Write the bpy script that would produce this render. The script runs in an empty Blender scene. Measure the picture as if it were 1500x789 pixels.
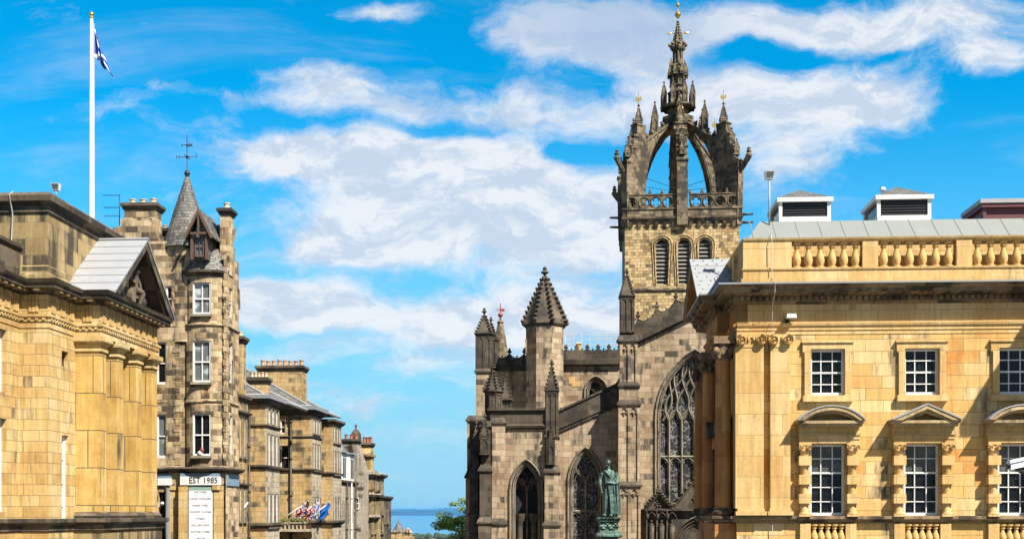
import bpy, bmesh, math, random
from mathutils import Matrix, Vector
R = math.radians
PI = math.pi
random.seed(7)
SC = bpy.context.scene
COL = SC.collection
EYE = 7.0          # eye height above the near street
FPX, CX, HY = 1700.0, 750.0, 749.0   # focal length, principal column and horizon row measured on the photograph

# ---------------------------------------------------------------- camera, sky, sun, exposure
cam_d = bpy.data.cameras.new('camera')
cam = bpy.data.objects.new('camera', cam_d)
COL.objects.link(cam)
cam.location = (0, 0, EYE)
cam.rotation_euler = (R(90), 0, 0)
cam_d.sensor_width = 36.0
cam_d.lens = FPX / 1500 * 36
cam_d.shift_y = (HY - 394.5) / 1500
cam_d.clip_end = 90000
cam_d.clip_start = 0.5
SC.camera = cam
SC.view_settings.view_transform = 'Standard'
SC.view_settings.look = 'None'
SC.view_settings.gamma = 1.0
SC.view_settings.exposure = 1.25
SUN_AZ, SUN_EL = 44.0, 49.0           # degrees to the right of straight behind the camera; elevation
sun_dir = Vector((math.sin(R(SUN_AZ)) * math.cos(R(SUN_EL)), -math.cos(R(SUN_AZ)) * math.cos(R(SUN_EL)), math.sin(R(SUN_EL))))
sd = bpy.data.lights.new('sun', 'SUN')
sd.energy = 5.0
sd.angle = R(0.5)
sd.color = (1.0, 0.93, 0.82)
so = bpy.data.objects.new('sun', sd)
COL.objects.link(so)
so.rotation_euler = (-sun_dir).to_track_quat('-Z', 'Y').to_euler()
so.location = (20, -30, 60)

W = bpy.data.worlds.new('World')
SC.world = W
W.use_nodes = True


class NT:
    """small helper to write node trees"""
    def __init__(s, tree):
        s.t = tree

    def n(s, typ, **kw):
        nd = s.t.nodes.new(typ)
        for k, v in kw.items():
            setattr(nd, k, v)
        return nd

    def l(s, a, b):
        s.t.links.new(a, b)

    def put(s, sock, v):
        if hasattr(v, 'links') or isinstance(v, bpy.types.NodeSocket):
            s.l(v, sock)
        else:
            sock.default_value = v

    def m(s, op, a, b=None, c=None, clamp=False):
        nd = s.n('ShaderNodeMath', operation=op, use_clamp=clamp)
        s.put(nd.inputs[0], a)
        if b is not None:
            s.put(nd.inputs[1], b)
        if c is not None:
            s.put(nd.inputs[2], c)
        return nd.outputs[0]

    def v(s, op, a, b=None, out=0):
        nd = s.n('ShaderNodeVectorMath', operation=op)
        s.put(nd.inputs[0], a)
        if b is not None:
            s.put(nd.inputs[1], b)
        return nd.outputs[out]

    def mix(s, f, a, b, blend='MIX'):
        nd = s.n('ShaderNodeMix', data_type='RGBA', blend_type=blend)
        s.put(nd.inputs[0], f)
        s.put(nd.inputs[6], a)
        s.put(nd.inputs[7], b)
        return nd.outputs[2]

    def smooth(s, x, lo, hi, a=0.0, b=1.0):
        nd = s.n('ShaderNodeMapRange', interpolation_type='SMOOTHSTEP')
        s.put(nd.inputs[0], x)
        nd.inputs[1].default_value = lo
        nd.inputs[2].default_value = hi
        nd.inputs[3].default_value = a
        nd.inputs[4].default_value = b
        return nd.outputs[0]

    def noise(s, vec, scale, detail=4, rough=0.55, lac=2.0, dist=0.0):
        nd = s.n('ShaderNodeTexNoise')
        s.l(vec, nd.inputs['Vector'])
        nd.inputs['Scale'].default_value = scale
        nd.inputs['Detail'].default_value = detail
        nd.inputs['Roughness'].default_value = rough
        nd.inputs['Lacunarity'].default_value = lac
        nd.inputs['Distortion'].default_value = dist
        return nd.outputs[0]

    def ramp(s, f, stops, interp='LINEAR'):
        nd = s.n('ShaderNodeValToRGB')
        s.l(f, nd.inputs[0])
        cr = nd.color_ramp
        cr.interpolation = interp
        while len(cr.elements) < len(stops):
            cr.elements.new(0.5)
        for e, (p, c) in zip(cr.elements, stops):
            e.position = p
            e.color = (c[0], c[1], c[2], 1)
        return nd.outputs[0]


def build_world():
    t = W.node_tree
    t.nodes.clear()
    N = NT(t)
    out = N.n('ShaderNodeOutputWorld')
    bg = N.n('ShaderNodeBackground')
    bg.inputs['Strength'].default_value = 0.05
    N.l(bg.outputs[0], out.inputs['Surface'])
    sky = N.n('ShaderNodeTexSky')
    sky.sky_type = 'NISHITA'
    sky.sun_disc = False
    sky.sun_elevation = R(SUN_EL)
    sky.sun_rotation = R(180 - SUN_AZ)
    sky.air_density = 1.0
    sky.dust_density = 0.3
    sky.ozone_density = 2.5
    hs = N.n('ShaderNodeHueSaturation')
    hs.inputs['Saturation'].default_value = SKY_SAT
    hs.inputs['Hue'].default_value = SKY_HUE
    hs.inputs['Value'].default_value = SKY_VAL
    tc = N.n('ShaderNodeTexCoord').outputs['Generated']
    sep = N.n('ShaderNodeSeparateXYZ')
    N.l(tc, sep.inputs[0])
    dx, dy, dz = sep.outputs
    # the north-east sky, away from the sun, is the deep blue; towards the sun it is paler and more neutral
    tint = N.mix(N.smooth(dy, 0.1, 0.75), (0.95, 0.72, 0.62, 1), SKY_TINT)
    N.l(N.mix(1.0, sky.outputs[0], tint, 'MULTIPLY'), hs.inputs['Color'])
    ady = N.m('MAXIMUM', N.m('ABSOLUTE', dy), 0.15)
    u = N.m('DIVIDE', dx, ady)
    v = N.m('DIVIDE', dz, ady)
    cv = N.n('ShaderNodeCombineXYZ')
    N.l(u, cv.inputs[0]); N.l(v, cv.inputs[1])
    uv = cv.outputs[0]
    # warp so the banks have ragged billowed edges
    w1 = N.n('ShaderNodeTexNoise'); N.l(uv, w1.inputs['Vector']); w1.inputs['Scale'].default_value = 9; w1.inputs['Detail'].default_value = 8
    wv = N.v('SUBTRACT', w1.outputs['Color'], (0.5, 0.5, 0.5))
    uvw = N.v('ADD', uv, N.v('MULTIPLY', wv, (0.13, 0.06, 0)))
    total = None
    for (px, py, rx, ry, wt) in CLOUDS:
        c = ((px - CX) / FPX, (HY - py) / FPX, 0)
        q = N.v('MULTIPLY', N.v('SUBTRACT', uvw, c), (FPX / rx, FPX / ry, 0))
        d = N.v('LENGTH', q, out=1)
        g = N.smooth(d, 0.0, 1.35, wt, 0.0)
        total = g if total is None else N.m('ADD', total, g)
    stretch = N.v('MULTIPLY', uvw, (1.0, 1.9, 1.0))
    n1 = N.noise(stretch, 6.0, 12, 0.66, 2.1, 0.0)
    n2 = N.noise(N.v('MULTIPLY', uvw, (1.0, 2.2, 1.0)), 24, 6, 0.62)
    s = N.m('ADD', N.m('MULTIPLY', total, 0.80), N.m('MULTIPLY', N.m('SUBTRACT', n1, 0.5), 2.1))
    s = N.m('ADD', s, N.m('MULTIPLY', N.m('SUBTRACT', n2, 0.5), 0.55))
    dens = N.smooth(s, 0.08, 0.84)
    # thin wisps away from the banks
    wisp = N.smooth(N.noise(N.v('MULTIPLY', uv, (0.7, 3.2, 1.0)), 3.2, 8, 0.64, 2.0, 0.6), 0.50, 0.80, 0, 0.38)
    dens = N.m('MAXIMUM', dens, wisp)
    # long flat streaks low in the sky
    low_band = N.m('MULTIPLY', N.smooth(v, 0.02, 0.10), N.smooth(v, 0.16, 0.26, 1.0, 0.0))
    streak = N.smooth(N.noise(N.v('MULTIPLY', uvw, (1.0, 6.5, 1.0)), 4.5, 8, 0.6, 2.0, 0.3), 0.46, 0.68, 0, 0.75)
    dens = N.m('MAXIMUM', dens, N.m('MULTIPLY', low_band, streak))
    dens = N.m('MULTIPLY', dens, N.smooth(dy, -0.1, 0.25))     # the sky behind the viewer is clear
    lowv = N.smooth(v, 0.0, 0.38, 0.95, 0.0)     # paler, milkier air low over the firth
    # relief inside the clouds: bright tops, grey-blue undersides
    r0 = N.noise(stretch, 13.0, 9, 0.62, 2.1, 0.0)
    r1 = N.noise(N.v('ADD', stretch, (0.006, 0.026, 0)), 13.0, 9, 0.62, 2.1, 0.0)
    rel = N.m('SUBTRACT', r0, r1)
    lit = N.smooth(N.m('ADD', N.m('ADD', N.m('MULTIPLY', rel, 3.6), N.m('MULTIPLY', n2, 0.45)), N.m('MULTIPLY', s, -0.10)), -0.22, 0.42)
    gq = N.v('MULTIPLY', N.v('SUBTRACT', uvw, ((905 - CX) / FPX, (HY - 45) / FPX, 0)), (FPX / 210, FPX / 80, 0))
    grey = N.smooth(N.v('LENGTH', gq, out=1), 0.2, 1.3, 0.85, 0.0)
    ccol = N.mix(lit, CLOUD_DARK, CLOUD_LIT)
    ccol = N.mix(grey, ccol, (3.7, 4.8, 6.5, 1))
    base = N.mix(lowv, hs.outputs[0], LOW_SKY)
    col = N.mix(N.m('MULTIPLY', dens, 0.92), base, ccol)
    N.l(col, bg.inputs['Color'])


SKY_SAT, SKY_HUE, SKY_VAL = 1.2, 0.5, 1.38
SKY_TINT = (0.42, 1.10, 1.25, 1)
CLOUD_LIT = (7.6, 7.75, 8.0, 1)
CLOUD_DARK = (5.3, 6.0, 7.1, 1)
LOW_SKY = (2.9, 5.5, 7.3, 1)
# banks of cloud: column, row, half width, half height, weight (directions in the sky, not on the picture)
CLOUDS = [
    (640, 300, 330, 110, .42), (620, 450, 320, 110, .36), (1200, 100, 260, 80, .3), (1090, 72, 70, 34, -.75), (690, 75, 60, 40, -.5), (640, 175, 90, 16, -.5), (850, 215, 60, 14, -.6), (1290, 70, 60, 14, -.5), (380, 400, 90, 22, -.5), (510, 125, 130, 38, 1.0), (455, 95, 80, 22, 0.6), (590, 150, 60, 22, .4),
    (420, 215, 120, 45, 1.15), (400, 440, 140, 60, .6), (680, 200, 160, 50, .6), (860, 440, 160, 60, .5), (560, 235, 190, 55, 1.1), (720, 260, 200, 60, 1.1),
    (560, 330, 160, 50, 1.0), (720, 330, 220, 70, 1.2), (860, 330, 130, 80, 1.1), (480, 360, 100, 28, .8),
    (430, 455, 110, 45, .85), (600, 480, 200, 55, .8), (790, 470, 180, 60, .85), (640, 540, 180, 30, .5),
    (740, 145, 110, 38, 1.0), (900, 170, 120, 40, .9), (850, 60, 150, 60, 1.15), (960, 60, 150, 70, 1.1), (1120, 30, 190, 40, 1.1), (1350, 30, 190, 45, 1.1),
    (1080, 150, 170, 50, 1.15), (1270, 150, 150, 48, 1.15), (1150, 210, 120, 36, .8), (1455, 90, 70, 30, 1.0),
    (580, 10, 90, 18, .8), (545, 595, 60, 14, .75), (560, 610, 40, 8, .4), (1160, 250, 80, 25, .5),
    (150, 175, 190, 14, .22), (60, 250, 120, 14, .2), (250, 120, 120, 14, .2), (1420, 290, 60, 14, .35), (330, 130, 120, 18, .25),
]
build_world()


# ---------------------------------------------------------------- naming helpers
def link(o, parent=None):
    COL.objects.link(o)
    if parent is not None:
        o.parent = parent
    return o


def thing(name, label, cat, loc=(0, 0, 0), rz=0.0, group=None):
    o = bpy.data.objects.new(name, None)
    o.empty_display_size = 0.3
    link(o)
    o.location = loc
    o.rotation_euler = (0, 0, rz)
    o['label'] = label
    o['category'] = cat
    if group:
        o['group'] = group
    return o


class Frame:
    """a building's own axes: x along the front, y into the building, z up; measures read off the photo by ray and plane"""
    def __init__(s, ox, oy, deg):
        s.o = (ox, oy)
        s.rz = R(deg)
        c, n = math.cos(s.rz), math.sin(s.rz)
        s.c, s.n = c, n
        s.cam = s.loc(0, 0)

    def loc(s, X, Y):
        dx, dy = X - s.o[0], Y - s.o[1]
        return (dx * s.c + dy * s.n, -dx * s.n + dy * s.c)

    def world(s, x, y):
        return (s.o[0] + x * s.c - y * s.n, s.o[1] + x * s.n + y * s.c)

    def _d(s, px):
        X = (px - CX) / FPX
        return (X * s.c + s.n, -X * s.n + s.c)

    def y(s, px, py, y=0.0):          # on the plane y = const -> x, z
        d = s._d(px)
        t = (y - s.cam[1]) / d[1]
        return s.cam[0] + t * d[0], EYE + t * (HY - py) / FPX

    def X(s, px, y=0.0):
        return s.y(px, 0, y)[0]

    def Z(s, px, py, y=0.0):
        return s.y(px, py, y)[1]

    def x(s, px, py, x=0.0):          # on the plane x = const -> y, z
        d = s._d(px)
        t = (x - s.cam[0]) / d[0]
        return s.cam[1] + t * d[1], EYE + t * (HY - py) / FPX


def west(x0):      # axes for a wall lying in the plane x = x0 and looking towards -x: (a, d, z) -> (x0 + d, -a, z)
    return Matrix(((0, 1, 0, x0), (-1, 0, 0, 0), (0, 0, 1, 0), (0, 0, 0, 1)))


# ---------------------------------------------------------------- mesh builder
class MB:
    def __init__(s, M=None):
        s.v, s.f, s.uv = [], [], []
        s.M = M or Matrix.Identity(4)
        s.smooth = []

    def face(s, pts, uvs=None, smooth=False):
        i = len(s.v)
        P = [s.M @ Vector(p) for p in pts]
        s.v += [tuple(p) for p in P]
        s.f.append(list(range(i, i + len(P))))
        s.smooth.append(smooth)
        if uvs is None:
            n = Vector((0, 0, 0))
            for a in range(len(P)):
                p, q = P[a], P[(a + 1) % len(P)]
                n += Vector(((p.y - q.y) * (p.z + q.z), (p.z - q.z) * (p.x + q.x), (p.x - q.x) * (p.y + q.y)))
            if n.length < 1e-12:
                n = Vector((0, -1, 0))
            n.normalize()
            if abs(n.z) > 0.985:
                uvs = [(p.x, p.y) for p in P]
            else:
                t = Vector((-n.y, n.x, 0)).normalized()
                b = n.cross(t)
                if b.z < 0:
                    b = -b
                uvs = [(p.dot(t), p.dot(b)) for p in P]
        s.uv.append(uvs)

    def box(s, x0, x1, y0, y1, z0, z1):
        a, b, c, d = (x0, y0, z0), (x1, y0, z0), (x1, y1, z0), (x0, y1, z0)
        e, f, g, h = (x0, y0, z1), (x1, y0, z1), (x1, y1, z1), (x0, y1, z1)
        for q in ((a, b, f, e), (b, c, g, f), (c, d, h, g), (d, a, e, h), (e, f, g, h), (d, c, b, a)):
            s.face(q)

    def taper(s, x0, x1, y0, y1, z0, X0, X1, Y0, Y1, z1):
        a, b, c, d = (x0, y0, z0), (x1, y0, z0), (x1, y1, z0), (x0, y1, z0)
        e, f, g, h = (X0, Y0, z1), (X1, Y0, z1), (X1, Y1, z1), (X0, Y1, z1)
        for q in ((a, b, f, e), (b, c, g, f), (c, d, h, g), (d, a, e, h), (e, f, g, h), (d, c, b, a)):
            s.face(q)

    def prism(s, poly, y0, y1):       # polygon in x-z pushed from y0 to y1
        s.face([(x, y0, z) for x, z in poly])
        s.face([(x, y1, z) for x, z in reversed(poly)])
        for i in range(len(poly)):
            (x, z), (X, Z) = poly[i], poly[(i + 1) % len(poly)]
            s.face([(x, y0, z), (x, y1, z), (X, y1, Z), (X, y0, Z)])

    def column(s, poly, z0, z1, caps=True):      # footprint in x-y pushed up
        for i in range(len(poly)):
            (x, y), (X, Y) = poly[i], poly[(i + 1) % len(poly)]
            s.face([(x, y, z0), (X, Y, z0), (X, Y, z1), (x, y, z1)])
        if caps:
            s.face([(x, y, z1) for x, y in poly])
            s.face([(x, y, z0) for x, y in reversed(poly)])

    def lathe(s, prof, cx, cy, n=12, a0=0.0, a1=2 * PI, smooth=True, rot=0.0):
        full = abs(a1 - a0 - 2 * PI) < 1e-6
        Rm = max(r for r, z in prof)
        for i in range(n):
            t0, t1 = a0 + (a1 - a0) * i / n + rot, a0 + (a1 - a0) * (i + 1) / n + rot
            for (r, z), (r2, z2) in zip(prof, prof[1:]):
                pts = [(cx + r * math.cos(t0), cy + r * math.sin(t0), z), (cx + r * math.cos(t1), cy + r * math.sin(t1), z),
                       (cx + r2 * math.cos(t1), cy + r2 * math.sin(t1), z2), (cx + r2 * math.cos(t0), cy + r2 * math.sin(t0), z2)]
                u0, u1 = t0 * Rm, t1 * Rm
                if r < 1e-4:
                    s.face([pts[0], pts[2], pts[3]], [(u0, z), (u1, z2), (u0, z2)], smooth)
                elif r2 < 1e-4:
                    s.face(pts[:3], [(u0, z), (u1, z), (u0, z2)], smooth)
                else:
                    s.face(pts, [(u0, z), (u1, z), (u1, z2), (u0, z2)] if abs(z2 - z) > 0.02 else None, smooth)

    def blob(s, x, y, z, rx, rz=None, n=6, ry=None):
        rz = rz or rx
        k = (ry or rx) / rx
        pr = [(0.0, -1), (.75, -.6), (1, 0), (.75, .6), (0, 1)]
        for i in range(n):
            t0, t1 = 2 * PI * i / n, 2 * PI * (i + 1) / n
            for (r, h), (r2, h2) in zip(pr, pr[1:]):
                P = [(x + rx * r * math.cos(t0), y + k * rx * r * math.sin(t0), z + rz * h), (x + rx * r * math.cos(t1), y + k * rx * r * math.sin(t1), z + rz * h),
                     (x + rx * r2 * math.cos(t1), y + k * rx * r2 * math.sin(t1), z + rz * h2), (x + rx * r2 * math.cos(t0), y + k * rx * r2 * math.sin(t0), z + rz * h2)]
                if r == 0:
                    P = [P[0], P[2], P[3]]
                elif r2 == 0:
                    P = P[:3]
                s.face(P, None, True)

    def tube(s, pts, r, n=6, r1=None):
        pts = [Vector(p) for p in pts]
        rings = []
        for i, p in enumerate(pts):
            d = (pts[min(i + 1, len(pts) - 1)] - pts[max(i - 1, 0)]).normalized()
            a = d.orthogonal().normalized() if abs(d.z) < .99 else Vector((1, 0, 0))
            if abs(d.z) < .99:
                a = d.cross(Vector((0, 0, 1))).normalized()
            b = d.cross(a)
            rr = r if r1 is None else r + (r1 - r) * i / (len(pts) - 1)
            rings.append([p + rr * (math.cos(2 * PI * k / n) * a + math.sin(2 * PI * k / n) * b) for k in range(n)])
        for A, B in zip(rings, rings[1:]):
            for k in range(n):
                s.face([A[k], A[(k + 1) % n], B[(k + 1) % n], B[k]], None, n > 5)
        s.face(rings[0]); s.face(list(reversed(rings[-1])))

    def ribbon(s, pts, y, w, d):       # tracery bar: a path in x-z, width w, standing from y-d to y+d
        n = len(pts)
        L, Rr = [], []
        for i in range(n):
            ax, az = pts[max(i - 1, 0)]
            bx, bz = pts[min(i + 1, n - 1)]
            l = math.hypot(bx - ax, bz - az) or 1
            nx, nz = -(bz - az) / l * w / 2, (bx - ax) / l * w / 2
            L.append((pts[i][0] + nx, pts[i][1] + nz)); Rr.append((pts[i][0] - nx, pts[i][1] - nz))
        for i in range(n - 1):
            a, b, c, e = L[i], L[i + 1], Rr[i + 1], Rr[i]
            m0 = ((a[0] + e[0]) / 2, (a[1] + e[1]) / 2); m1 = ((b[0] + c[0]) / 2, (b[1] + c[1]) / 2)
            s.face([(a[0], y, a[1]), (b[0], y, b[1]), (m1[0], y - d, m1[1]), (m0[0], y - d, m0[1])])
            s.face([(m0[0], y - d, m0[1]), (m1[0], y - d, m1[1]), (c[0], y, c[1]), (e[0], y, e[1])])
            s.face([(a[0], y + d, a[1]), (b[0], y + d, b[1]), (b[0], y, b[1]), (a[0], y, a[1])])
            s.face([(e[0], y, e[1]), (c[0], y, c[1]), (c[0], y + d, c[1]), (e[0], y + d, e[1])])

    def mould(s, path, prof, closed=False):      # path in x-y, outward is to the right of travel; prof = (outward, z) points
        n = len(path)
        offs = []
        for i in range(n):
            dirs = []
            if i > 0 or closed:
                a, b = path[i - 1], path[i]
                l = math.hypot(b[0] - a[0], b[1] - a[1]); dirs.append(((b[0] - a[0]) / l, (b[1] - a[1]) / l))
            if i < n - 1 or closed:
                a, b = path[i], path[(i + 1) % n]
                l = math.hypot(b[0] - a[0], b[1] - a[1]); dirs.append(((b[0] - a[0]) / l, (b[1] - a[1]) / l))
            ns = [(d[1], -d[0]) for d in dirs]
            if len(ns) == 1:
                offs.append(ns[0])
            else:
                mx, my = ns[0][0] + ns[1][0], ns[0][1] + ns[1][1]
                k = mx * ns[0][0] + my * ns[0][1]
                offs.append((mx / k, my / k))
        rings = [[(p[0] + o[0] * q, p[1] + o[1] * q, z) for q, z in prof] for p, o in zip(path, offs)]
        rng = range(n if closed else n - 1)
        for i in rng:
            A, B = rings[i], rings[(i + 1) % n]
            for k in range(len(prof)):
                k2 = (k + 1) % len(prof)
                s.face([A[k], B[k], B[k2], A[k2]])
        if not closed:
            s.face(rings[0]); s.face(list(reversed(rings[-1])))

    # a wall sheet in the plane y with openings: (x0, x1, z0, z1, kind, spring)
    def wall(s, x0, x1, z0, z1, y=0.0, holes=(), depth=0.3):
        xs = sorted(set([x0, x1] + [h[0] for h in holes] + [h[1] for h in holes]))
        zs = sorted(set([z0, z1] + [h[2] for h in holes] + [h[3] for h in holes]))
        xs = [q for q in xs if x0 - 1e-6 <= q <= x1 + 1e-6]
        zs = [q for q in zs if z0 - 1e-6 <= q <= z1 + 1e-6]
        for i in range(len(xs) - 1):
            for j in range(len(zs) - 1):
                mx, mz = (xs[i] + xs[i + 1]) / 2, (zs[j] + zs[j + 1]) / 2
                if any(h[0] < mx < h[1] and h[2] < mz < h[3] for h in holes):
                    continue
                s.face([(xs[i], y, zs[j]), (xs[i + 1], y, zs[j]), (xs[i + 1], y, zs[j + 1]), (xs[i], y, zs[j + 1])])
        for h in holes:
            a, b, c, d = h[:4]
            Y = y + depth
            s.face([(a, y, c), (a, Y, c), (b, Y, c), (b, y, c)])
            if len(h) > 4 and h[4] != 'rect':
                cur = arch(a, b, h[5], d)
                sp = h[5]
                s.face([(a, y, c), (a, y, sp), (a, Y, sp), (a, Y, c)])
                s.face([(b, y, c), (b, Y, c), (b, Y, sp), (b, y, sp)])
                for (p, q), (P, Q) in zip(cur, cur[1:]):
                    s.face([(p, y, q), (P, y, Q), (P, Y, Q), (p, Y, q)])
                    s.face([(p, y, q), (P, y, Q), (P, y, d), (p, y, d)] if min(d - q, d - Q) > 1e-4 else
                           ([(p, y, q), (P, y, Q), (p, y, d)] if d - q > 1e-4 else [(p, y, q), (P, y, Q), (P, y, d)]))
            else:
                s.face([(a, y, c), (a, y, d), (a, Y, d), (a, Y, c)])
                s.face([(b, y, c), (b, Y, c), (b, Y, d), (b, y, d)])
                s.face([(a, y, d), (b, y, d), (b, Y, d), (a, Y, d)])

    def spire(s, cx, cy, z0, z1, r, n=8, cro=0, cs=0.15, rot=None, fin=True):
        rot = PI / n if rot is None else rot
        P = [(cx + r * math.cos(2 * PI * i / n + rot), cy + r * math.sin(2 * PI * i / n + rot)) for i in range(n)]
        rt = r * 0.06
        T = [(cx + rt * math.cos(2 * PI * i / n + rot), cy + rt * math.sin(2 * PI * i / n + rot)) for i in range(n)]
        for i in range(n):
            j = (i + 1) % n
            s.face([(*P[i], z0), (*P[j], z0), (*T[j], z1), (*T[i], z1)])
        s.face([(*p, z0) for p in reversed(P)])
        for i in range(n):
            if cro:
                s.tube([(*P[i], z0), (*T[i], z1)], cs * .28, 4)
            for k in range(cro):
                f = (k + 0.4) / (cro + .2)
                x = P[i][0] + (T[i][0] - P[i][0]) * f; yy = P[i][1] + (T[i][1] - P[i][1]) * f
                ox, oy = (x - cx), (yy - cy)
                l = math.hypot(ox, oy) or 1
                c2 = cs * (1 - .35 * f)
                s.blob(x + ox / l * c2 * .45, yy + oy / l * c2 * .45, z0 + (z1 - z0) * f + c2 * .3, c2 * .55, c2 * .5, 5)
        if fin:
            h = cs
            s.lathe([(rt, z1 - h * .3), (h * .35, z1), (h * .25, z1 + h * .4), (h * .95, z1 + h * .9), (h * .8, z1 + h * 1.2), (h * .3, z1 + h * 1.45), (h * .55, z1 + h * 1.8), (h * .3, z1 + h * 2.2), (0, z1 + h * 2.4)], cx, cy, 8)

    def build(s, name, mat, parent=None, label=None, merge=True, smooth_all=False):
        me = bpy.data.meshes.new(name)
        me.from_pydata(s.v, [], s.f)
        uvl = me.uv_layers.new(name='UVMap')
        k = 0
        flat = []
        for u in s.uv:
            for q in u:
                flat += [q[0], q[1]]
        uvl.data.foreach_set('uv', flat)
        me.polygons.foreach_set('use_smooth', [bool(q) or smooth_all for q in s.smooth])
        if merge:
            bm = bmesh.new()
            bm.from_mesh(me)
            bmesh.ops.remove_doubles(bm, verts=bm.verts, dist=0.0004)
            bmesh.ops.recalc_face_normals(bm, faces=bm.faces)
            for e in bm.edges:
                if len(e.link_faces) == 2 and e.calc_face_angle(0) > R(42):
                    e.smooth = False
            bm.to_mesh(me)
            bm.free()
        me.materials.append(mat)
        o = bpy.data.objects.new(name, me)
        link(o, parent)
        if label:
            o['label'] = label
        return o


def arch(a, b, spring, apex, n=8):        # two-centred arch from (a, spring) over the apex to (b, spring)
    w = (b - a) / 2
    cx = (a + b) / 2
    r = apex - spring
    Rr = (w * w + r * r) / (2 * w)
    xc = a + Rr
    L = []
    t_end = math.acos(max(-1, min(1, (xc - cx) / Rr)))
    for i in range(n + 1):
        t = t_end * i / n
        L.append((xc - Rr * math.cos(t), spring + Rr * math.sin(t)))
    L[-1] = (cx, apex)
    return L + [(2 * cx - x, z) for x, z in reversed(L[:-1])]


def arch_offset(cur, d):
    out = []
    n = len(cur)
    for i in range(n):
        ax, az = cur[max(i - 1, 0)]
        bx, bz = cur[min(i + 1, n - 1)]
        l = math.hypot(bx - ax, bz - az)
        out.append((cur[i][0] - (bz - az) / l * d, cur[i][1] + (bx - ax) / l * d))
    return out


# ---------------------------------------------------------------- materials
def new_mat(name):
    m = bpy.data.materials.new(name)
    m.use_nodes = True
    t = m.node_tree
    t.nodes.clear()
    N = NT(t)
    out = N.n('ShaderNodeOutputMaterial')
    b = N.n('ShaderNodeBsdfPrincipled')
    N.l(b.outputs[0], out.inputs[0])
    return m, N, b


STONE_K = 0.90


def stone(name, cols, bw=0.7, rh=0.32, soot=0.3, sootcol=(0.028, 0.025, 0.022), mortar=0.55, mw=0.012, streak=0.35, rough_bump=0.5, brickw=0.55, scale=0.5, grain=0.35, warm=(1, 1, 1)):
    m, N, b = new_mat(name)
    uv = N.n('ShaderNodeUVMap').outputs[0]
    ob = N.n('ShaderNodeTexCoord').outputs['Object']
    wob = N.noise(uv, 1.3, 2)
    br = N.n('ShaderNodeTexBrick')
    br.offset = 0.5
    br.squash = 0.7
    br.squash_frequency = 3
    N.l(uv, br.inputs['Vector'])
    br.inputs['Scale'].default_value = 1.0
    br.inputs['Brick Width'].default_value = bw
    br.inputs['Row Height'].default_value = rh
    br.inputs['Mortar Size'].default_value = mw
    br.inputs['Mortar Smooth'].default_value = 0.25
    br.inputs['Color1'].default_value = (0, 0, 0, 1)
    br.inputs['Color2'].default_value = (1, 1, 1, 1)
    br.inputs['Mortar'].default_value = (.5, .5, .5, 1)
    sep = N.n('ShaderNodeSeparateColor'); N.l(br.outputs['Color'], sep.inputs[0])
    rnd = sep.outputs[0]
    big = N.noise(ob, scale, 6, 0.6)
    f = N.m('ADD', N.m('MULTIPLY', rnd, brickw), N.m('MULTIPLY', N.m('SUBTRACT', big, 0.5), 1.1))
    f = N.m('ADD', f, (1 - brickw) / 2)
    cols = [tuple(q * STONE_K * w_ for q, w_ in zip(c, warm)) for c in cols]
    k = len(cols)
    base = N.ramp(f, [(i / (k - 1) * 0.8 + 0.1, c) for i, c in enumerate(cols)])
    fine = N.noise(ob, 9, 6, 0.7)
    base = N.mix(1.0, base, N.mix(fine, tuple([1 - grain] * 3) + (1,), tuple([1 + grain * .6] * 3) + (1,)), 'MULTIPLY')
    drip = N.noise(N.v('MULTIPLY', ob, (5.5, 5.5, 0.5)), 1.0, 7, 0.7, 2.0, 0.2)
    base = N.mix(1.0, base, N.mix(N.smooth(drip, .3, .7), (.82, .80, .77, 1), (1.12, 1.12, 1.12, 1)), 'MULTIPLY')
    pit = N.smooth(N.noise(ob, 26, 3, 0.6), .60, .74, 0, .35)
    base = N.mix(pit, base, (.08, .06, .04, 1))
    # mortar lines
    base = N.mix(N.m('MULTIPLY', br.outputs['Fac'], mortar), base, (0.11, 0.085, 0.06, 1))
    # soot: blotches that follow single blocks, plus streaks down the wall
    str_v = N.v('MULTIPLY', ob, (1.6, 1.6, 0.22))
    st = N.noise(str_v, 1.0, 6, 0.65, 2.0, 0.3)
    bl = N.noise(N.v('ADD', ob, (13.0, 7.0, 3.0)), scale * 1.3, 5, 0.6)
    sf = N.m('ADD', N.m('ADD', N.m('MULTIPLY', st, streak), N.m('MULTIPLY', bl, 1 - streak)), N.m('MULTIPLY', N.m('SUBTRACT', rnd, 0.5), 0.30 * brickw * 1.8))
    th = 0.74 - soot * 0.36
    sm = N.smooth(sf, th - 0.08, th + 0.12, 0.0, 0.92)
    col = N.mix(sm, base, sootcol + (1,))
    N.l(col, b.inputs['Base Color'])
    b.inputs['Roughness'].default_value = 0.9
    b.inputs['Specular IOR Level'].default_value = 0.25
    h = N.m('ADD', N.m('MULTIPLY', br.outputs['Fac'], -0.7), N.m('MULTIPLY', N.noise(ob, 5, 7, 0.7), rough_bump))
    h = N.m('ADD', h, N.m('MULTIPLY', rnd, 0.3))
    bp = N.n('ShaderNodeBump')
    bp.inputs['Strength'].default_value = 0.6
    bp.inputs['Distance'].default_value = 0.03
    N.l(h, bp.inputs['Height'])
    N.l(bp.outputs[0], b.inputs['Normal'])
    return m


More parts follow.
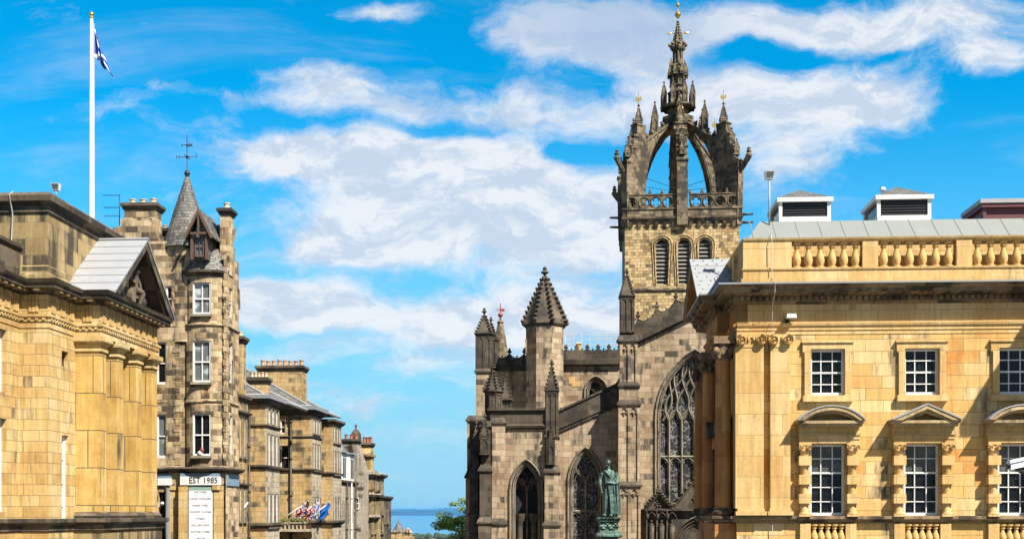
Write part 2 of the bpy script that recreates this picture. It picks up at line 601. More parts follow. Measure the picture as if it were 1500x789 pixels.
def slate(name, c0=(0.05, 0.05, 0.048), c1=(0.16, 0.155, 0.14), bw=0.28, rh=0.17):
    m, N, b = new_mat(name)
    uv = N.n('ShaderNodeUVMap').outputs[0]
    ob = N.n('ShaderNodeTexCoord').outputs['Object']
    br = N.n('ShaderNodeTexBrick')
    N.l(uv, br.inputs['Vector'])
    br.inputs['Scale'].default_value = 1.0
    br.inputs['Brick Width'].default_value = bw
    br.inputs['Row Height'].default_value = rh
    br.inputs['Mortar Size'].default_value = 0.014
    br.inputs['Color1'].default_value = c0 + (1,)
    br.inputs['Color2'].default_value = c1 + (1,)
    br.inputs['Mortar'].default_value = (0.015, 0.015, 0.015, 1)
    n = N.noise(ob, 1.2, 6, 0.6)
    col = N.mix(N.smooth(n, 0.5, 0.75, 0, 0.6), br.outputs['Color'], (0.20, 0.19, 0.13, 1))
    N.l(col, b.inputs['Base Color'])
    b.inputs['Roughness'].default_value = 0.7
    bp = N.n('ShaderNodeBump'); bp.inputs['Strength'].default_value = 0.7; bp.inputs['Distance'].default_value = 0.03
    N.l(N.m('SUBTRACT', 1.0, br.outputs['Fac']), bp.inputs['Height']); N.l(bp.outputs[0], b.inputs['Normal'])
    return m


def plain(name, c, rough=0.6, metal=0.0, var=0.25, scale=3.0, spec=0.5, dirt=None, dirt_amt=0.4, bump=0.0):
    m, N, b = new_mat(name)
    c = tuple(q * .85 for q in c)
    ob = N.n('ShaderNodeTexCoord').outputs['Object']
    n = N.noise(ob, scale, 6, 0.65)
    col = N.mix(n, tuple(q * (1 - var) for q in c) + (1,), tuple(min(1, q * (1 + var)) for q in c) + (1,))
    if dirt:
        n2 = N.noise(N.v('MULTIPLY', ob, (2.0, 2.0, 0.5)), scale * .6, 6, 0.7)
        col = N.mix(N.smooth(n2, 0.45, 0.7, 0, dirt_amt), col, dirt + (1,))
    N.l(col, b.inputs['Base Color'])
    b.inputs['Roughness'].default_value = rough
    b.inputs['Metallic'].default_value = metal
    b.inputs['Specular IOR Level'].default_value = spec
    if bump:
        bp = N.n('ShaderNodeBump'); bp.inputs['Strength'].default_value = bump; bp.inputs['Distance'].default_value = 0.02
        N.l(N.noise(ob, scale * 6, 5, .7), bp.inputs['Height']); N.l(bp.outputs[0], b.inputs['Normal'])
    return m


def glass(name, c=(0.012, 0.014, 0.016), rough=0.06, curtain=0.0):
    m, N, b = new_mat(name)
    ob = N.n('ShaderNodeTexCoord').outputs['Object']
    n = N.noise(ob, 1.1, 3, 0.5)
    col = N.mix(N.smooth(n, 0.5, 0.62, 0, 1), c + (1,), tuple(min(1, q * 1.8 + curtain) for q in c) + (1,))
    N.l(col, b.inputs['Base Color'])
    b.inputs['Roughness'].default_value = rough
    b.inputs['Specular IOR Level'].default_value = 0.22
    bp = N.n('ShaderNodeBump'); bp.inputs['Strength'].default_value = 0.12; bp.inputs['Distance'].default_value = 0.02
    N.l(N.noise(ob, 1.6, 2), bp.inputs['Height']); N.l(bp.outputs[0], b.inputs['Normal'])
    return m


def leaded():
    m, N, b = new_mat('leaded_glass')
    uv = N.n('ShaderNodeUVMap').outputs[0]
    vo = N.n('ShaderNodeTexVoronoi', feature='DISTANCE_TO_EDGE')
    N.l(N.v('MULTIPLY', uv, (1.0, 0.75, 1)), vo.inputs['Vector'])
    vo.inputs['Scale'].default_value = 5.2
    line = N.smooth(vo.outputs['Distance'], 0.03, 0.085, 1, 0)
    sx = N.n('ShaderNodeSeparateXYZ'); N.l(uv, sx.inputs[0])
    bar = N.m('LESS_THAN', N.m('FRACT', N.m('MULTIPLY', sx.outputs[1], 1.1)), 0.07)
    line = N.m('MULTIPLY', line, N.smooth(N.noise(uv, 2.2, 3), .35, .6))
    vo2 = N.n('ShaderNodeTexVoronoi'); N.l(uv, vo2.inputs['Vector']); vo2.inputs['Scale'].default_value = 6
    tint = N.ramp(N.m('FRACT', N.m('MULTIPLY', vo2.outputs['Distance'], 7)), [(0, (.010, .010, .014)), (0.6, (.03, .028, .03)), (1, (.035, .04, .02))])
    col = N.mix(N.m('MULTIPLY', line, 0.85), tint, (0.30, 0.29, 0.28, 1))
    col = N.mix(bar, col, (0.012, 0.012, 0.012, 1))
    N.l(col, b.inputs['Base Color'])
    b.inputs['Roughness'].default_value = 0.6
    b.inputs['Specular IOR Level'].default_value = 0.2
    return m


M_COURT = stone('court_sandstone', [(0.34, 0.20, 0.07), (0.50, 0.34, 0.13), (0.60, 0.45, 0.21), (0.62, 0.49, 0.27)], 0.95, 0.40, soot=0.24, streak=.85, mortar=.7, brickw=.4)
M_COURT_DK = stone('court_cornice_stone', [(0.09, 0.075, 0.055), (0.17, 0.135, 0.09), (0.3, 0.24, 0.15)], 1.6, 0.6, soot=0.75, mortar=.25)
M_COURT_ATT = stone('court_attic_stone', [(0.22, 0.15, 0.07), (0.36, 0.27, 0.13), (0.46, 0.35, 0.18)], 1.05, 0.62, soot=0.55, streak=.7)
M_TEN = stone('tenement_rubble_stone', [(0.13, 0.095, 0.06), (0.34, 0.265, 0.16), (0.46, 0.385, 0.26), (0.45, 0.29, 0.12)], 0.62, 0.30, soot=0.48, streak=.55, brickw=.75, scale=.7, rough_bump=.9, warm=(1.3, 1.25, 1.2))
M_TEN_DK = stone('tenement_cornice_stone', [(0.06, 0.05, 0.04), (0.14, 0.115, 0.08), (0.22, 0.17, 0.1)], 1.2, 0.5, soot=.7)
M_ROW_Y = stone('row_yellow_stone', [(0.22, 0.13, 0.05), (0.38, 0.26, 0.11), (0.44, 0.33, 0.17), (0.3, 0.24, 0.16)], 0.6, 0.28, soot=0.5, streak=.6, brickw=.42, scale=.7, warm=(1.15, 1.15, 1.15))
M_ROW_G = stone('row_grey_stone', [(0.24, 0.21, 0.16), (0.38, 0.34, 0.26), (0.46, 0.41, 0.32)], 0.6, 0.28, soot=0.38, streak=.6, scale=.7, brickw=.4, warm=(1.15, 1.15, 1.15))
M_ROW_R = stone('row_harled_gable', [(0.27, 0.24, 0.19), (0.36, 0.32, 0.26), (0.43, 0.38, 0.31)], .7, .3, soot=0.45, mortar=.1, streak=.8)
M_CATH = stone('cathedral_sandstone', [(0.17, 0.12, 0.075), (0.31, 0.235, 0.16), (0.42, 0.34, 0.24), (0.50, 0.41, 0.29)], 0.85, 0.36, soot=0.46, streak=.7, brickw=.5, scale=.6, mortar=.8, warm=(1.12, 1.1, 1.06))
M_CATH_DK = stone('cathedral_sooty_stone', [(0.05, 0.042, 0.032), (0.115, 0.095, 0.07), (0.22, 0.18, 0.12)], 0.8, 0.36, soot=0.66, streak=.5, scale=.6, brickw=.6)
M_CATH_PALE = stone('cathedral_pale_dressings', [(0.13, 0.115, 0.085), (0.22, 0.195, 0.15), (0.35, 0.31, 0.25)], 0.8, 0.5, soot=0.35, streak=.5, scale=.8, mortar=.2)
M_TOWER = stone('tower_rubble_stone', [(0.2, 0.135, 0.06), (0.37, 0.28, 0.14), (0.47, 0.38, 0.21), (0.38, 0.25, 0.12)], 0.48, 0.27, soot=0.26, streak=.4, brickw=.8, scale=.5, mortar=.9, mw=.02, rough_bump=1.2, warm=(1.3, 1.26, 1.2))
M_CROWN = stone('crown_weathered_stone', [(0.09, 0.07, 0.045), (0.24, 0.19, 0.12), (0.42, 0.35, 0.23)], 0.6, 0.33, soot=0.62, streak=.4, brickw=.7, scale=.6, mortar=.8, mw=.02)
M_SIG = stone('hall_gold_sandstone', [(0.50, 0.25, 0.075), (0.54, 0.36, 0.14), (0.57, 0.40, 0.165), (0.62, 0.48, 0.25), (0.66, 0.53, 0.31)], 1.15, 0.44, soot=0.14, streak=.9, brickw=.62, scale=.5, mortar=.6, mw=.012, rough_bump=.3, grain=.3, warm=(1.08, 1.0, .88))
M_SIG_P = stone('hall_dressed_stone', [(0.46, 0.31, 0.12), (0.56, 0.41, 0.19), (0.62, 0.49, 0.27)], 1.6, 0.75, soot=0.12, streak=.6, brickw=.5, scale=.5, mortar=.4, rough_bump=.2, grain=.3, warm=(1.08, 1.0, .9))
M_SIG_W = stone('hall_weathered_dressings', [(0.30, 0.20, 0.11), (0.44, 0.32, 0.17), (0.56, 0.43, 0.25)], 1.2, 0.5, soot=0.36, streak=.6, brickw=.4, scale=1.2, mortar=.3, grain=.3)
M_SIG_SHADED = stone('hall_shaded_side_stone', [(0.30, 0.16, 0.07), (0.42, 0.26, 0.12), (0.47, 0.31, 0.16)], 1.3, 0.9, soot=0.18, streak=.5, brickw=.6, scale=.5, mortar=.35, grain=.2, warm=(1.15, .88, .65))  # hall stone again; the side's brown shade is put into the colour
M_SIG_D = stone('hall_sooty_cornice_stone', [(0.16, 0.11, 0.065), (0.29, 0.2, 0.11), (0.42, 0.31, 0.17)], 1.3, 0.6, soot=0.55, streak=.5, scale=.8, mortar=.25)
M_SLATE = slate('scotch_slate')
M_SLATE_G = slate('grey_slate', (0.07, 0.072, 0.068), (0.14, 0.14, 0.125), .4, .2)
M_LEAD = plain('roof_lead', (0.30, 0.315, 0.33), 0.5, 0.0, .12, 1.5, dirt=(0.24, 0.24, 0.24), dirt_amt=.5)
M_LEAD_G = plain('green_grey_roof_lead', (0.20, 0.22, 0.205), 0.6, 0.0, .12, 1.0, dirt=(0.2, 0.21, 0.2))
M_LEAD_W = plain('weathered_lead_flashing', (0.5, 0.5, 0.5), 0.6, 0, .2, 2, dirt=(0.15, 0.14, 0.12))
M_WHITE = plain('white_paint', (0.74, 0.74, 0.72), 0.5, 0, .08, 4, dirt=(.34, .32, .28), dirt_amt=.5)
M_WHITE_B = plain('fresh_white_enamel', (0.80, 0.81, 0.82), 0.35, 0, .04, 4)
M_GLASS = glass('window_glass', (0.006, 0.007, 0.008), 0.12)
M_GLASS_B = glass('window_glass_with_blinds', (0.06, 0.065, 0.06), 0.1)
M_GLASS_C = glass('curtained_glass_grey_reflection', (0.10, 0.12, 0.12), 0.08, .2)  # net curtains, plus a greyish reflection put into the colour
M_LEADED = leaded()
M_IRON = plain('black_iron', (0.02, 0.02, 0.022), 0.5)
M_DULL = glass('dull_dark_glass', (0.008, 0.009, 0.010), 0.6)
M_DRUM = stone('court_large_block_stone', [(0.34, 0.18, 0.05), (0.50, 0.32, 0.09), (0.58, 0.40, 0.14), (0.62, 0.47, 0.23)], 1.4, 1.45, soot=0.25, streak=.9, mortar=.95, mw=.022, brickw=.45, scale=.9)
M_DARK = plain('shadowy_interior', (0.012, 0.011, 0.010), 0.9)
M_WOOD = plain('brown_painted_timber', (0.11, 0.065, 0.045), 0.6, 0, .3)
M_POT = plain('terracotta_pot', (0.42, 0.25, 0.13), 0.8, 0, .3, 2, dirt=(.12, .09, .07))
M_POT_P = plain('buff_clay_pot', (0.55, 0.42, 0.27), 0.8, 0, .2, 2, dirt=(.2, .16, .11))
M_POT_R = plain('red_clay_pot', (0.28, 0.10, 0.05), 0.8, 0, .3, 2, dirt=(.12, .06, .04))
M_BRONZE = plain('verdigris_bronze', (0.105, 0.235, 0.195), 0.55, 0.0, .35, 3.0, dirt=(0.015, 0.035, 0.03), dirt_amt=.95, bump=.5)
def bronze():
    m, N, b = new_mat('verdigris_bronze')
    ob = N.n('ShaderNodeTexCoord').outputs['Object']
    st = N.noise(N.v('MULTIPLY', ob, (5.0, 5.0, 0.7)), 1.6, 5, 0.7, 2.0, 0.4)
    bl = N.noise(ob, 3.5, 5, 0.65)
    f = N.m('ADD', N.m('MULTIPLY', st, 0.65), N.m('MULTIPLY', bl, 0.35))
    col = N.ramp(f, [(0.40, (0.010, 0.018, 0.015)), (0.49, (0.028, 0.062, 0.05)), (0.57, (0.075, 0.16, 0.13)), (0.70, (0.17, 0.29, 0.25))])
    N.l(col, b.inputs['Base Color'])
    b.inputs['Roughness'].default_value = 0.55
    bp = N.n('ShaderNodeBump'); bp.inputs['Strength'].default_value = 0.5; bp.inputs['Distance'].default_value = 0.03
    N.l(bl, bp.inputs['Height']); N.l(bp.outputs[0], b.inputs['Normal'])
    return m


M_BRONZE = bronze()
M_GOLD = plain('gilding', (0.85, 0.58, 0.16), 0.3, 0.85, .1)
M_RED = plain('red_painted_metal', (0.30, 0.05, 0.04), 0.5)
M_MAROON = plain('maroon_cladding', (0.10, 0.018, 0.02), 0.5)
M_LOUVRE = plain('grey_louvre_boards', (0.2, 0.19, 0.17), 0.8, 0, .25, 2, dirt=(.1, .1, .09))
M_INK = plain('sign_ink', (0.03, 0.03, 0.03), 0.6)
M_BLUE = plain('pale_blue_sign_band', (0.17, 0.27, 0.36), 0.4)
M_SKIN = plain('dark_coat', (0.03, 0.03, 0.035), 0.8)


# ---------------------------------------------------------------- shared building pieces
def sash(parent, x0, x1, z0, z1, y, cols=2, rows=2, M=None, fw=0.07, bar=0.03, pane=None, name='window', frame=None, label=None, blind=None, meet=None):
    """painted sash with real bars (a part) and its glass (sub-part)"""
    mb = MB(M)
    d = 0.05
    mb.box(x0, x0 + fw, y - d, y + d, z0, z1)
    mb.box(x1 - fw, x1, y - d, y + d, z0, z1)
    mb.box(x0 + fw, x1 - fw, y - d, y + d, z1 - fw, z1)
    mb.box(x0 + fw, x1 - fw, y - d - .02, y + d, z0, z0 + fw * 1.5)
    for i in range(1, cols):
        x = x0 + (x1 - x0) * i / cols
        mb.box(x - bar / 2, x + bar / 2, y - d * .6, y + d * .6, z0 + fw * 1.5, z1 - fw)
    for j in range(1, rows):
        z = z0 + (z1 - z0) * j / rows
        b2 = bar if j != (meet if meet else rows / 2) else bar * 1.8
        mb.box(x0 + fw, x1 - fw, y - d * .8, y + d * .8, z - b2 / 2, z + b2 / 2)
    o = mb.build(name, frame or M_WHITE, parent, label)
    g = MB(M)
    if blind:
        zb = z0 + (z1 - z0) * blind
        g.face([(x0, y + .03, z0), (x1, y + .03, z0), (x1, y + .03, zb), (x0, y + .03, zb)])
        g.build('pane', pane or M_GLASS, o)
        g = MB(M)
        g.face([(x0, y + .03, zb), (x1, y + .03, zb), (x1, y + .03, z1), (x0, y + .03, z1)])
        g.build('pane', M_GLASS_B, o)
    else:
        g.face([(x0, y + .03, z0), (x1, y + .03, z0), (x1, y + .03, z1), (x0, y + .03, z1)])
        g.build('pane', pane or M_GLASS, o)
    return o


def chimney(parent, x0, x1, y0, y1, z0, z1, pots, mat, potmat, pr=0.14, ph=0.45, capmat=None, along='x', label=None):
    mb = MB()
    mb.box(x0, x1, y0, y1, z0, z1)
    o = mb.build('chimney', mat, parent, label)
    mc = MB()
    loop = [(x0, y0), (x1, y0), (x1, y1), (x0, y1)]
    mc.mould(loop, [(0.003, z1 - .32), (.08, z1 - .25), (.08, z1 - .18), (.16, z1 - .12), (.16, z1 + .02), (.1, z1 + .06), (-.2, z1 + .07), (-.2, z1 - .32)], True)
    mc.box(x0 - .05, x1 + .05, y0 - .05, y1 + .05, z1 + .003, z1 + .066)
    mc.build('chimney_cap', capmat or M_TEN_DK, o)
    for i in range(pots):
        f = (i + .5) / pots
        if along == 'x':
            px, py = x0 + (x1 - x0) * f, (y0 + y1) / 2
        else:
            px, py = (x0 + x1) / 2, y0 + (y1 - y0) * f
        mp = MB()
        h = ph * random.uniform(.9, 1.1)
        z = z1 + .06
        mp.lathe([(pr * 1.15, z), (pr, z + h * .12), (pr * .86, z + h * .8), (pr * 1.1, z + h * .84), (pr * 1.1, z + h), (pr * .7, z + h), (pr * .7, z + h * .5), (0, z + h * .5)], px, py, 10)
        mp.build('chimney_pot', potmat, o)
    return o


def downpipe(parent, x, y, z0, z1, r=0.06, hopper=True, mat=None, M=None):
    mb = MB(M)
    mb.tube([(x, y, z0), (x, y, z1)], r, 8)
    z = z0 + 1
    while z < z1:
        mb.tube([(x, y, z), (x, y, z + .12)], r * 1.5, 8)
        z += 2.4
    if hopper:
        mb.taper(x - .08, x + .08, y - .08, y + .08, z1 - .3, x - .2, x + .2, y - .15, y + .15, z1)
    return mb.build('downpipe', mat or M_IRON, parent)


BAL = [(.16, 0), (.16, .07), (.10, .09), (.12, .14), (.15, .26), (.155, .34), (.12, .50), (.075, .64), (.065, .74), (.10, .78), (.10, .82), (.075, .85), (.14, .92), (.15, .93), (.15, 1.0)]


def baluster_mesh(h, k=1.0):
    mb = MB()
    mb.lathe([(0, 0)] + [(r * k, z * h) for r, z in BAL] + [(0, h)], 0, 0, 12)
    return mb


def copies(name, mb, mat, parent, places):
    """one mesh, one part per place (x, y, z, turn)"""
    first = None
    for (x, y, z, a) in places:
        if first is None:
            first = o = mb.build(name, mat, parent)
        else:
            o = first.copy(); COL.objects.link(o); o.parent = parent
        o.location = (x, y, z); o.rotation_euler = (0, 0, a)
    return first


def places_along(path, step, z, out=0.0):
    P = []
    for (xa, ya), (xb, yb) in zip(path, path[1:]):
        L = math.hypot(xb - xa, yb - ya)
        k = max(1, int(L / step))
        a = math.atan2(yb - ya, xb - xa)
        nx, ny = (yb - ya) / L * out, -(xb - xa) / L * out
        for i in range(k):
            f = (i + .5) / k
            P.append((xa + (xb - xa) * f + nx, ya + (yb - ya) * f + ny, z, a))
    return P

# ================================================================ SETTING
def setting():
    # ground: one sheet, level round the cathedral, falling away towards the firth
    mb = MB()
    ds = [-60, -20, 0, 30, 60, 90, 110, 140, 200, 300, 500, 800, 1200, 1800, 2600, 3400, 4200, 4800]
    xs = [-30000, -9000, -3000, -1000, -300, -100, -40, -12, 14, 40, 100, 300, 1000, 3000, 9000, 30000]

    def gz(d):
        if d <= 110:
            return 0.0
        if d < 1000:
            return -(d - 110) * 0.056
        return max(-94.5, -49.8 - (d - 1000) * 0.0127)
    for i in range(len(ds) - 1):
        for j in range(len(xs) - 1):
            mb.face([(xs[j], ds[i], gz(ds[i])), (xs[j + 1], ds[i], gz(ds[i])), (xs[j + 1], ds[i + 1], gz(ds[i + 1])), (xs[j], ds[i + 1], gz(ds[i + 1]))])
    m = plain('town_ground', (0.07, 0.085, 0.06), 0.95, 0, .4, 0.02)
    o = mb.build('ground', m); o['kind'] = 'structure'
    # the street and its pavements
    ms = MB()
    ms.face([(-13, -20, .004), (9, -20, .004), (-3, 110, .004), (-11, 110, .004)])
    asp = stone('granite_setts', [(.05, .05, .052), (.08, .08, .08), (.11, .105, .1)], .22, .12, soot=0, mortar=.8)
    o = ms.build('street', asp); o['kind'] = 'structure'
    mk = MB()
    mk.box(-18.5, -13.2, 20, 57, 0.005, .13)
    mk.box(9.2, 60, -20, 100, 0.005, .13)
    mk.box(-2.0, 9.1, 58, 100, 0.005, .13)
    fl = stone('paving_flags', [(.16, .15, .13), (.22, .2, .17), (.26, .24, .2)], .9, .6, soot=.1, mortar=.5)
    o = mk.build('pavement', fl); o['kind'] = 'structure'
    # firth
    mw = MB()
    mw.face([(-60000, 4500, -94), (60000, 4500, -94), (60000, 70000, -94), (-60000, 70000, -94)])
    wm, N, b = new_mat('firth_water')
    b.inputs['Base Color'].default_value = (0.02, 0.16, 0.30, 1)
    b.inputs['Roughness'].default_value = 0.32
    ob = N.n('ShaderNodeTexCoord').outputs['Object']
    bp = N.n('ShaderNodeBump'); bp.inputs['Strength'].default_value = .5; bp.inputs['Distance'].default_value = 3
    N.l(N.noise(N.v('MULTIPLY', ob, (1, .25, 1)), .02, 4), bp.inputs['Height']); N.l(bp.outputs[0], b.inputs['Normal'])
    o = mw.build('firth_water', wm); o['kind'] = 'structure'
    # hills on the far shore: two ranges with real depth
    rnd = random.Random(3)
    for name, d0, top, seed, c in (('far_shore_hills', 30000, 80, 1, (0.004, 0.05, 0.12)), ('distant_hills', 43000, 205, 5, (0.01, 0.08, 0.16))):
        mh = MB()
        n = 150
        rows = []
        for k in range(7):
            y = d0 + k * 1100
            prof = math.sin(PI * k / 6)
            row = []
            for i in range(n + 1):
                x = -20000 + 40000 * i / n
                h = top * (0.62 + 0.20 * math.sin(x / 2300 + seed) + 0.13 * math.sin(x / 870 + seed * 2.1) + 0.07 * math.sin(x / 300 + k))
                h *= 1.25 if name == 'distant_hills' and -3200 < x < -1800 else 1
                row.append((x, y, -94.5 + prof * (h + 94)))
            rows.append(row)
        for A, B in zip(rows, rows[1:]):
            for i in range(n):
                mh.face([A[i], A[i + 1], B[i + 1], B[i]], None, True)
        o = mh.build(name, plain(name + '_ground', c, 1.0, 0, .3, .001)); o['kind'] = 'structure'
    # wooded shore and low roofs of the port, many and tiny
    mt = MB()
    for i in range(420):
        y = rnd.uniform(4120, 4560); x = rnd.uniform(-900, 300)
        r = rnd.uniform(5, 11)
        mt.blob(x, y, -92 + r * .8, r * 1.3, r, 6)
    o = mt.build('shore_woods', plain('dark_foliage_far', (0.035, 0.055, 0.02), 1, 0, .4, .02), merge=False)
    o['kind'] = 'stuff'
    mt = MB()
    for i in range(300):
        y = rnd.uniform(4120, 4560); x = rnd.uniform(-900, 300)
        w = rnd.uniform(5, 16)
        h = rnd.uniform(4, 9)
        mt.box(x, x + w, y, y + 8, -94, -92 + h)
    o = mt.build('port_roofs', plain('port_buildings', (0.24, 0.2, 0.16), 1, 0, .5, .02), merge=False)
    o['kind'] = 'stuff'


setting()


# ================================================================ COURT HOUSE (left)
FL = Frame(-20, 0, 86.13)


def court_house():
    T = thing('court_house', 'golden sandstone classical court house with square pillars and sculpted pediment, at the left edge', 'building', (-20, 0, 0), R(86.13))
    path = [(36, 1.09), (42.9, 1.09), (42.9, 0), (45.17, 0), (45.17, -.98), (51.15, -.98), (51.15, 0), (52.3, 0)]
    # walls
    mb = MB()
    mb.wall(36, 42.9, -.2, 13.9, 1.09, [(38.2, 39.0, 11.3, 13.6), (38.2, 39.0, 7.0, 10.4), (41.2, 41.95, 11.3, 13.55), (41.2, 41.95, 7.0, 10.35)], .35)
    mbw = MB(west(42.9))
    mbw.wall(-1.09, 0, -.2, 13.9)
    mb.v, mb.f  # keep
    mb.wall(42.9, 45.17, -.2, 13.9, 0, [(44.0, 44.55, 12.5, 13.1), (44.0, 44.55, 6.3, 9.9)], .3)
    # wall behind the pillars
    mb.wall(45.17, 52.3, -.2, 13.9, 0, [(46.1, 46.6, 6.9, 11.2), (48.2, 48.8, 6.9, 11.2), (50.3, 50.9, 6.9, 11.2)], .3)
    mb.box(36, 52.25, 1.6, 16, -.2, 13.9)
    mb.face([(52.3, 0, -.2), (52.3, 16, -.2), (52.3, 16, 15.4), (52.3, 0, 15.4)])
    w = mb.build('wall', M_COURT, T)
    mbw.build('wall_return', M_COURT, T)
    ms = MB()
    for x0, z0, z1, y in ((44.0, 10.5, 11.9, 0), (40.9, 10.5, 11.1, 1.09)):
        ms.box(x0, x0 + .55, y - .0, y + .02, z0, z1)
    # pillars: one engaged wide, three free
    for x0, x1 in ((45.17, 45.75), (46.8, 47.4), (48.75, 49.35), (50.5, 51.1)):
        p = MB()
        p.box(x0, x1, -.98, (.0 if x0 < 46 else -.25), 6.75, 13.3)
        o = p.build('pillar', M_DRUM, T)
        c = MB()
        loop = [(x0, -.98), (x1, -.98), (x1, -.02), (x0, -.02)]
        c.mould(loop, [(.003, 13.2), (.06, 13.22), (.06, 13.3), (.03, 13.33), (.03, 13.42), (.16, 13.56), (.2, 13.58), (.2, 13.78), (.003, 13.78)], True)
        c.box(x0, x1, -.98, -.02, 13.3, 13.78)
        c.build('capital', M_COURT, o)
        b = MB()
        b.mould(loop, [(.003, 6.75), (.14, 6.75), (.16, 6.85), (.08, 6.95), (.003, 7.0)], True)
        b.build('pillar_base', M_COURT_DK, o)
    # plinth
    pl = MB()
    pp = [(36, 1.09), (42.9, 1.09), (42.9, 0), (45.0, 0), (45.0, -1.15), (51.3, -1.15), (51.3, 0), (52.3, 0)]
    pl.mould(pp, [(.0, 6.25), (.06, 6.3), (.06, 6.5), (.22, 6.6), (.22, 6.74), (0, 6.75)])
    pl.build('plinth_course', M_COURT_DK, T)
    pb = MB()
    pb.box(45.02, 51.28, -1.13, .5, -.2, 6.25)
    pb.box(45.03, 51.27, -1.12, .5, 6.25, 6.748)
    pb.build('plinth', M_COURT_ATT, T)
    # entablature
    e = MB()
    e.mould(path, [(-.5, 13.785), (.03, 13.785), (.03, 14.0), (.06, 14.0), (.06, 14.12), (.12, 14.18), (.12, 14.28), (.0, 14.3), (0, 15.0), (-.5, 15.0)])
    e.build('architrave', M_COURT, T)
    # dentil row and the upright fluted blocks of the frieze
    dmb = MB()
    for x_, y_, z_, a_ in places_along(path, .22, 14.06, .04):
        dmb.box(x_ - .055, x_ + .055, y_ - .055, y_ + .055, 14.06, 14.14)
    dr_ = dmb.build('dentils', M_COURT, T); dr_['kind'] = 'stuff'
    tb = MB()
    for q in (-.13, 0, .13):
        tb.box(q - .045, q + .045, -.05, .01, 0, .6)
    tb.box(-.2, .2, -.07, .01, .60, .64); tb.box(-.18, .18, -.02, .01, 0, .6)
    copies('triglyph', tb, M_COURT, T, places_along(path, .62, 14.36))
    c = MB()
    c.mould(path, [(-.5, 15.0), (.02, 15.0), (.06, 15.08), (.12, 15.12), (.12, 15.17), (.42, 15.2), (.44, 15.34), (.50, 15.37), (.56, 15.5), (.1, 15.55), (-.5, 15.55)])
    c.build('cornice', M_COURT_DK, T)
    mu = MB(); mu.box(-.12, .12, -.38, -.1, 0, .085)
    copies('mutule', mu, M_COURT_ATT, T, places_along(path, .48, 15.1))
    f = MB()
    f.box(36.1, 52.2, 2.1, 15.9, 13.8, 15.6)
    f.box(36.1, 42.95, 1.55, 2.1, 15.0, 15.6)
    f.box(43.3, 52.2, .45, 2.1, 15.0, 15.6)
    f.box(45.6, 51.0, -.6, .45, 15.0, 15.6)
    f.build('roof_deck', M_LEAD_W, T)
    # attic
    a = MB()
    a.box(44.1, 52.3, .6, 9, 15.6, 18.7)
    a.mould([(44.1, 9), (44.1, .6), (52.3, .6)], [(0, 15.6), (.16, 15.6), (.16, 15.95), (.05, 16.05), (.05, 16.3), (0, 16.35)])
    at = a.build('attic', M_COURT_ATT, T)
    a = MB()
    a.mould([(44.1, 9), (44.1, .6), (52.3, .6)], [(-.6, 18.3), (.01, 18.3), (.07, 18.36), (.07, 18.42), (.02, 18.44), (.02, 18.62), (.24, 18.74), (.28, 18.95), (.2, 18.98), (.1, 19.1), (-.6, 19.1)])
    a.box(44.6, 52.2, 1.1, 9, 18.65, 19.0)
    a.build('attic_cornice', M_COURT_DK, at)
    lo = MB()
    lo.box(36, 44.09, 1.65, 9, 15.6, 16.95)
    lo.mould([(36, 1.65), (44.09, 1.65)], [(0, 16.95), (.1, 16.97), (.1, 17.1), (-.5, 17.12), (-.5, 16.95)])
    lo.build('low_parapet', M_COURT_DK, T)
    # pediment over the pillars
    p = MB()
    x0, x1, xm, zb, zt = 45.75, 51.35, 48.6, 15.55, 18.0
    s = (zt - zb) / (xm - x0)
    th = .38
    outer = [(x0 - .35, zb), (xm, zt + .35 * s), (x1 + .35, zb), (x1 + .35 - th / s, zb), (xm, zt + .35 * s - th), (x0 - .35 + th / s, zb)]
    p.prism(outer, -1.5, -1.05)
    p.prism([(a_ + (xm - a_) * .05, b_ - .03) for a_, b_ in outer], -1.36, -.9)
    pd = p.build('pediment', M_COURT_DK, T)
    t = MB()
    t.face([(x0, -.62, zb), (x1, -.62, zb), (xm, -.62, zt)])
    t.face([(x1, .55, zb), (x0, .55, zb), (xm, .55, zt)])
    t.build('tympanum', M_COURT_ATT, pd)
    # leaded roof of the pediment
    rf = MB()
    rr = .03
    for sx, xe in ((-1, x0 - .42), (1, x1 + .42)):
        zt2 = zt + .35 * s
        A, B = (xm, zt2 + rr), (xe, zb + .06)
        rf.face([(A[0], -1.54, A[1]), (B[0], -1.54, B[1]), (B[0], .6, B[1]), (A[0], .6, A[1])])
        rf.face([(A[0], -1.54, A[1] - .07), (B[0], -1.54, B[1] - .07), (B[0], -1.54, B[1]), (A[0], -1.54, A[1])])
        rf.face([(B[0], -1.54, B[1]), (B[0], .6, B[1]), (B[0], .6, B[1] - .1), (B[0], -1.54, B[1] - .1)])
        for k in range(1, 7):         # rolls running down the slope are laid level across it
            f_ = k / 7
            X, Z = A[0] + (B[0] - A[0]) * f_, A[1] + (B[1] - A[1]) * f_
            rf.tube([(X, -1.54, Z + .01), (X, .6, Z + .01)], .022, 5)
    rf.tube([(xm, -1.56, zt2 + .06), (xm, .6, zt2 + .06)], .06, 8)
    rf.build('leaded_roof', M_LEAD, T)
    # relief group in the tympanum
    g = MB()

    def limb(a, b, r0, r1):
        g.tube([a, ((a[0] + b[0]) / 2, (a[1] + b[1]) / 2, (a[2] + b[2]) / 2), b], r0, 8, r1)
    cx, yy, zb2 = 48.75, -.82, zb
    g.blob(cx, yy, zb2 + 1.82, .15, .19, 10)                    # head
    limb((cx, yy, zb2 + .75), (cx, yy, zb2 + 1.55), .24, .27)  # trunk
    g.blob(cx, yy, zb2 + 1.45, .33, .2, 10)
    limb((cx - .26, yy, zb2 + 1.48), (cx - .5, yy - .1, zb2 + 1.1), .09, .07)
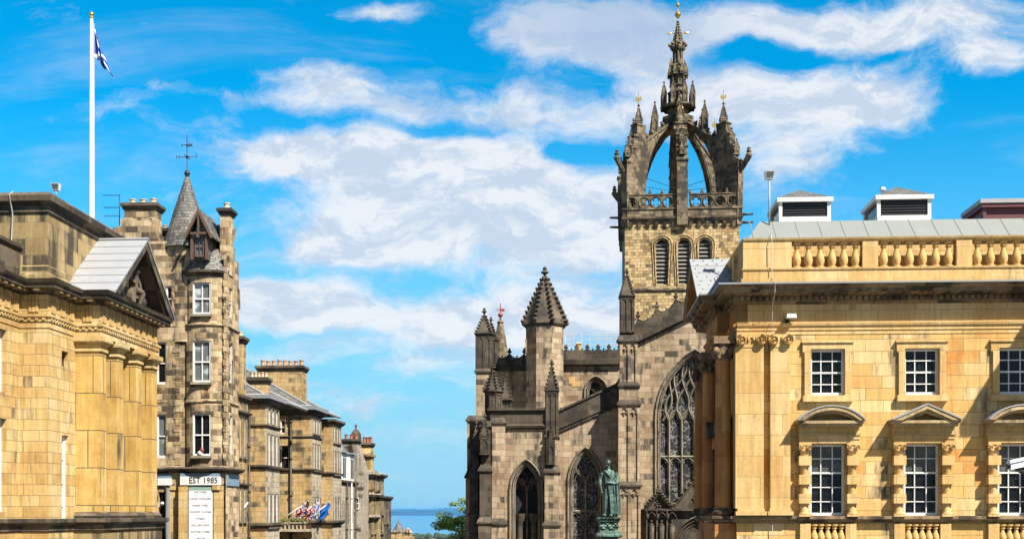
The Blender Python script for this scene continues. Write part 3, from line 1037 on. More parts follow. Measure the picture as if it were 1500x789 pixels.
    limb((cx - .5, yy - .1, zb2 + 1.1), (cx - .2, yy - .22, zb2 + .95), .07, .06)
    limb((cx + .26, yy, zb2 + 1.48), (cx + .5, yy - .12, zb2 + 1.05), .09, .07)
    limb((cx + .5, yy - .12, zb2 + 1.05), (cx + .55, yy - .18, zb2 + .7), .07, .05)
    limb((cx - .05, yy, zb2 + .8), (cx + .42, yy - .3, zb2 + .66), .17, .12)      # thigh forward
    limb((cx + .42, yy - .3, zb2 + .66), (cx + .25, yy - .2, zb2 + .12), .12, .07)
    limb((cx - .08, yy, zb2 + .85), (cx - .12, yy - .1, zb2 + .1), .2, .1)
    g.blob(cx - .55, yy + .05, zb2 + .5, .5, .32, 8, .2)
    g.blob(cx + 1.0, yy + .05, zb2 + .4, .55, .3, 8, .2)
    g.blob(cx - 1.3, yy + .05, zb2 + .28, .45, .22, 8, .18)
    fo = g.build('relief_sculpture', M_COURT_DK, pd)
    rm = fo.modifiers.new('r', 'REMESH'); rm.mode = 'VOXEL'; rm.voxel_size = .035; rm.use_smooth_shade = True
    bl = MB(); bl.box(46.3, 47.7, -.75, -.6, zb, zb + .75); bl.box(47.7, 48.3, -.85, -.6, zb, zb + 1.25); bl.build('relief_block', M_COURT, pd)
    # windows in the slits
    for z0, z1 in ((11.3, 13.55), (7.0, 10.35)):
        sash(T, 41.2, 41.95, z0, z1, 1.34, 2, 4)
        sash(T, 38.2, 39.0, z0, z1 + .03, 1.34, 2, 4)
    sash(T, 44.0, 44.55, 6.3, 9.9, .17, 1, 4, fw=.16)
    sash(T, 44.0, 44.55, 12.5, 13.1, .22, 1, 1, fw=.03, frame=M_WOOD)
    for x in (46.1, 48.2, 50.3):
        sash(T, x, x + .55, 6.9, 11.2, .2, 1, 4, fw=.05)
    # lightning conductor
    lc = MB()
    lc.tube([(44.06, 1.95, 19.15), (43.8, 1.95, 18.95), (44.05, 1.95, 18.3), (44.03, 2.0, 17.0), (43.98, 1.85, 16.6), (44.0, 1.95, 15.7)], .03, 6)
    lc.build('lightning_conductor', M_LEAD, T)
    return T


court_house()


# floodlight on the court house roof
def roof_light(px, py, D, label, s=1.0, pole=0.6):
    X, Z = (px - CX) / FPX * D, EYE + (HY - py) / FPX * D
    T = thing('floodlight', label, 'lamp', (X, D, Z))
    m = MB(); m.tube([(0, 0, -pole), (0, 0, 0)], .03 * s, 6); m.build('post', M_LEAD, T)
    m = MB()
    m.taper(-.12 * s, .12 * s, -.05 * s, .12 * s, 0, -.16 * s, .16 * s, -.14 * s, .1 * s, .26 * s)
    m.build('lamp_housing', M_WHITE, T)
    m = MB(); m.face([(-.13 * s, -.135 * s, .23 * s), (.13 * s, -.135 * s, .23 * s), (.1 * s, -.065 * s, .03 * s), (-.1 * s, -.065 * s, .03 * s)])
    m.build('lens', M_GLASS_C, T)
    return T


roof_light(82, 279, 45.5, 'small white floodlight on the corner of the court house attic roof', 1.0, .25)


def flagpole():
    D = 60.0
    X = (134 - CX) / FPX * D
    zt = EYE + (HY - 27) / FPX * D
    zb = EYE + (HY - 330) / FPX * D
    T = thing('flagpole', 'tall white flagpole rising behind the court house roof, flag drooping from its top', 'flagpole', (X, D, zb))
    h = zt - zb
    m = MB(); m.tube([(0, 0, -6.0), (0, 0, h * .5), (0, 0, h)], .145, 12, .09); m.build('pole', M_WHITE_B, T)
    m = MB(); m.lathe([(.0, h), (.12, h), (.12, h + .08), (.06, h + .1), (.13, h + .2), (.1, h + .3), (0, h + .36)], 0, 0, 10); m.build('finial', M_GOLD, T)
    m = MB(); m.tube([(.17, -.06, 0), (.15, -.06, h - .3)], .012, 4); m.build('halyard', M_WHITE_B, T)
    # saltire hanging in folds
    fm, N, b = new_mat('saltire_cloth')
    uv = N.n('ShaderNodeUVMap').outputs[0]
    sp = N.n('ShaderNodeSeparateXYZ'); N.l(uv, sp.inputs[0])
    d1 = N.m('ABSOLUTE', N.m('SUBTRACT', sp.outputs[0], sp.outputs[1]))
    d2 = N.m('ABSOLUTE', N.m('SUBTRACT', N.m('ADD', sp.outputs[0], sp.outputs[1]), 1.0))
    k = N.m('LESS_THAN', N.m('MINIMUM', d1, d2), 0.085)
    N.l(N.mix(k, (0.012, 0.05, 0.34, 1), (0.74, 0.74, 0.74, 1)), b.inputs['Base Color'])
    b.inputs['Roughness'].default_value = .8
    nu, nv = 26, 18
    g = MB()
    H = 2.0

    def P(u, v):     # u out from the pole, v up the hoist: the fly drops under its own weight
        x = .14 + u * (.55 + .42 * (1 - v)) + .04 * math.sin(u * 9)
        y = .16 * math.sin(u * 15 + v * 1.5) * (.3 + u)
        z = h - .5 - (1 - v) * 1.45 - u * (1.75 * (.62 + .38 * v)) - .04 * math.sin(u * 15)
        return (x, y, z)
    for i in range(nu):
        for j in range(nv):
            q = [(i / nu, j / nv), ((i + 1) / nu, j / nv), ((i + 1) / nu, (j + 1) / nv), (i / nu, (j + 1) / nv)]
            g.face([P(*c) for c in q], q, True)
    fo = g.build('flag', fm, T, 'blue flag with a white diagonal cross, hanging in folds')
    so_ = fo.modifiers.new('s', 'SOLIDIFY'); so_.thickness = .01


flagpole()


def tv_aerial(px, py0, py1, D, label):
    X, zb, zt = (px - CX) / FPX * D, EYE + (HY - py1) / FPX * D, EYE + (HY - py0) / FPX * D
    T = thing('television_aerial', label, 'aerial', (X, D, zb))
    h = zt - zb
    m = MB(); m.tube([(0, 0, 0), (0, 0, h)], .025, 6); m.build('mast', M_IRON, T)
    for z, L in ((h * .98, .85), (h * .58, .8), (h * .3, .75)):
        m = MB(); m.tube([(.05, 0, z), (-L, 0, z)], .014, 5)
        for k in range(7):
            x = -L + L * k / 7
            m.tube([(x, -.2, z), (x, .2, z)], .008, 4)
        m.build('antenna', M_IRON, T)


tv_aerial(175, 285, 330, 60.2, 'thin black television aerial with three arms beside the broad chimney left of the slated cone')


# ================================================================ TURRETED CORNER TENEMENT
FT = Frame(-16, 58, -3.9)


def text_obj(body, size, mat, parent, loc, rot, name='lettering', ext=.004, align='CENTER', sx=1.0):
    cu = bpy.data.curves.new('t', 'FONT')
    cu.body = body; cu.size = size; cu.extrude = ext; cu.align_x = align; cu.align_y = 'CENTER'
    cu.resolution_u = 2
    t = bpy.data.objects.new('t', cu); COL.objects.link(t)
    bpy.context.view_layer.update()
    me = bpy.data.meshes.new_from_object(t)
    COL.objects.unlink(t); bpy.data.objects.remove(t)
    me.name = name
    me.materials.clear(); me.materials.append(mat)
    o = bpy.data.objects.new(name, me); link(o, parent)
    o.location = loc; o.rotation_euler = rot; o.scale = (sx, 1, 1)
    return o


def turret_tenement():
    T = thing('corner_tenement', 'tall soot streaked stone tenement with slated cone roof, weather vane and a curved window bay', 'building', (-16, 58, 0), FT.rz)
    X = FT.X
    Z = lambda py: FT.Z(299, py)
    x0, x1 = X(150), X(330)
    bl, brr = X(268), X(328)
    zc = Z(403)                     # curved cornice over the bay
    # main west wall
    mb = MB()
    wl, wr = X(229), X(243.5)
    mb.wall(x0, bl + .1, -.2, Z(352), 0, [(wl, wr, Z(562), Z(500), 'rect'), (wl, wr, Z(670), Z(606), 'rect'), (X(243), X(252), Z(455), Z(418), 'rect'), (X(232), X(243), -.1, Z(720), 'rect')], .25)
    mb.box(x0, x1 - .1, .5, 2.1, -.2, Z(372))
    mb.M = Matrix(((0, -1, 0, x1 + .02), (1, 0, 0, 0), (0, 0, 1, 0), (0, 0, 0, 1)))   # street side: a = y
    hs = [(.55, 1.15, Z(558), Z(500), 'rect'), (.55, 1.15, Z(664), Z(606), 'rect'), (.55, 1.15, Z(462), Z(418), 'rect')]
    mb.wall(0, 2.15, -.2, Z(372), 0, hs, .2)
    mb.M = Matrix.Identity(4)
    mb.build('wall', M_TEN, T)
    # stepped gable above the wall (left part)
    g = MB()
    st = [(X(160), 335), (X(172), 322), (X(222), 322), (X(236), 338), (X(245), 352)]
    g.prism([(x0, Z(352) - .01), (x0, Z(345)), (X(165), Z(345)), (X(165), Z(330)), (X(176), Z(330)), (X(176), Z(318)), (X(222), Z(318)), (X(222), Z(330)), (X(232), Z(330)), (X(232), Z(352) - .01)], .02, .5)
    g.build('stepped_gable', M_TEN, T)
    # bowed bay with real openings: facets over 180 degrees
    cx, r = (bl + brr) / 2, (brr - bl) / 2 + .02
    nseg = 14
    bay = MB()
    wins = [(462, 415), (561, 500), (668, 606)]
    ang = lambda i: PI + PI * i / nseg
    yc = .35
    FY = .62            # the bow is shallower than a half round
    a_l, a_r = 5, 9        # window spans these facets
    zl = sorted([Z(a) for w_ in wins for a in w_] + [-.2, zc])
    for i in range(nseg):
        t0, t1 = ang(i), ang(i + 1)
        P0, P1 = (cx + r * math.cos(t0), yc + FY * r * math.sin(t0)), (cx + r * math.cos(t1), yc + FY * r * math.sin(t1))
        for a, b in zip(zl, zl[1:]):
            if a_l <= i < a_r and any(abs(a - Z(q[0])) < 1e-6 for q in wins):
                continue
            bay.face([(*P0, a), (*P1, a), (*P1, b), (*P0, b)], [(t0 * r, a), (t1 * r, a), (t1 * r, b), (t0 * r, b)])
    xa, ya = cx + r * math.cos(ang(a_l)), yc + FY * r * math.sin(ang(a_l))
    xb, yb = cx + r * math.cos(ang(a_r)), yc + FY * r * math.sin(ang(a_r))
    for lo, hi in wins:
        a, b = Z(lo), Z(hi)
        bay.face([(xa, ya, a), (xa, ya + .25, a), (xa, ya + .25, b), (xa, ya, b)])
        bay.face([(xb, yb, a), (xb, yb + .25, a), (xb, yb + .25, b), (xb, yb, b)])
        for zz in (a, b):
            arcp = [(cx + r * math.cos(ang(i)), yc + FY * r * math.sin(ang(i)), zz) for i in range(a_l, a_r + 1)]
            bay.face(arcp + [(xb, yb + .25, zz), (xa, ya + .25, zz)])
    bay.build('window_bay', M_TEN, T)
    for k, (lo, hi) in enumerate(wins):
        w_ = sash(T, xa, xb, Z(lo), Z(hi), ya + .08, 2, 2, fw=.08, bar=.04, pane=[M_GLASS_C, M_GLASS_C, M_GLASS][k])
        s = MB(); s.taper(xa - .05, xb + .05, ya - .22, ya + .1, Z(lo) - .1, xa - .05, xb + .05, ya - .18, ya + .1, Z(lo) + .02); s.build('sill', M_CATH_PALE, w_)
        if k == 1:
            cm = MB()
            for sx_, ex in ((xa + .09, xa + .3), (xb - .3, xb - .09)):
                for q in range(5):
                    u = sx_ + (ex - sx_) * q / 5
                    cm.box(u, u + (ex - sx_) / 7, ya + .115, ya + .125, Z(lo) + .2, Z(hi) - .1)
            cm.build('curtain', M_WHITE, w_)
    for (hx0, hx1, hz0, hz1, _) in [(wl, wr, Z(562), Z(500), 0), (wl, wr, Z(670), Z(606), 0)]:
        sash(T, hx0, hx1, hz0, hz1, .12, 1, 2, fw=.08, pane=M_GLASS_C if hz0 < Z(600) else M_GLASS)
    sash(T, X(243), X(252), Z(455), Z(418), .12, 1, 2, fw=.06)
    ST = Matrix(((0, -1, 0, x1 + .02), (1, 0, 0, 0), (0, 0, 1, 0), (0, 0, 0, 1)))
    for h in hs:
        sash(T, h[0], h[1], h[2], h[3], .1, 1, 2, M=ST, fw=.06, frame=M_LEAD_W, pane=M_DULL)
    # quoins and dark block courses on the corner
    q = MB()
    z = Z(690)
    k = 0
    while z < Z(380):
        L = .34 if k % 2 else .58
        q.box(x1 - L * .2, x1 + .06, -.04, L, z, z + .3)
        q.box(X(262) - L * .5, X(262) + .1, -.03, .2, z, z + .3)
        z += .33; k += 1
    q.build('quoins', M_TEN, T)
    # string courses / shop cornice
    arc = lambda rr: [(cx + rr * math.cos(ang(i)), yc + FY * rr * math.sin(ang(i))) for i in range(2, nseg - 1)]
    ring = [(x0, 0)] + arc(r) + [(x1 + .03, .3), (x1 + .03, 2.1)]
    for nm, zb, prof, mt in (('shop_cornice', Z(692), [(0, 0), (.1, .02), (.32, .12), (.36, .2), (.3, .26), (0, .3)], M_TEN_DK),
                             ('string_course', Z(478), [(0, 0), (.08, .03), (.08, .1), (0, .14)], M_TEN),
                             ('string_course', Z(590), [(0, 0), (.06, .03), (.06, .1), (0, .14)], M_TEN),
                             ('bay_cornice', zc, [(0, -.1), (.1, 0), (.2, .08), (.22, .2), (0, .24)], M_TEN_DK)):
        m = MB()
        pth = ring if nm != 'bay_cornice' else arc(r)
        m.mould(pth, [(o, zb + h) for o, h in prof])
        m.build(nm, mt, T)
    # slated skirt roof over the bay, and gable roof behind
    sk = MB()
    zt = Z(362)
    for i in range(nseg):
        t0, t1 = ang(i), ang(i + 1)
        rr0, rr1 = r + .18, r * .55
        sk.face([(cx + rr0 * math.cos(t0), yc + FY * rr0 * math.sin(t0), zc + .2), (cx + rr0 * math.cos(t1), yc + FY * rr0 * math.sin(t1), zc + .2),
                 (cx + rr1 * math.cos(t1), yc + .3 + rr1 * math.sin(t1), zt), (cx + rr1 * math.cos(t0), yc + .3 + rr1 * math.sin(t0), zt)])
    sk.face([(cx - r, yc, zc + .1), (cx + r, yc, zc + .1), (cx + r * .9, yc + 1.2, Z(318)), (cx - r * .4, yc + 1.2, Z(318))])
    sk.face([(cx + r * 1.0, yc, zc - .1), (x1, .4, zc - .1), (x1 - .2, 2.5, Z(318)), (cx + r * .8, 1.6, Z(318))])
    sk.build('slate_roof', M_SLATE, T)
    # round stair turret with conical slate roof
    tx, tr = X(265), (X(303) - X(235)) / 2
    tu = MB()
    tu.lathe([(tr * .86, Z(500)), (tr * .86, Z(358))], tx + .1, .9, 20)
    tu.build('stair_turret', M_TEN, T)
    cn = MB()
    zb, za = Z(357), Z(246)
    cn.lathe([(tr * 1.03, zb - .1), (tr * 1.0, zb), (tr * .90, zb + (za - zb) * .12), (tr * .57, zb + (za - zb) * .48), (tr * .04, za)], tx, .9, 24, smooth=False)
    cn.build('conical_roof', M_SLATE, T, 'slated conical roof with a pale finial')
    v = MB()
    v.lathe([(.14, za - .45), (.1, za - .1), (.16, za), (.1, za + .12), (.03, za + .2), (.03, za + 1.9), (0, za + 2.0)], tx, .9, 8)
    v.blob(tx, .9, za + .85, .09, .09); v.blob(tx, .9, za + 1.45, .07, .07)
    wv = v.build('weather_vane', M_IRON, T)
    v = MB()
    v.tube([(tx - .38, .9, za + .85), (tx + .38, .9, za + .85)], .018, 6)
    v.tube([(tx, .5, za + .85), (tx, 1.3, za + .85)], .018, 6)
    v.tube([(tx - .25, .9, za + 1.45), (tx + .25, .9, za + 1.45)], .018, 6)
    v.prism([(tx + .05, za + 1.34), (tx + .12, za + 1.56), (tx + .2, za + 1.48), (tx + .28, za + 1.55), (tx + .25, za + 1.45), (tx + .3, za + 1.36), (tx + .17, za + 1.4)], .89, .91)
    v.prism([(tx - .3, za + 1.4), (tx - .2, za + 1.45), (tx - .3, za + 1.5)], .89, .91)
    v.build('vane_arms', M_IRON, wv)
    text_obj('N', .26, M_IRON, wv, (tx - .48, .9, za + .85), (R(90), 0, 0))
    text_obj('S', .26, M_IRON, wv, (tx + .48, .9, za + .85), (R(90), 0, 0))
    # dormer
    d0, d1 = X(284), X(313)
    dm = (d0 + d1) / 2
    zs, za2, zd = Z(350), Z(314), Z(384)
    dr = MB()
    dr.box(d0 + .12, d1 - .12, -.55, 1.4, zd, zs + .1)
    dr.prism([(d0 + .12, zs), (d1 - .12, zs), (dm, za2 - .1)], -.5, 1.3)
    do = dr.build('dormer', M_SLATE, T)
    rf = MB()
    for e in (d0 - .22, d1 + .22):
        k = .09
        rf.face([(dm, -.8, za2 + .12), (e, -.8, zs - .06), (e, 1.6, zs - .06), (dm, 1.6, za2 + .12)])
        rf.face([(dm, -.8, za2 + .06), (e, -.8, zs - .12), (e, 1.6, zs - .12), (dm, 1.6, za2 + .06)])
    rf.build('dormer_roof', M_SLATE, do)
    bb = MB()
    bb.prism([(d0 - .25, zs - .12), (dm, za2 + .12), (d1 + .25, zs - .12), (d1 + .12, zs - .16), (dm, za2 - .16), (d0 - .12, zs - .16)], -.86, -.76)
    bb.box(d0 + .08, d0 + .2, -.72, -.56, zd, zs + .05)
    bb.box(d1 - .2, d1 - .08, -.72, -.56, zd, zs + .05)
    bb.box(dm - .04, dm + .04, -.83, -.75, zs - .1, za2)
    bb.box(d0 + .1, d1 - .1, -.84, -.74, zs + .05, zs + .15)
    bb.build('bargeboard', M_WOOD, do)
    ds = sash(T, d0 + .26, d1 - .26, zd + .12, zs - .05, -.6, 2, 2, fw=.07, frame=M_WOOD, pane=M_GLASS_C, name='dormer_window')
    # stacks
    chimney(T, X(175), X(221), .6, 1.5, Z(345), Z(292), 3, M_TEN, M_POT_P, .16, .3, along='x', label='broad pale stone chimney with three pots')
    chimney(T, X(163), X(175), .9, 1.6, Z(350), Z(326), 1, M_TEN_DK, M_POT, .1, .2)
    chimney(T, X(222), X(234), .9, 1.6, Z(350), Z(328), 1, M_TEN_DK, M_POT, .12, .22)
    chimney(T, X(318), X(332), .5, 1.15, Z(400), Z(303), 1, M_TEN, M_POT_P, .16, .32)
    gs = MB()
    for i, (a, b) in enumerate(((338, 322), (341, 350), (343, 380), (345, 410))):
        gs.box(X(318), X(a, 1.5) - .1, .45, 1.9 + i * .25, Z(b + 30), Z(b))
    gs.build('crow_steps', M_TEN, T)
    # shop front: fascia with lettering, tall white sign
    fa = MB()
    rr = r + .06
    z0, z1 = Z(710), Z(694)
    fmid = (z0 + z1) / 2 + .1
    def strip(mbx, i0, i1, za_, zb_, rad):
        for i in range(i0, i1):
            t0, t1 = ang(i), ang(i + 1)
            mbx.face([(cx + rad * math.cos(t0), yc + FY * rad * math.sin(t0), za_), (cx + rad * math.cos(t1), yc + FY * rad * math.sin(t1), za_),
                      (cx + rad * math.cos(t1), yc + FY * rad * math.sin(t1), zb_), (cx + rad * math.cos(t0), yc + FY * rad * math.sin(t0), zb_)])
    yf = yc - FY * r - .1
    fa.box(X(268), X(324), yf, yf + .6, z0, z1 - .12)
    fo = fa.build('shop_fascia', M_WHITE, T)
    f2 = MB(); f2.box(X(268), X(324), yf + .01, yf + .6, z1 - .118, z1 + .03)
    f2.build('blue_band', M_BLUE, fo)
    text_obj('EST 1985', .42, M_INK, fo, (X(302), yf - .012, (z0 + z1) / 2 - .05), (R(90), 0, 0), ext=.006, sx=.92)
    f3 = MB(); f3.box(X(232), X(252), -.12, .1, z0, z1 - .2); f3.build('fascia_panel', M_WHITE, fo)
    f3 = MB(); f3.box(X(232), X(252), -.11, .1, z1 - .198, z1 + .03); f3.build('blue_band', M_BLUE, fo)
    f4 = MB(ST); f4.box(.12, 2.0, -.07, .02, z0 - .02, z1); f4.build('fascia_panel', M_BLUE, fo)
    pn = MB()
    px0, px1 = X(281), X(315)
    pn.box(px0, px1, yf - .04, yf + .3, .3, Z(714))
    po = pn.build('shop_sign_panel', M_WHITE_B, T, 'tall white panel listing wares in grey capitals')
    ws = ['THE TWEED', 'LUXURY WOOLLENS', 'HARRIS TWEED', 'COUNTRY CLOTHES', 'TWEEDS', 'EXCLUSIVE GIFTS', 'SCOTTISH TWEED', 'TARTANS', 'CASHMERE', 'KILTS']
    for i, s_ in enumerate(ws):
        text_obj(s_, .13, M_INK, po, ((px0 + px1) / 2, yf - .046, Z(720.5 + 9.6 * i)), (R(90), 0, 0), ext=.002, sx=.9)
    mt = MB(); mt.box(px0 + .003, px1 - .003, yf - .043, yf + .1, Z(720) + .07, Z(713)); mt.build('green_heading', plain('faded_green_paint', (.22, .36, .31), .6), po)
    pf = MB()
    for a, b in ((266, 279), (317, 327)):
        pf.box(X(a), X(b), yf - .02, yf + .5, .1, Z(712))
    pf.box(X(250), X(268), -.06, .2, .1, Z(712))
    for a in (252, 318):
        pf.box(X(a) - .08, X(a + 8) + .04, (-.12 if a < 260 else yf - .1), .1, Z(717), Z(711))
    pf.build('shop_pilaster', M_COURT, T)
    dn = MB(); dn.box(X(243), X(250), -.1, .05, .1, Z(714)); dn.build('door_frame', M_LEAD, T)
    dd = MB(); dd.face([(X(231), .24, .1), (X(243), .24, .1), (X(243), .24, Z(720)), (X(231), .24, Z(720))]); dd.build('shop_door', M_GLASS, T)
    mm = MB(); mm.blob(X(238), .0, Z(737), .11, .11, 10); lo = mm.build('door_lamp', M_WHITE, T)
    dp = MB(); dp.tube([(X(244.5), -.1, .1), (X(244.5), -.1, Z(712))], .05, 8); dp.build('downpipe', M_IRON, T)
    # ornaments on the window ledge
    return T, (xa, xb, ya, Z)


tt, (wxa, wxb, wya, wZ) = turret_tenement()


def window_figures():
    # small things seen behind the lowest bay window: a red and a white bundle on the ledge
    x, y = FT.world(FT.X(299), wya - .02)
    T = thing('window_ornament', 'red and white soft toy on the ledge of the lowest curved bay window', 'ornament', (x, y, wZ(667)), FT.rz)
    m = MB(); m.blob(-.12, .0, .12, .13, .13, 8, .06); m.build('white_body', M_WHITE, T)
    m = MB(); m.blob(-.02, -.01, .26, .1, .15, 8, .05); m.build('red_hood', M_RED, T)


window_figures()


# ================================================================ THE ROW DOWN THE STREET
FR = Frame(-18.16, 0, 86.13)
ROWG = 'stone tenements down the left side of the street'


def rx(px, y=0):
    return FR.X(px, y)


def rz_(px, py, y=0):
    return FR.Z(px, py, y)


def wins_south(parent, xs, zs, y, w, mat_pane=None, mull=0, rows=2):
    out = []
    for x in xs:
        for (a, b) in zs:
            sash(parent, x, x + w, a, b, y + .14, 1, rows, fw=.06, pane=mat_pane)


def row_block(T, x0, x1, yf, yb, zt, south, westh, mat, matw=None, cornice=.18, cm=None, strings=(), name='wall'):
    """one masonry block: street front at y = yf, camera-facing flank at x = x0; openings (a, b, z0, z1)"""
    mb = MB()
    mb.wall(x0, x1, -12, zt, yf, [h + ('rect',) for h in south], .12)
    mb.face([(x0, yb, zt), (x1, yb, zt), (x1, yf, zt), (x0, yf, zt)])
    mb.face([(x1, yf, -12), (x1, yb, -12), (x1, yb, zt), (x1, yf, zt)])
    mb.face([(x0, yb, -12), (x1, yb, -12), (x1, yb, zt), (x0, yb, zt)])
    o = mb.build(name, mat, T)
    mw = MB(west(x0))
    mw.wall(-yb, -yf, -12, zt, 0, [(-b, -a, c, d, 'rect') for a, b, c, d in westh], .2)
    mw.build('flank_wall', matw or mat, T)
    for h in south:
        sash(T, h[0], h[1], h[2], h[3], yf + .1, 1, 2, fw=.05, bar=.035, pane=M_DULL)
        f = MB()
        f.box(h[0] - .1, h[0] - .003, yf - .05, yf + .05, h[2], h[3]); f.box(h[1] + .003, h[1] + .1, yf - .05, yf + .05, h[2], h[3])
        f.box(h[0] - .14, h[1] + .14, yf - .12, yf + .05, h[2] - .12, h[2] - .003)
        f.build('window_surround', M_CATH_PALE, T)
    for h in westh:
        sash(T, -h[1], -h[0], h[2], h[3], .12, 1, 2, M=west(x0), fw=.05, pane=M_DULL)
    for z, hgt, out in tuple(strings) + ((zt - .25, .35, cornice),):
        m = MB()
        m.mould([(x0, yb), (x0, yf), (x1, yf), (x1, yb)], [(0, z), (out * .5, z + hgt * .2), (out, z + hgt * .6), (out, z + hgt), (0, z + hgt + .03)])
        m.build('string_course' if z < zt - .3 else 'eaves_cornice', cm or M_TEN_DK, T)
    return o


def pitched(parent, x0, x1, y0, y1, z, h, mat=None, hip=1.0, white=True, name='roof'):
    """hipped slate roof with pale ridge and hip flashings"""
    mb = MB()
    ym = (y0 + y1) / 2
    a, b, c, d = (x0, y0, z), (x1, y0, z), (x1, y1, z), (x0, y1, z)
    e, f = (x0 + hip, ym, z + h), (x1 - hip, ym, z + h)
    for q in ([a, b, f, e], [b, c, f], [c, d, e, f], [d, a, e]):
        mb.face(q)
    o = mb.build(name, mat or M_SLATE_G, parent)
    if white:
        m = MB()
        for p, q in ((a, e), (d, e), (e, f), (b, f)):
            m.tube([p, q], .07, 5)
        m.tube([(x0, y1, z), (x0, y0, z), (x1, y0, z)], .1, 6)
        m.build('lead_flashing', M_LEAD, o)
    return o


def row():
    rz = R(86.13)
    # --- A: narrow house just past the turret, tall yellow stack
    T = thing('tenement_house', 'narrow stone house with tall yellow chimney, squeezed in just past the turreted tenement', 'building', (-18.16, 0, 0), rz, ROWG)
    zt = rz_(358, 583, .1)
    row_block(T, 60.2, 62.0, .1, 8, zt, [(q_, q_ + .34, rz_(358, a_), rz_(358, b_)) for q_ in (60.45, 61.2) for a_, b_ in ((668, 612), (762, 716), (603, 590))], [], M_ROW_Y, strings=((rz_(358, 608), .2, .2), (rz_(358, 713), .2, .15)))
    row_block(T, 62.0, 64.98, 1.2, 8, zt - .3, [], [], M_ROW_Y, name='recessed_wall')
    mb = MB()
    c = chimney(T, 61.0, 61.7, .12, .80, zt - 1, rz_(357, 497, .3), 2, M_ROW_Y, M_POT_P, .12, .3, along='y')
    downpipe(T, 61.85, -.02, -5, zt - .5, .05, False)
    # --- B: first projecting bay
    T = thing('tenement_house', 'stone house with one projecting bay and five pots, right of the tall yellow chimney', 'building', (-18.16, 0, 0), rz, ROWG)
    zt = rz_(400, 590)
    S = []
    for a in (65.45, 66.25, 67.05):
        S += [(a, a + .5, rz_(400, 622), rz_(400, 597)), (a, a + .5, rz_(400, 683), rz_(400, 636)), (a, a + .5, rz_(400, 770), rz_(400, 722))]
    row_block(T, 65.0, 67.9, 0, 8, zt, S, [], M_ROW_G, M_ROW_Y, strings=((rz_(400, 688), .22, .15), (rz_(400, 773), .3, .2), (rz_(400, 628), .15, .1)), cornice=.25)
    row_block(T, 67.9, 74.5, 2.1, 8, zt - .3, [(72.6, 73.2, rz_(412, 640), rz_(412, 612))], [], M_ROW_Y, name='recessed_wall')
    m = MB(); m.mould([(65, 8), (65, 0), (67.9, 0), (67.9, 2.1)], [(0, zt + .08), (.35, zt + .1), (.38, zt + .3), (0, zt + .33)]); m.build('white_gutter', M_LEAD, T)
    pitched(T, 64.9, 74.4, .0, 8, zt + .3, 2.1, hip=2.5)
    chimney(T, 66.0, 66.7, .25, 1.25, zt, rz_(380, 553, .6), 5, M_ROW_Y, M_POT_P, .1, .32, along='y')
    # --- C: big block
    T = thing('tenement_house', 'large stone house with broad dark eight pot stack, flags at its balcony', 'building', (-18.16, 0, 0), rz, ROWG)
    zt = rz_(464, 605)
    S = []
    for a in (76.1, 76.85, 77.6):
        S += [(a, a + .5, rz_(464, 635), rz_(464, 612)), (a, a + .5, rz_(464, 688), rz_(464, 650)), (a, a + .5, rz_(464, 763), rz_(464, 727))]
    row_block(T, 75.7, 78.5, 0, 10, zt, S, [(1.75, 2.05, rz_(457, 635), rz_(457, 615)), (1.5, 2.05, rz_(457, 688), rz_(457, 652))], M_ROW_G, M_ROW_Y,
              strings=((rz_(464, 692), .22, .14), (rz_(464, 768), .3, .25), (rz_(464, 643), .12, .08)), cornice=.25)
    row_block(T, 78.5, 81.9, .8, 10, zt - .25, [(79.3, 79.65, rz_(475, 640), rz_(475, 618)), (80.5, 80.85, rz_(475, 640), rz_(475, 618)), (79.3, 79.65, rz_(475, 692), rz_(475, 652)), (80.5, 80.85, rz_(475, 692), rz_(475, 652)), (79.3, 79.65, rz_(475, 762), rz_(475, 727)), (80.5, 80.85, rz_(475, 762), rz_(475, 727))], [], M_ROW_G, name='recessed_wall',
              strings=((rz_(475, 645), .12, .1),))
    S = []
    for a in (82.2, 83.1, 83.9):
        S += [(a, a + .5, rz_(494, 648), rz_(494, 626)), (a, a + .5, rz_(494, 694), rz_(494, 660)), (a, a + .5, rz_(494, 762), rz_(494, 728))]
    row_block(T, 81.9, 84.8, 0, 10, rz_(494, 618), S, [], M_ROW_G, M_ROW_Y, strings=((rz_(494, 697), .22, .14), (rz_(494, 768), .3, .25)), cornice=.25, name='end_bay')
    m = MB(); m.mould([(75.7, 10), (75.7, 0), (78.5, 0), (78.5, .8), (81.9, .8)], [(0, zt + .08), (.38, zt + .1), (.42, zt + .34), (0, zt + .36)]); m.build('white_gutter', M_LEAD, T)
    pitched(T, 75.6, 84.6, 0.1, 11, zt + .33, 3.0, hip=3.0)
    chimney(T, 78.0, 79.3, 1.2, 4.25, zt - .2, rz_(410, 537, 2.8), 8, M_ROW_Y, M_POT, .15, .4, along='y', label='broad dark stack with eight buff pots')
    downpipe(T, 75.62, 1.35, -5, rz_(440, 613, 1.3), .08)
    downpipe(T, 79.95, .65, -5, zt - .5, .06)
    # balcony with plants
    m = MB()
    m.box(73.2, 75.6, -.3, 2.0, rz_(440, 778), rz_(440, 775))
    for k in range(9):
        m.box(73.25, 73.35, -.2 + k * .25, -.12 + k * .25, rz_(440, 775), rz_(440, 766))
    m.box(73.2, 73.4, -.25, 2.0, rz_(440, 766), rz_(440, 764.5))
    m.build('balcony', M_ROW_G, T)
    # --- D: pale dormered house
    T = thing('tenement_house', 'pale narrow house with white dormers and red pots, left of the bare grey gable', 'building', (-18.16, 0, 0), rz, ROWG)
    zt = rz_(505, 705, .6)
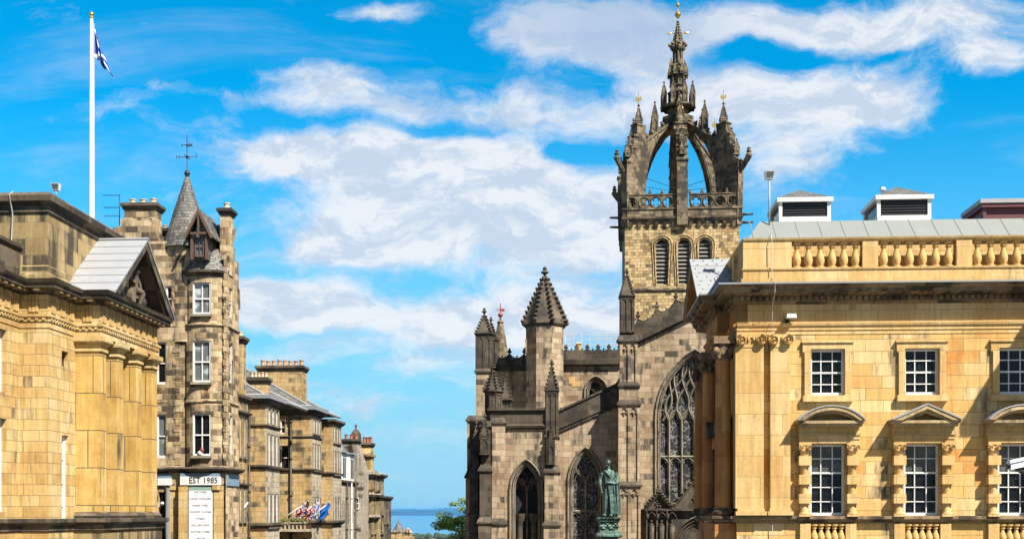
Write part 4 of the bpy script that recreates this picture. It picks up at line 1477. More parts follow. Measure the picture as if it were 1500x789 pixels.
    S = [(88.0, 88.4, rz_(505, 760), rz_(505, 735)), (89.6, 90, rz_(505, 760), rz_(505, 735)), (91.2, 91.6, rz_(505, 760), rz_(505, 735))]
    row_block(T, 84.8, 93.2, .6, 9, zt, S, [], M_ROW_G)
    m = MB()
    zr = rz_(505, 668, 1.5)
    m.face([(84.8, .6, zt), (93.2, .6, zt), (93.2, 2.6, zr), (84.8, 2.6, zr)])
    m.face([(84.8, 2.6, zr), (93.2, 2.6, zr), (93.2, 9, zr + .3), (84.8, 9, zr + .3)])
    m.build('roof', M_SLATE_G, T)
    for a in (87.3, 90.2):
        d = MB(); d.box(a, a + 1.6, .5, 2.8, zt + .1, zr + .05); do = d.build('dormer', M_WHITE, T)
        d = MB(); d.face([(a + .3, .48, zt + .3), (a + .75, .48, zt + .3), (a + .75, .48, zr - .3), (a + .3, .48, zr - .3)]); d.face([(a + .9, .48, zt + .3), (a + 1.35, .48, zt + .3), (a + 1.35, .48, zr - .3), (a + .9, .48, zr - .3)])
        d.build('pane', M_GLASS, do)
        d = MB(); d.box(a - .12, a + 1.72, .3, 2.9, zr + .052, zr + .14); d.build('dormer_roof', M_LEAD, do)
    chimney(T, 88.5, 89.3, 1.5, 4.0, zr, rz_(507, 655, 1.8), 6, M_ROW_R, M_POT_R, .14, .4, along='y')
    for x in (89.0, 92.2):
        downpipe(T, x, .45, -5, zt, .07, False)
    downpipe(T, 90.6, .45, -5, zt, .06, False, M_LEAD_W)
    # --- grey gable house
    T = thing('tenement_house', 'house with a bare grey gable wall rising to a thin chimney', 'building', (-18.16, 0, 0), rz, ROWG)
    m = MB(west(93.25))
    ze = rz_(530, 690)
    zt = rz_(522, 648)
    m.prism([(-1.35, -12), (.15, -12), (.15, ze), (-.5, zt), (-1.35, zt)], 0, 1.2)
    m.build('gable_wall', M_ROW_R, T)
    chimney(T, 93.25, 94.3, .55, 1.75, rz_(530, 720), rz_(522, 645, .9), 3, M_ROW_R, M_POT_R, .13, .4, along='y')
    sash(T, -.75, -.4, rz_(525, 745), rz_(525, 728), .02, 1, 2, M=west(93.2), fw=.04, pane=M_DULL)
    # --- E: ornate
    T = thing('tenement_house', 'ornate buff sandstone house with stacked balconies, small dome and red pots, halfway down the row', 'building', (-18.16, 0, 0), rz, ROWG)
    M_E = M_COURT_ATT
    zt = rz_(541, 690)
    S = []
    for a in (96.0, 97.4):
        S += [(a, a + .5, rz_(541, 722), rz_(541, 702)), (a, a + .5, rz_(541, 757), rz_(541, 738)), (a, a + .5, rz_(541, 780), rz_(541, 767))]
    row_block(T, 95.6, 98.4, -.1, 8, zt, S, [(.1, .55, rz_(541, 722), rz_(541, 702)), (.1, .55, rz_(541, 757), rz_(541, 735))], M_E, strings=((rz_(541, 697), .3, .3), (rz_(541, 727), .3, .35), (rz_(541, 760), .3, .3)), cm=M_ROW_G)
    for zz in (rz_(541, 727),):
        b = baluster_mesh(.55)
        for k in range(5):
            o = b.build('baluster', M_E, T) if k == 0 else None
            if o:
                first = o
            else:
                o = first.copy(); COL.objects.link(o); o.parent = T
            o.location = (95.45, -.3 + k * .24, zz + .05)
        m = MB(); m.box(95.3, 95.6, -.45, .9, zz + .6, zz + .7); m.box(95.3, 98.4, -.45, -.25, zz + .6, zz + .7); m.build('balustrade_rail', M_E, T)
    m = MB()
    m.box(96.0, 98.0, .1, 1.6, zt, rz_(540, 666))
    m.prism([(95.8, rz_(540, 666)), (98.2, rz_(540, 666)), (97.0, rz_(540, 655))], .05, 1.6)
    m.mould([(96, 1.6), (96, .1), (98, .1)], [(0, rz_(540, 668)), (.2, rz_(540, 667)), (.2, rz_(540, 664)), (0, rz_(540, 664))])
    m.build('attic_gable', M_E, T)
    chimney(T, 96.6, 97.5, .05, .85, zt, rz_(541, 650, .4), 3, M_COURT, M_POT_R, .14, .5, along='y')
    m = MB()
    X0, zd = 96.2, rz_(532, 650, 1.2)
    m.lathe([(.42, zd - 3), (.42, zd), (.5, zd + .05), (.5, zd + .15), (.45, zd + .3), (.40, zd + .7), (.25, zd + .95), (.08, zd + 1.1), (.06, zd + 1.25), (.12, zd + 1.35), (0, zd + 1.55)], X0, 1.25, 14)
    m.build('dome', M_COURT_DK, T)
    # --- F
    T = thing('tenement_house', 'buff house with a pale lead capped corner roof, just past the ornate house', 'building', (-18.16, 0, 0), rz, ROWG)
    zt = rz_(553, 696)
    S = []
    for a in (98.9, 99.7):
        S += [(a, a + .5, rz_(553, 722), rz_(553, 704)), (a, a + .5, rz_(553, 752), rz_(553, 735)), (a, a + .5, rz_(553, 780), rz_(553, 764))]
    row_block(T, 98.42, 100.6, -.3, 8, zt, S, [], M_E, strings=((rz_(553, 730), .2, .2),), cornice=.3)
    pitched(T, 98.5, 100.6, -.4, 6, zt + .1, .9, M_LEAD, hip=.6)
    chimney(T, 98.9, 99.5, 1.2, 2.6, zt, rz_(550, 676, 1.8), 3, M_ROW_R, M_POT_R, .13, .4, along='y')
    # --- G
    T = thing('tenement_house', 'dark slate coloured house end seen edge on, last of the row before the firth', 'building', (-18.16, 0, 0), rz, ROWG)
    zt = rz_(561, 728)
    row_block(T, 100.62, 104.5, -.25, 8, zt, [(101.2, 101.6, rz_(560, 765), rz_(560, 745)), (102.4, 102.8, rz_(560, 765), rz_(560, 745))], [], M_TEN_DK, M_TEN_DK)
    chimney(T, 101.4, 102.2, .6, 1.8, zt, rz_(560, 716, 1), 3, M_TEN_DK, M_POT, .13, .4, along='y')


row()


# flags on slanting poles
def flag_cloth(kind):
    m, N, b = new_mat('flag_' + kind)
    uv = N.n('ShaderNodeUVMap').outputs[0]
    sp = N.n('ShaderNodeSeparateXYZ'); N.l(uv, sp.inputs[0])
    x, y = sp.outputs[0], sp.outputs[1]
    dd = N.m('MINIMUM', N.m('ABSOLUTE', N.m('SUBTRACT', x, y)), N.m('ABSOLUTE', N.m('SUBTRACT', N.m('ADD', x, y), 1.0)))
    cr = N.m('MINIMUM', N.m('ABSOLUTE', N.m('SUBTRACT', x, .5)), N.m('ABSOLUTE', N.m('SUBTRACT', y, .5)))
    blue, white, red = (.01, .03, .18, 1), (.5, .5, .5, 1), (.32, .012, .02, 1)
    if kind == 'union':
        c = N.mix(N.m('LESS_THAN', dd, .13), blue, white)
        c = N.mix(N.m('LESS_THAN', dd, .045), c, red)
        c = N.mix(N.m('LESS_THAN', cr, .17), c, white)
        c = N.mix(N.m('LESS_THAN', cr, .1), c, red)
    elif kind == 'saltire':
        c = N.mix(N.m('LESS_THAN', dd, .14), (.02, .09, .4, 1), white)
    elif kind == 'blue':
        c = N.mix(N.m('LESS_THAN', cr, .03), (.01, .14, .5, 1), (.02, .2, .6, 1))
    else:
        c = N.mix(N.m('LESS_THAN', cr, .06), (.02, .02, .03, 1), (.15, .02, .02, 1))
    N.l(c if not isinstance(c, tuple) else c, b.inputs['Base Color'])
    b.inputs['Roughness'].default_value = .8
    return m


def slant_flag(px0, py0, px1, py1, D, kind, label, f0=.45):
    X0, Z0 = (px0 - CX) / FPX * D, EYE + (HY - py0) / FPX * D
    X1, Z1 = (px1 - CX) / FPX * D, EYE + (HY - py1) / FPX * D
    T = thing('flag_on_pole', label, 'flag', (X0, D, Z0), 0, 'flags on slanting poles outside the large stone house')
    dx, dz = X1 - X0, Z1 - Z0
    m = MB(); m.tube([(0, 0, 0), (dx, -.3, dz)], .035, 6); m.build('pole', M_WHITE_B, T)
    if kind:
        g = MB()
        n = 12
        L = math.hypot(dx, dz)

        def P(u, v):
            f = f0 + (1 - f0) * v
            return (dx * f + .12 * math.sin(u * 6) * u, -.3 * f + .12 * math.sin(u * 9 + v * 5), dz * f - u * .8 + .05 * math.sin(v * 9))
        for i in range(n):
            for j in range(n):
                q = [(i / n, j / n), ((i + 1) / n, j / n), ((i + 1) / n, (j + 1) / n), (i / n, (j + 1) / n)]
                g.face([P(*c) for c in q], q, True)
        fo = g.build('flag', flag_cloth(kind), T)
        s_ = fo.modifiers.new('s', 'SOLIDIFY'); s_.thickness = .01


slant_flag(409, 762, 449, 737, 74.6, 'union', 'red white and blue crossed flag on the left slanting pole', .62)
slant_flag(419, 764, 453, 733, 75.1, 'dark', 'dark flag topmost of the cluster, on the second slanting pole', .72)
slant_flag(429, 764, 462, 738, 75.6, 'union', 'red white and blue crossed flag right of the white diagonal cross one', .6)
slant_flag(439, 764, 468, 735, 76.2, 'saltire', 'small blue flag with white diagonal cross in the middle of the cluster', .5)
slant_flag(449, 762, 484, 735, 76.8, 'blue', 'plain bright blue flag on the rightmost slanting pole', .55)
slant_flag(326, 789, 365, 735, 61.5, None, 'bare white slanting pole leaning out beside the shop front corner', .5)


# planting on the balcony
def leaf_mat(name, c0, c1):
    m, N, b = new_mat(name)
    ob = N.n('ShaderNodeTexCoord').outputs['Object']
    col = N.mix(N.smooth(N.noise(ob, 1.2, 5, .7), .3, .7), c0 + (1,), c1 + (1,))
    N.l(col, b.inputs['Base Color'])
    b.inputs['Roughness'].default_value = .55
    b.inputs['Specular IOR Level'].default_value = .3
    try:
        b.inputs['Transmission Weight'].default_value = 0.0
    except KeyError:
        pass
    return m


M_LEAF = leaf_mat('green_leaves', (0.11, 0.19, 0.02), (0.30, 0.38, 0.07))
M_LEAF2 = leaf_mat('hedge_leaves', (0.06, 0.09, 0.02), (0.16, 0.17, 0.05))


def leaf_cloud(mb, cx, cy, cz, rx, ry, rz, n, size, rnd):
    for _ in range(n):
        while True:
            p = Vector((rnd.uniform(-1, 1), rnd.uniform(-1, 1), rnd.uniform(-1, 1)))
            if .25 < p.length <= 1:
                break
        c = Vector((cx + p.x * rx, cy + p.y * ry, cz + p.z * rz))
        nrm = (p + Vector((rnd.uniform(-.8, .8), rnd.uniform(-.8, .8), rnd.uniform(-.2, 1.2)))).normalized()
        a = nrm.orthogonal().normalized()
        a = Matrix.Rotation(rnd.uniform(0, 6.3), 3, nrm) @ a
        b = nrm.cross(a)
        s = size * rnd.uniform(.6, 1.3)
        mb.face([c - a * s, c - b * s * .45 + nrm * s * .15, c + a * s, c + b * s * .45 + nrm * s * .15])


def planter():
    x, y = FR.world(73.4, 1.0)
    T = thing('window_box_plants', 'green trailing plants along the balcony under the slanting flags', 'plants', (x, y, rz_(440, 766)), FR.rz)
    rnd = random.Random(2)
    m = MB()
    for k in range(7):
        leaf_cloud(m, 0, -1.1 + k * .34, .12, .25, .25, .28, 60, .09, rnd)
    m.build('foliage', M_LEAF2, T)
    m = MB(); m.box(-.15, .15, -1.2, 1.1, -.12, .02); m.build('trough', M_TEN_DK, T)


planter()


def tree():
    D = 130.0
    X = (677 - CX) / FPX * D
    T = thing('broadleaf_tree', 'leafy green tree beside the cathedral, its crown spilling past the corner towards the firth', 'tree', (X, D, -1.4))
    T.scale = (1.26,) * 3
    m = MB()
    m.tube([(0, 0, -.1), (.1, 0, 2), (-.1, .1, 4), (0, 0, 6)], .28, 10, .14)
    rnd = random.Random(11)
    tips = []
    for k in range(16):
        a = rnd.uniform(0, 6.28)
        z0 = rnd.uniform(3.5, 5.6)
        L = rnd.uniform(1.2, 2.2)
        e = (L * math.cos(a), L * math.sin(a), z0 + rnd.uniform(.3, 1.4))
        m.tube([(0, 0, z0), (e[0] * .5, e[1] * .5, z0 + (e[2] - z0) * .6), e], .07, 6, .025)
        tips.append(e)
    m.tube([(0, 0, 5), (.3, 0, 7), (-.9, 0, 7.6)], .07, 6, .02)
    m.build('trunk', M_WOOD, T)
    c = MB()
    for e in tips:
        leaf_cloud(c, e[0], e[1], e[2], .85, .85, .5, 260, .12, rnd)
    for k in range(10):
        leaf_cloud(c, rnd.uniform(-1.0, 1.4), rnd.uniform(-1, 1), rnd.uniform(5.2, 6.3), .7, .7, .4, 200, .12, rnd)
    leaf_cloud(c, -.75, 0, 7.35, .5, .4, .22, 130, .11, rnd)
    leaf_cloud(c, .1, 0, 7.65, .55, .4, .35, 170, .11, rnd)
    leaf_cloud(c, .2, 0, 6.9, .7, .6, .4, 200, .11, rnd)
    c.build('crown', M_LEAF, T, merge=False)


tree()


def far_houses():
    M_FAR = M_ROW_Y
    def base(px, D):
        return (px - CX) / FPX * D
    G = 'distant rooftops beyond the end of the row'
    D = 210.0
    z = lambda py, d=D: EYE + (HY - py) / FPX * d
    T = thing('distant_house', 'far stone house with a line of small buff pots, left of the pointed turret', 'house', (base(571, D), D, 0), 0, G)
    m = MB(); m.box(-1.5, 1.2, 0, 6, -15, z(779)); m.build('wall', M_FAR, T)
    m = MB()
    m.mould([(-1.5, 6), (-1.5, 0), (1.2, 0), (1.2, 6)], [(0, z(780)), (.15, z(779.5)), (.15, z(778.5)), (0, z(778.5))]); m.build('cornice', M_TEN_DK, T)
    for k in range(4):
        m = MB(); m.lathe([(.17, z(779)), (.15, z(775)), (0, z(775))], -1.2 + k * .65, 1, 8); m.build('chimney_pot', M_POT, T)
    m = MB(); m.box(1.2, 4, 1, 6, -15, z(786)); m.build('side_wall', M_FAR, T)
    D2 = 230.0
    T = thing('distant_turret_house', 'far house with a grey slated pointed turret, seen against the water', 'house', (base(584, D2), D2, 0), 0, G)
    m = MB(); m.lathe([(1.15, -15), (1.15, z(779, D2))], 0, 0, 14); m.build('turret', M_FAR, T)
    m = MB(); m.lathe([(1.3, z(779, D2)), (.75, z(771, D2)), (.1, z(762, D2)), (.04, z(761, D2)), (.03, z(756.5, D2)), (0, z(756, D2))], 0, 0, 14); m.build('conical_roof', M_SLATE_G, T)
    m = MB(); m.box(.9, 2.4, .3, 4, -15, z(780, D2)); m.box(-2.2, -.9, .3, 4, -15, z(784, D2)); m.build('wall', M_FAR, T)
    m = MB(); m.prism([(.8, z(780, D2)), (2.5, z(780, D2)), (1.65, z(772.5, D2))], .2, 4); m.build('gable', M_ROW_G, T)
    for k in range(3):
        m = MB(); m.lathe([(.15, z(779, D2)), (.13, z(774, D2)), (0, z(774, D2))], 1.1 + .5 * k, .1, 8); m.build('chimney_pot', M_POT, T)


far_houses()


def gull():
    D = 260.0
    T = thing('gull', 'tiny gull flying over the firth between the tenements and the cathedral', 'bird', ((594 - CX) / FPX * D, D, EYE + (HY - 732.5) / FPX * D), .6)
    m = MB()
    m.lathe([(0, -.16), (.03, -.1), (.045, 0), (.03, .1), (0, .16)], 0, 0, 8)
    for s in (-1, 1):
        m.face([(0, 0, .05), (s * .16, -.02, .12), (s * .32, -.05, .05), (s * .16, .05, .08)])
        m.face([(0, 0, .04), (s * .16, -.02, .11), (s * .32, -.05, .045), (s * .16, .05, .07)])
    m.build('body', plain('gull_grey', (.35, .36, .38), .8), T)


gull()

# ================================================================ CATHEDRAL
FC = Frame(6.48, 72, -4.0)


def mirror_part(parent):
    pass


def panel_shaft(mb, x0, x1, y0, y1, z0, z1, n=2, d=.07, heads=True):
    """shaft with blind panelled faces: a core with proud corner and middle strips and little arched heads"""
    mb.box(x0, x1, y0, y1, z0, z1)
    w = (x1 - x0)
    t = min(.11, w * .13)
    for k in range(n + 1):
        u = x0 + (w - t) * k / n
        mb.box(u, u + t, y0 - d, y0, z0, z1 - .01)
    wy = (y1 - y0)
    for k in range(n + 1):
        u = y0 + (wy - t) * k / n
        mb.box(x0 - d, x0, u, u + t, z0, z1 - .01)
        mb.box(x1, x1 + d, u, u + t, z0, z1 - .01)
    mb.box(x0 - d, x1 + d, y0 - d, y1 + d, z1 - .12, z1)
    mb.box(x0 - d, x1 + d, y0 - d, y1 + d, z0, z0 + .1)
    if heads:
        for k in range(n):
            a = x0 + (w - t) * k / n + t
            b = x0 + (w - t) * (k + 1) / n
            cur = arch(a, b, z1 - .12 - (b - a) * 1.0, z1 - .14, 5)
            mb.ribbon(cur, y0 - d * .4, .06, d * .6)
            for (p, q), (P, Q) in zip(cur, cur[1:]):
                mb.face([(p, y0 - d * .5, q), (P, y0 - d * .5, Q), (P, y0 - d * .5, z1 - .12), (p, y0 - d * .5, z1 - .12)])


def pinnacle(parent, cx, cy, hw, z0, z1, zt, cro=6, n=4, mat=None, name='pinnacle', panels=2, label=None, cs=None, gold=False, rot=None, light=None):
    m = MB()
    panel_shaft(m, cx - hw, cx + hw, cy - hw, cy + hw, z0, z1, panels, .05)
    cs = cs or hw * .42
    loop = [(cx - hw, cy - hw), (cx + hw, cy - hw), (cx + hw, cy + hw), (cx - hw, cy + hw)]
    m.mould(loop, [(.0, z1 - .02), (hw * .2, z1), (hw * .28, z1 + .05), (hw * .28, z1 + .12), (-hw * .3, z1 + .13)], True)
    m.spire(cx, cy, z1 + .1, zt, hw * 1.32 if n == 4 else hw * 1.15, n, cro, cs, PI / n if rot is None else rot)
    o = m.build(name, mat or M_CATH_DK, parent, label)
    if gold:
        g = MB(); g.tube([(cx, cy, zt + cs), (cx, cy, zt + cs + 1.2)], .025, 5)
        g.prism([(cx - .28, zt + cs + .5), (cx - .05, zt + cs + .35), (cx + .25, zt + cs + .55), (cx + .25, zt + cs + .85), (cx, zt + cs + .65), (cx - .2, zt + cs + .85)], cy - .02, cy + .02)
        g.build('gilded_vane', M_GOLD, o)
    return o


def buttress(parent, x0, x1, yfs, zs, yb, mat=None, name='buttress', ledge=.1, panels=(), caps=M_CATH_DK):
    """stages from the ground up: stage k is x0..x1, front plane yfs[k], top zs[k]; weathered slopes between"""
    m = MB(); caps_ = []
    z = -.2
    for k, (yf, zt) in enumerate(zip(yfs, zs)):
        g = .05 * k
        if k in panels:
            m.box(x0 + g, x1 - g, yf + .08, yb, z, zt)
            W_ = x1 - x0 - 2 * g
            t = .14
            for q in range(3):
                u = x0 + g + (W_ - t) * q / 2
                m.box(u, u + t, yf, yf + .08, z, zt - .01)
            m.box(x0 + g, x1 - g, yf, yf + .08, zt - .12, zt)
            for q in range(2):
                a, b = x0 + g + (W_ - t) * q / 2 + t, x0 + g + (W_ - t) * (q + 1) / 2
                cur = arch(a, b, zt - .12 - (b - a) * .9, zt - .15, 6)
                for (p_, q_), (P, Q) in zip(cur, cur[1:]):
                    m.face([(p_, yf + .01, q_), (P, yf + .01, Q), (P, yf + .01, zt - .12), (p_, yf + .01, zt - .12)])
                    m.face([(p_, yf + .01, q_), (P, yf + .01, Q), (P, yf + .09, Q), (p_, yf + .09, q_)])
                mid = (a + b) / 2
                m.ribbon([(a, zt - .5), (mid - .05, zt - .42), (mid, zt - .62)], yf + .03, .05, .04)
                m.ribbon([(b, zt - .5), (mid + .05, zt - .42), (mid, zt - .62)], yf + .03, .05, .04)
        else:
            m.box(x0 + g, x1 - g, yf, yb, z, zt)
        ny = yfs[k + 1] if k + 1 < len(yfs) else yf + .3
        c = MB(); caps_.append(c)
        c.box(x0 + g - ledge, x1 - g + ledge, yf - ledge, yb - .01, zt, zt + .1)
        c.taper(x0 + g - ledge * .9, x1 - g + ledge * .9, yf - ledge * .9, yb - .02, zt + .1, x0 + g + .05, x1 - g - .05, ny, yb - .03, zt + .1 + max(.22, (ny - yf) * 1.0))
        z = zt + .1
    o = m.build(name, mat or M_CATH, parent)
    for c in caps_:
        c.build('weathering', caps, o)
    return o


def gothic_window(parent, x0, x1, zs, spring, apex, y, lights, transom=None, depth=.45, name='window', open_=False, mid=None, M=None, bar=.13, style='flow'):
    """stone frame mouldings, mullions and flowing tracery over leaded glass; the opening is cut in the wall"""
    cx = (x0 + x1) / 2
    fr = MB(M)
    cur = arch(x0, x1, spring, apex, 12)
    for off, yy, w in ((.10, y - .05, .14), (-.08, y + .10, .12), (-.18, y + .25, .12)):
        c2 = arch_offset(cur, off)
        path = [(c2[0][0], zs)] + c2 + [(c2[-1][0], zs)]
        fr.ribbon(path, yy, w, .09)
    fr.box(x0 - .15, x1 + .15, y - .12, y + .3, zs - .16, zs)
    o = fr.build(name, M_CATH_PALE, parent)
    tr = MB(M)
    yt = y + depth - .12
    W_ = x1 - x0
    lw = W_ / lights
    Rr = ((W_ / 2) ** 2 + (apex - spring) ** 2) / W_

    def top(x):      # height of the arch at x
        xc = x0 + Rr if x <= cx else x1 - Rr
        v = Rr * Rr - (x - xc) ** 2
        return spring + math.sqrt(max(0, v))
    sp2 = spring - lw * .15
    for k in range(1, lights):
        x = x0 + lw * k
        if style == 'flow' and lights > 2:
            tr.ribbon([(x, zs), (x, sp2)], yt, bar, .1)
        else:
            tr.ribbon([(x, zs), (x, sp2)], yt, bar, .1)
    for k in range(lights):
        a, b = x0 + lw * k, x0 + lw * (k + 1)
        tr.ribbon(arch(a, b, sp2, sp2 + lw * .85, 7), yt, bar * .75, .08)
        m_ = (a + b) / 2
        for s_ in (-1, 1):
            tr.ribbon([(m_ + s_ * lw * .46, sp2 + lw * .05), (m_ + s_ * lw * .2, sp2 + lw * .22), (m_ + s_ * lw * .03, sp2 + lw * .72)], yt + .02, bar * .45, .05)
        if transom:
            tr.ribbon(arch(a, b, transom - lw * .75, transom - .05, 7), yt, bar * .7, .08)
            for s_ in (-1, 1):
                tr.ribbon([(m_ + s_ * lw * .46, transom - lw * .55), (m_ + s_ * lw * .2, transom - lw * .42)], yt + .02, bar * .45, .05)
    if transom:
        tr.ribbon([(x0, transom), (x1, transom)], yt, bar, .1)
    # flowing net of daggers in the head
    def wave(k, dirn):
        pts = []
        x = x0 + lw * k
        z = sp2
        n = 26
        for i in range(n + 1):
            f = i / n
            zz = sp2 + (apex - sp2) * f
            px_ = x + dirn * (lw * .5) * math.sin(f * PI * 2.1) * (1 - .25 * f) + (cx - x) * (f ** 1.6) * .78
            if px_ < x0 or px_ > x1 or zz > top(min(max(px_, x0), x1)) - .02:
                break
            pts.append((px_, zz))
        if len(pts) > 1:
            tr.ribbon(pts, yt, bar * .8, .09)
    if lights > 2:
        for k in range(1, lights):
            wave(k, -1); wave(k, 1)
        for k in (0.5, lights - .5):
            wave(k, 1 if k < 1 else -1)
    else:
        for s_ in (-1, 1):
            h = apex - sp2
            tr.ribbon([(cx, sp2), (cx + s_ * lw * .15, sp2 + h * .2), (cx + s_ * lw * .55, sp2 + h * .34), (cx + s_ * lw * .62, sp2 + h * .52), (cx + s_ * lw * .35, sp2 + h * .68), (cx, sp2 + h * .95)], yt, bar * .8, .09)
            tr.ribbon([(cx + s_ * lw * .9, sp2 + h * .2), (cx + s_ * lw * .62, sp2 + h * .42), (cx + s_ * lw * .3, sp2 + h * .45), (cx + s_ * lw * .1, sp2 + h * .3)], yt, bar * .6, .08)
            tr.ribbon([(cx + s_ * lw * .3, sp2 + h * .68), (cx + s_ * lw * .05, sp2 + h * .55), (cx, sp2 + h * .3)], yt, bar * .5, .08)
    tr.build('tracery', M_CATH_PALE, o)
    g = MB(M)
    yy = y + depth
    pts = [(x0, zs)] + cur + [(x1, zs)]
    g.face([(a, yy, b) for a, b in pts])
    g.build('pane', M_DARK if open_ else M_LEADED, o)  # open window: a dark sheet, not glass, stands for the shade inside
    return o


def cresting(m, xa, xb, y, za, zb, step=1.2, h=.55, d=.12):
    """running row of fleur shaped finials joined by little curves, along a (sloping) line"""
    L = math.hypot(xb - xa, zb - za)
    k = max(1, round(L / step))
    for i in range(k + 1):
        f = i / k
        x, z = xa + (xb - xa) * f, za + (zb - za) * f
        m.box(x - .06, x + .06, y - d, y + d, z, z + h * .6)
        m.taper(x - .2, x + .2, y - d, y + d, z, x - .05, x + .05, y - d * .8, y + d * .8, z + h * .42)
        m.blob(x, y, z + h * .72, .17, .13, 6, .12)
        m.blob(x, y, z + h * .95, .09, .14, 6)
        if i < k:
            X, Z_ = xa + (xb - xa) * (i + 1) / k, za + (zb - za) * (i + 1) / k
            pts = []
            for q in range(7):
                t = q / 6
                pts.append((x + (X - x) * t, z + (Z_ - z) * t + h * .5 * (2 * t - 1) ** 2 - .02))
            m.ribbon(pts, y, .09, d)
            m.blob((x + X) / 2, y, (z + Z_) / 2 + .1, .07, .1, 5)


def cathedral():
    T = thing('cathedral', 'great soot darkened Gothic cathedral with traceried windows, pinnacles and an open stone crown steeple', 'church', (6.48, 72, 0), FC.rz)
    X, Z = FC.X, FC.Z
    # ---------------- nave west front
    y = 0.0
    bx0, bx1 = X(904), X(937)
    gx = X(1018)
    x1 = 2 * gx - bx1
    zg = Z(970, 500)
    wx0, wx1 = X(962), X(1074)
    wsill, wsp, wap = Z(1018, 738), Z(1018, 612), Z(1018, 514)
    m = MB()
    m.wall(bx1 - .3, x1 + .3, -.2, zg, 0, [(wx0, wx1, wsill, wap, 'point', wsp), (X(985), X(1052), -.1, Z(1018, 768), 'point', Z(1018, 800))], .6)
    zap = Z(1018, 460)
    m.prism([(bx1 - .3, zg), (x1 + .3, zg), (gx, zap)], .001, .8)
    nv = m.build('nave_front', M_CATH, T)
    m = MB(); m.box(bx1 - .3, x1 + .3, .61, 25, -.2, zg - 1.2)
    m.prism([(bx1 - .3, zg - 1.2), (x1 + .3, zg - 1.2), (x1 + .3, zg), (gx, zap - .3), (bx1 - .3, zg)], .81, 25)
    m.build('nave_body', M_CATH_DK, T)
    m = MB()
    s = (zap - zg) / (gx - bx1 + .3)
    t0 = .35
    for sg in (-1, 1):
        A = (gx + sg * (gx - bx1 + .35), zg - .15)
        B = (gx, zap - .02)
        m.prism([A, B, (B[0], B[1] + .32), (A[0], A[1] + .32)], -.3, .9)
        m.prism([(A[0], A[1] + .33), (B[0], B[1] + .33), (B[0], B[1] + 1.15), (A[0], A[1] + 1.15)], -.18, .5)
        m.prism([(A[0], A[1] - .14), (B[0], B[1] - .14), (B[0], B[1]), (A[0], A[1])], -.16, .5)
    m.build('gable_coping', M_CATH_DK, T)
    m = MB()
    for sg in (-1, 1):
        A = (gx + sg * (gx - bx1 + .1), zg + 1.05)
        cresting(m, A[0], gx, .15, A[1], zap + 1.15, 1.15, .8)
    m.build('gable_cresting', M_CATH_DK, T)
    gothic_window(T, wx0, wx1, wsill, wsp, wap, 0, 6, Z(1018, 668), .6, 'great_west_window', bar=.16)
    # ---------------- big stepped buttress left of the nave front
    buttress(T, bx0, bx1, [-1.45, -1.25, -1.0, -.75], [Z(920, 712, -1.4), Z(920, 593, -1.2), Z(920, 566, -1), Z(920, 500, -.75)], .6, panels=(0, 1, 3))
    pinnacle(T, (X(908, -.7) + X(929, -.7)) / 2, -.3, .40, Z(918, 488, -.4), Z(918, 436, -.4), Z(918, 402, -.4), 7, 4, label='tall pinnacle with leafy crockets on the big buttress', cs=.17)
    m = MB(); m.taper(bx0 - .05, bx1 - .1, -.8, .5, Z(920, 498, -.7), bx0 + .2, bx1 - .5, -.6, .3, Z(920, 486, -.7)); m.build('weathering', M_CATH_DK, T)
    # ---------------- aisle wall with sloping parapet
    ya = .55
    ax0, ax1 = X(816, ya), X(906, ya)
    zl, zr = Z(818, 629, ya), Z(905, 590, ya)
    hx0, hx1 = X(834, ya), X(882, ya)
    hs, hap = Z(857, 705, ya), Z(857, 657, ya)
    m = MB()
    m.wall(ax0, ax1, -.2, zl, ya, [(hx0, hx1, 3.0, min(hap, zl - .02), 'point', hs)], .5)
    m.prism([(ax0, zl), (ax1, zl), (ax1, zr)], ya + .001, ya + .6)
    m.box(ax0, ax1, ya + .55, 14, -.2, zl - .2)
    m.build('aisle_wall', M_CATH, T)
    gothic_window(T, hx0, hx1, 3.0, hs, min(hap, zl - .02), ya, 2, Z(857, 748, ya), .5, 'aisle_window', bar=.15)
    m = MB()
    m.prism([(ax0, zl - .02), (ax1, zr - .02), (ax1, zr + 1.15), (ax0, zl + 1.05)], ya - .22, ya + .75)
    m.prism([(ax0, zl - .2), (ax1, zr - .2), (ax1, zr - .021), (ax0, zl - .021)], ya - .14, ya + .6)
    m.prism([(ax0, zl + 1.05), (ax1, zr + 1.15), (ax1, zr + 1.28), (ax0, zl + 1.18)], ya - .32, ya + .8)
    m.build('aisle_parapet', M_CATH_DK, T)
    # ---------------- slender buttress with pinnacle between aisle and the projecting block
    b0, b1 = X(797, -.9), X(819, -.9)
    buttress(T, b0, b1, [-1.5, -1.3, -.9], [Z(808, 770, -1.4), Z(808, 692, -1.3), Z(808, 640, -1)], .6)
    pinnacle(T, (b0 + b1) / 2, -.55, .36, Z(808, 640, -.8), Z(808, 573, -.8), Z(808, 535, -.8), 6, 4, label='pinnacle with mossy spirelet standing on the slender buttress', cs=.17)
    pinnacle(T, (b0 + b1) / 2, -1.12, .17, Z(808, 680, -1.2), Z(808, 650, -1.2), Z(808, 627, -1.2), 4, 4, cs=.1, panels=1)
    # ---------------- projecting block
    yb = -.75
    p0, p1 = X(719, yb), X(798, yb)
    q0, q1 = X(749, yb), X(793, yb)
    zt = Z(755, 628, yb)
    m = MB()
    m.wall(p0, p1, -.2, zt, yb, [(q0, q1, -.1, Z(770, 675, yb), 'point', Z(770, 716, yb))], .9)
    m.box(p0, p1, yb + 1.0, 10, -.2, zt - .05)
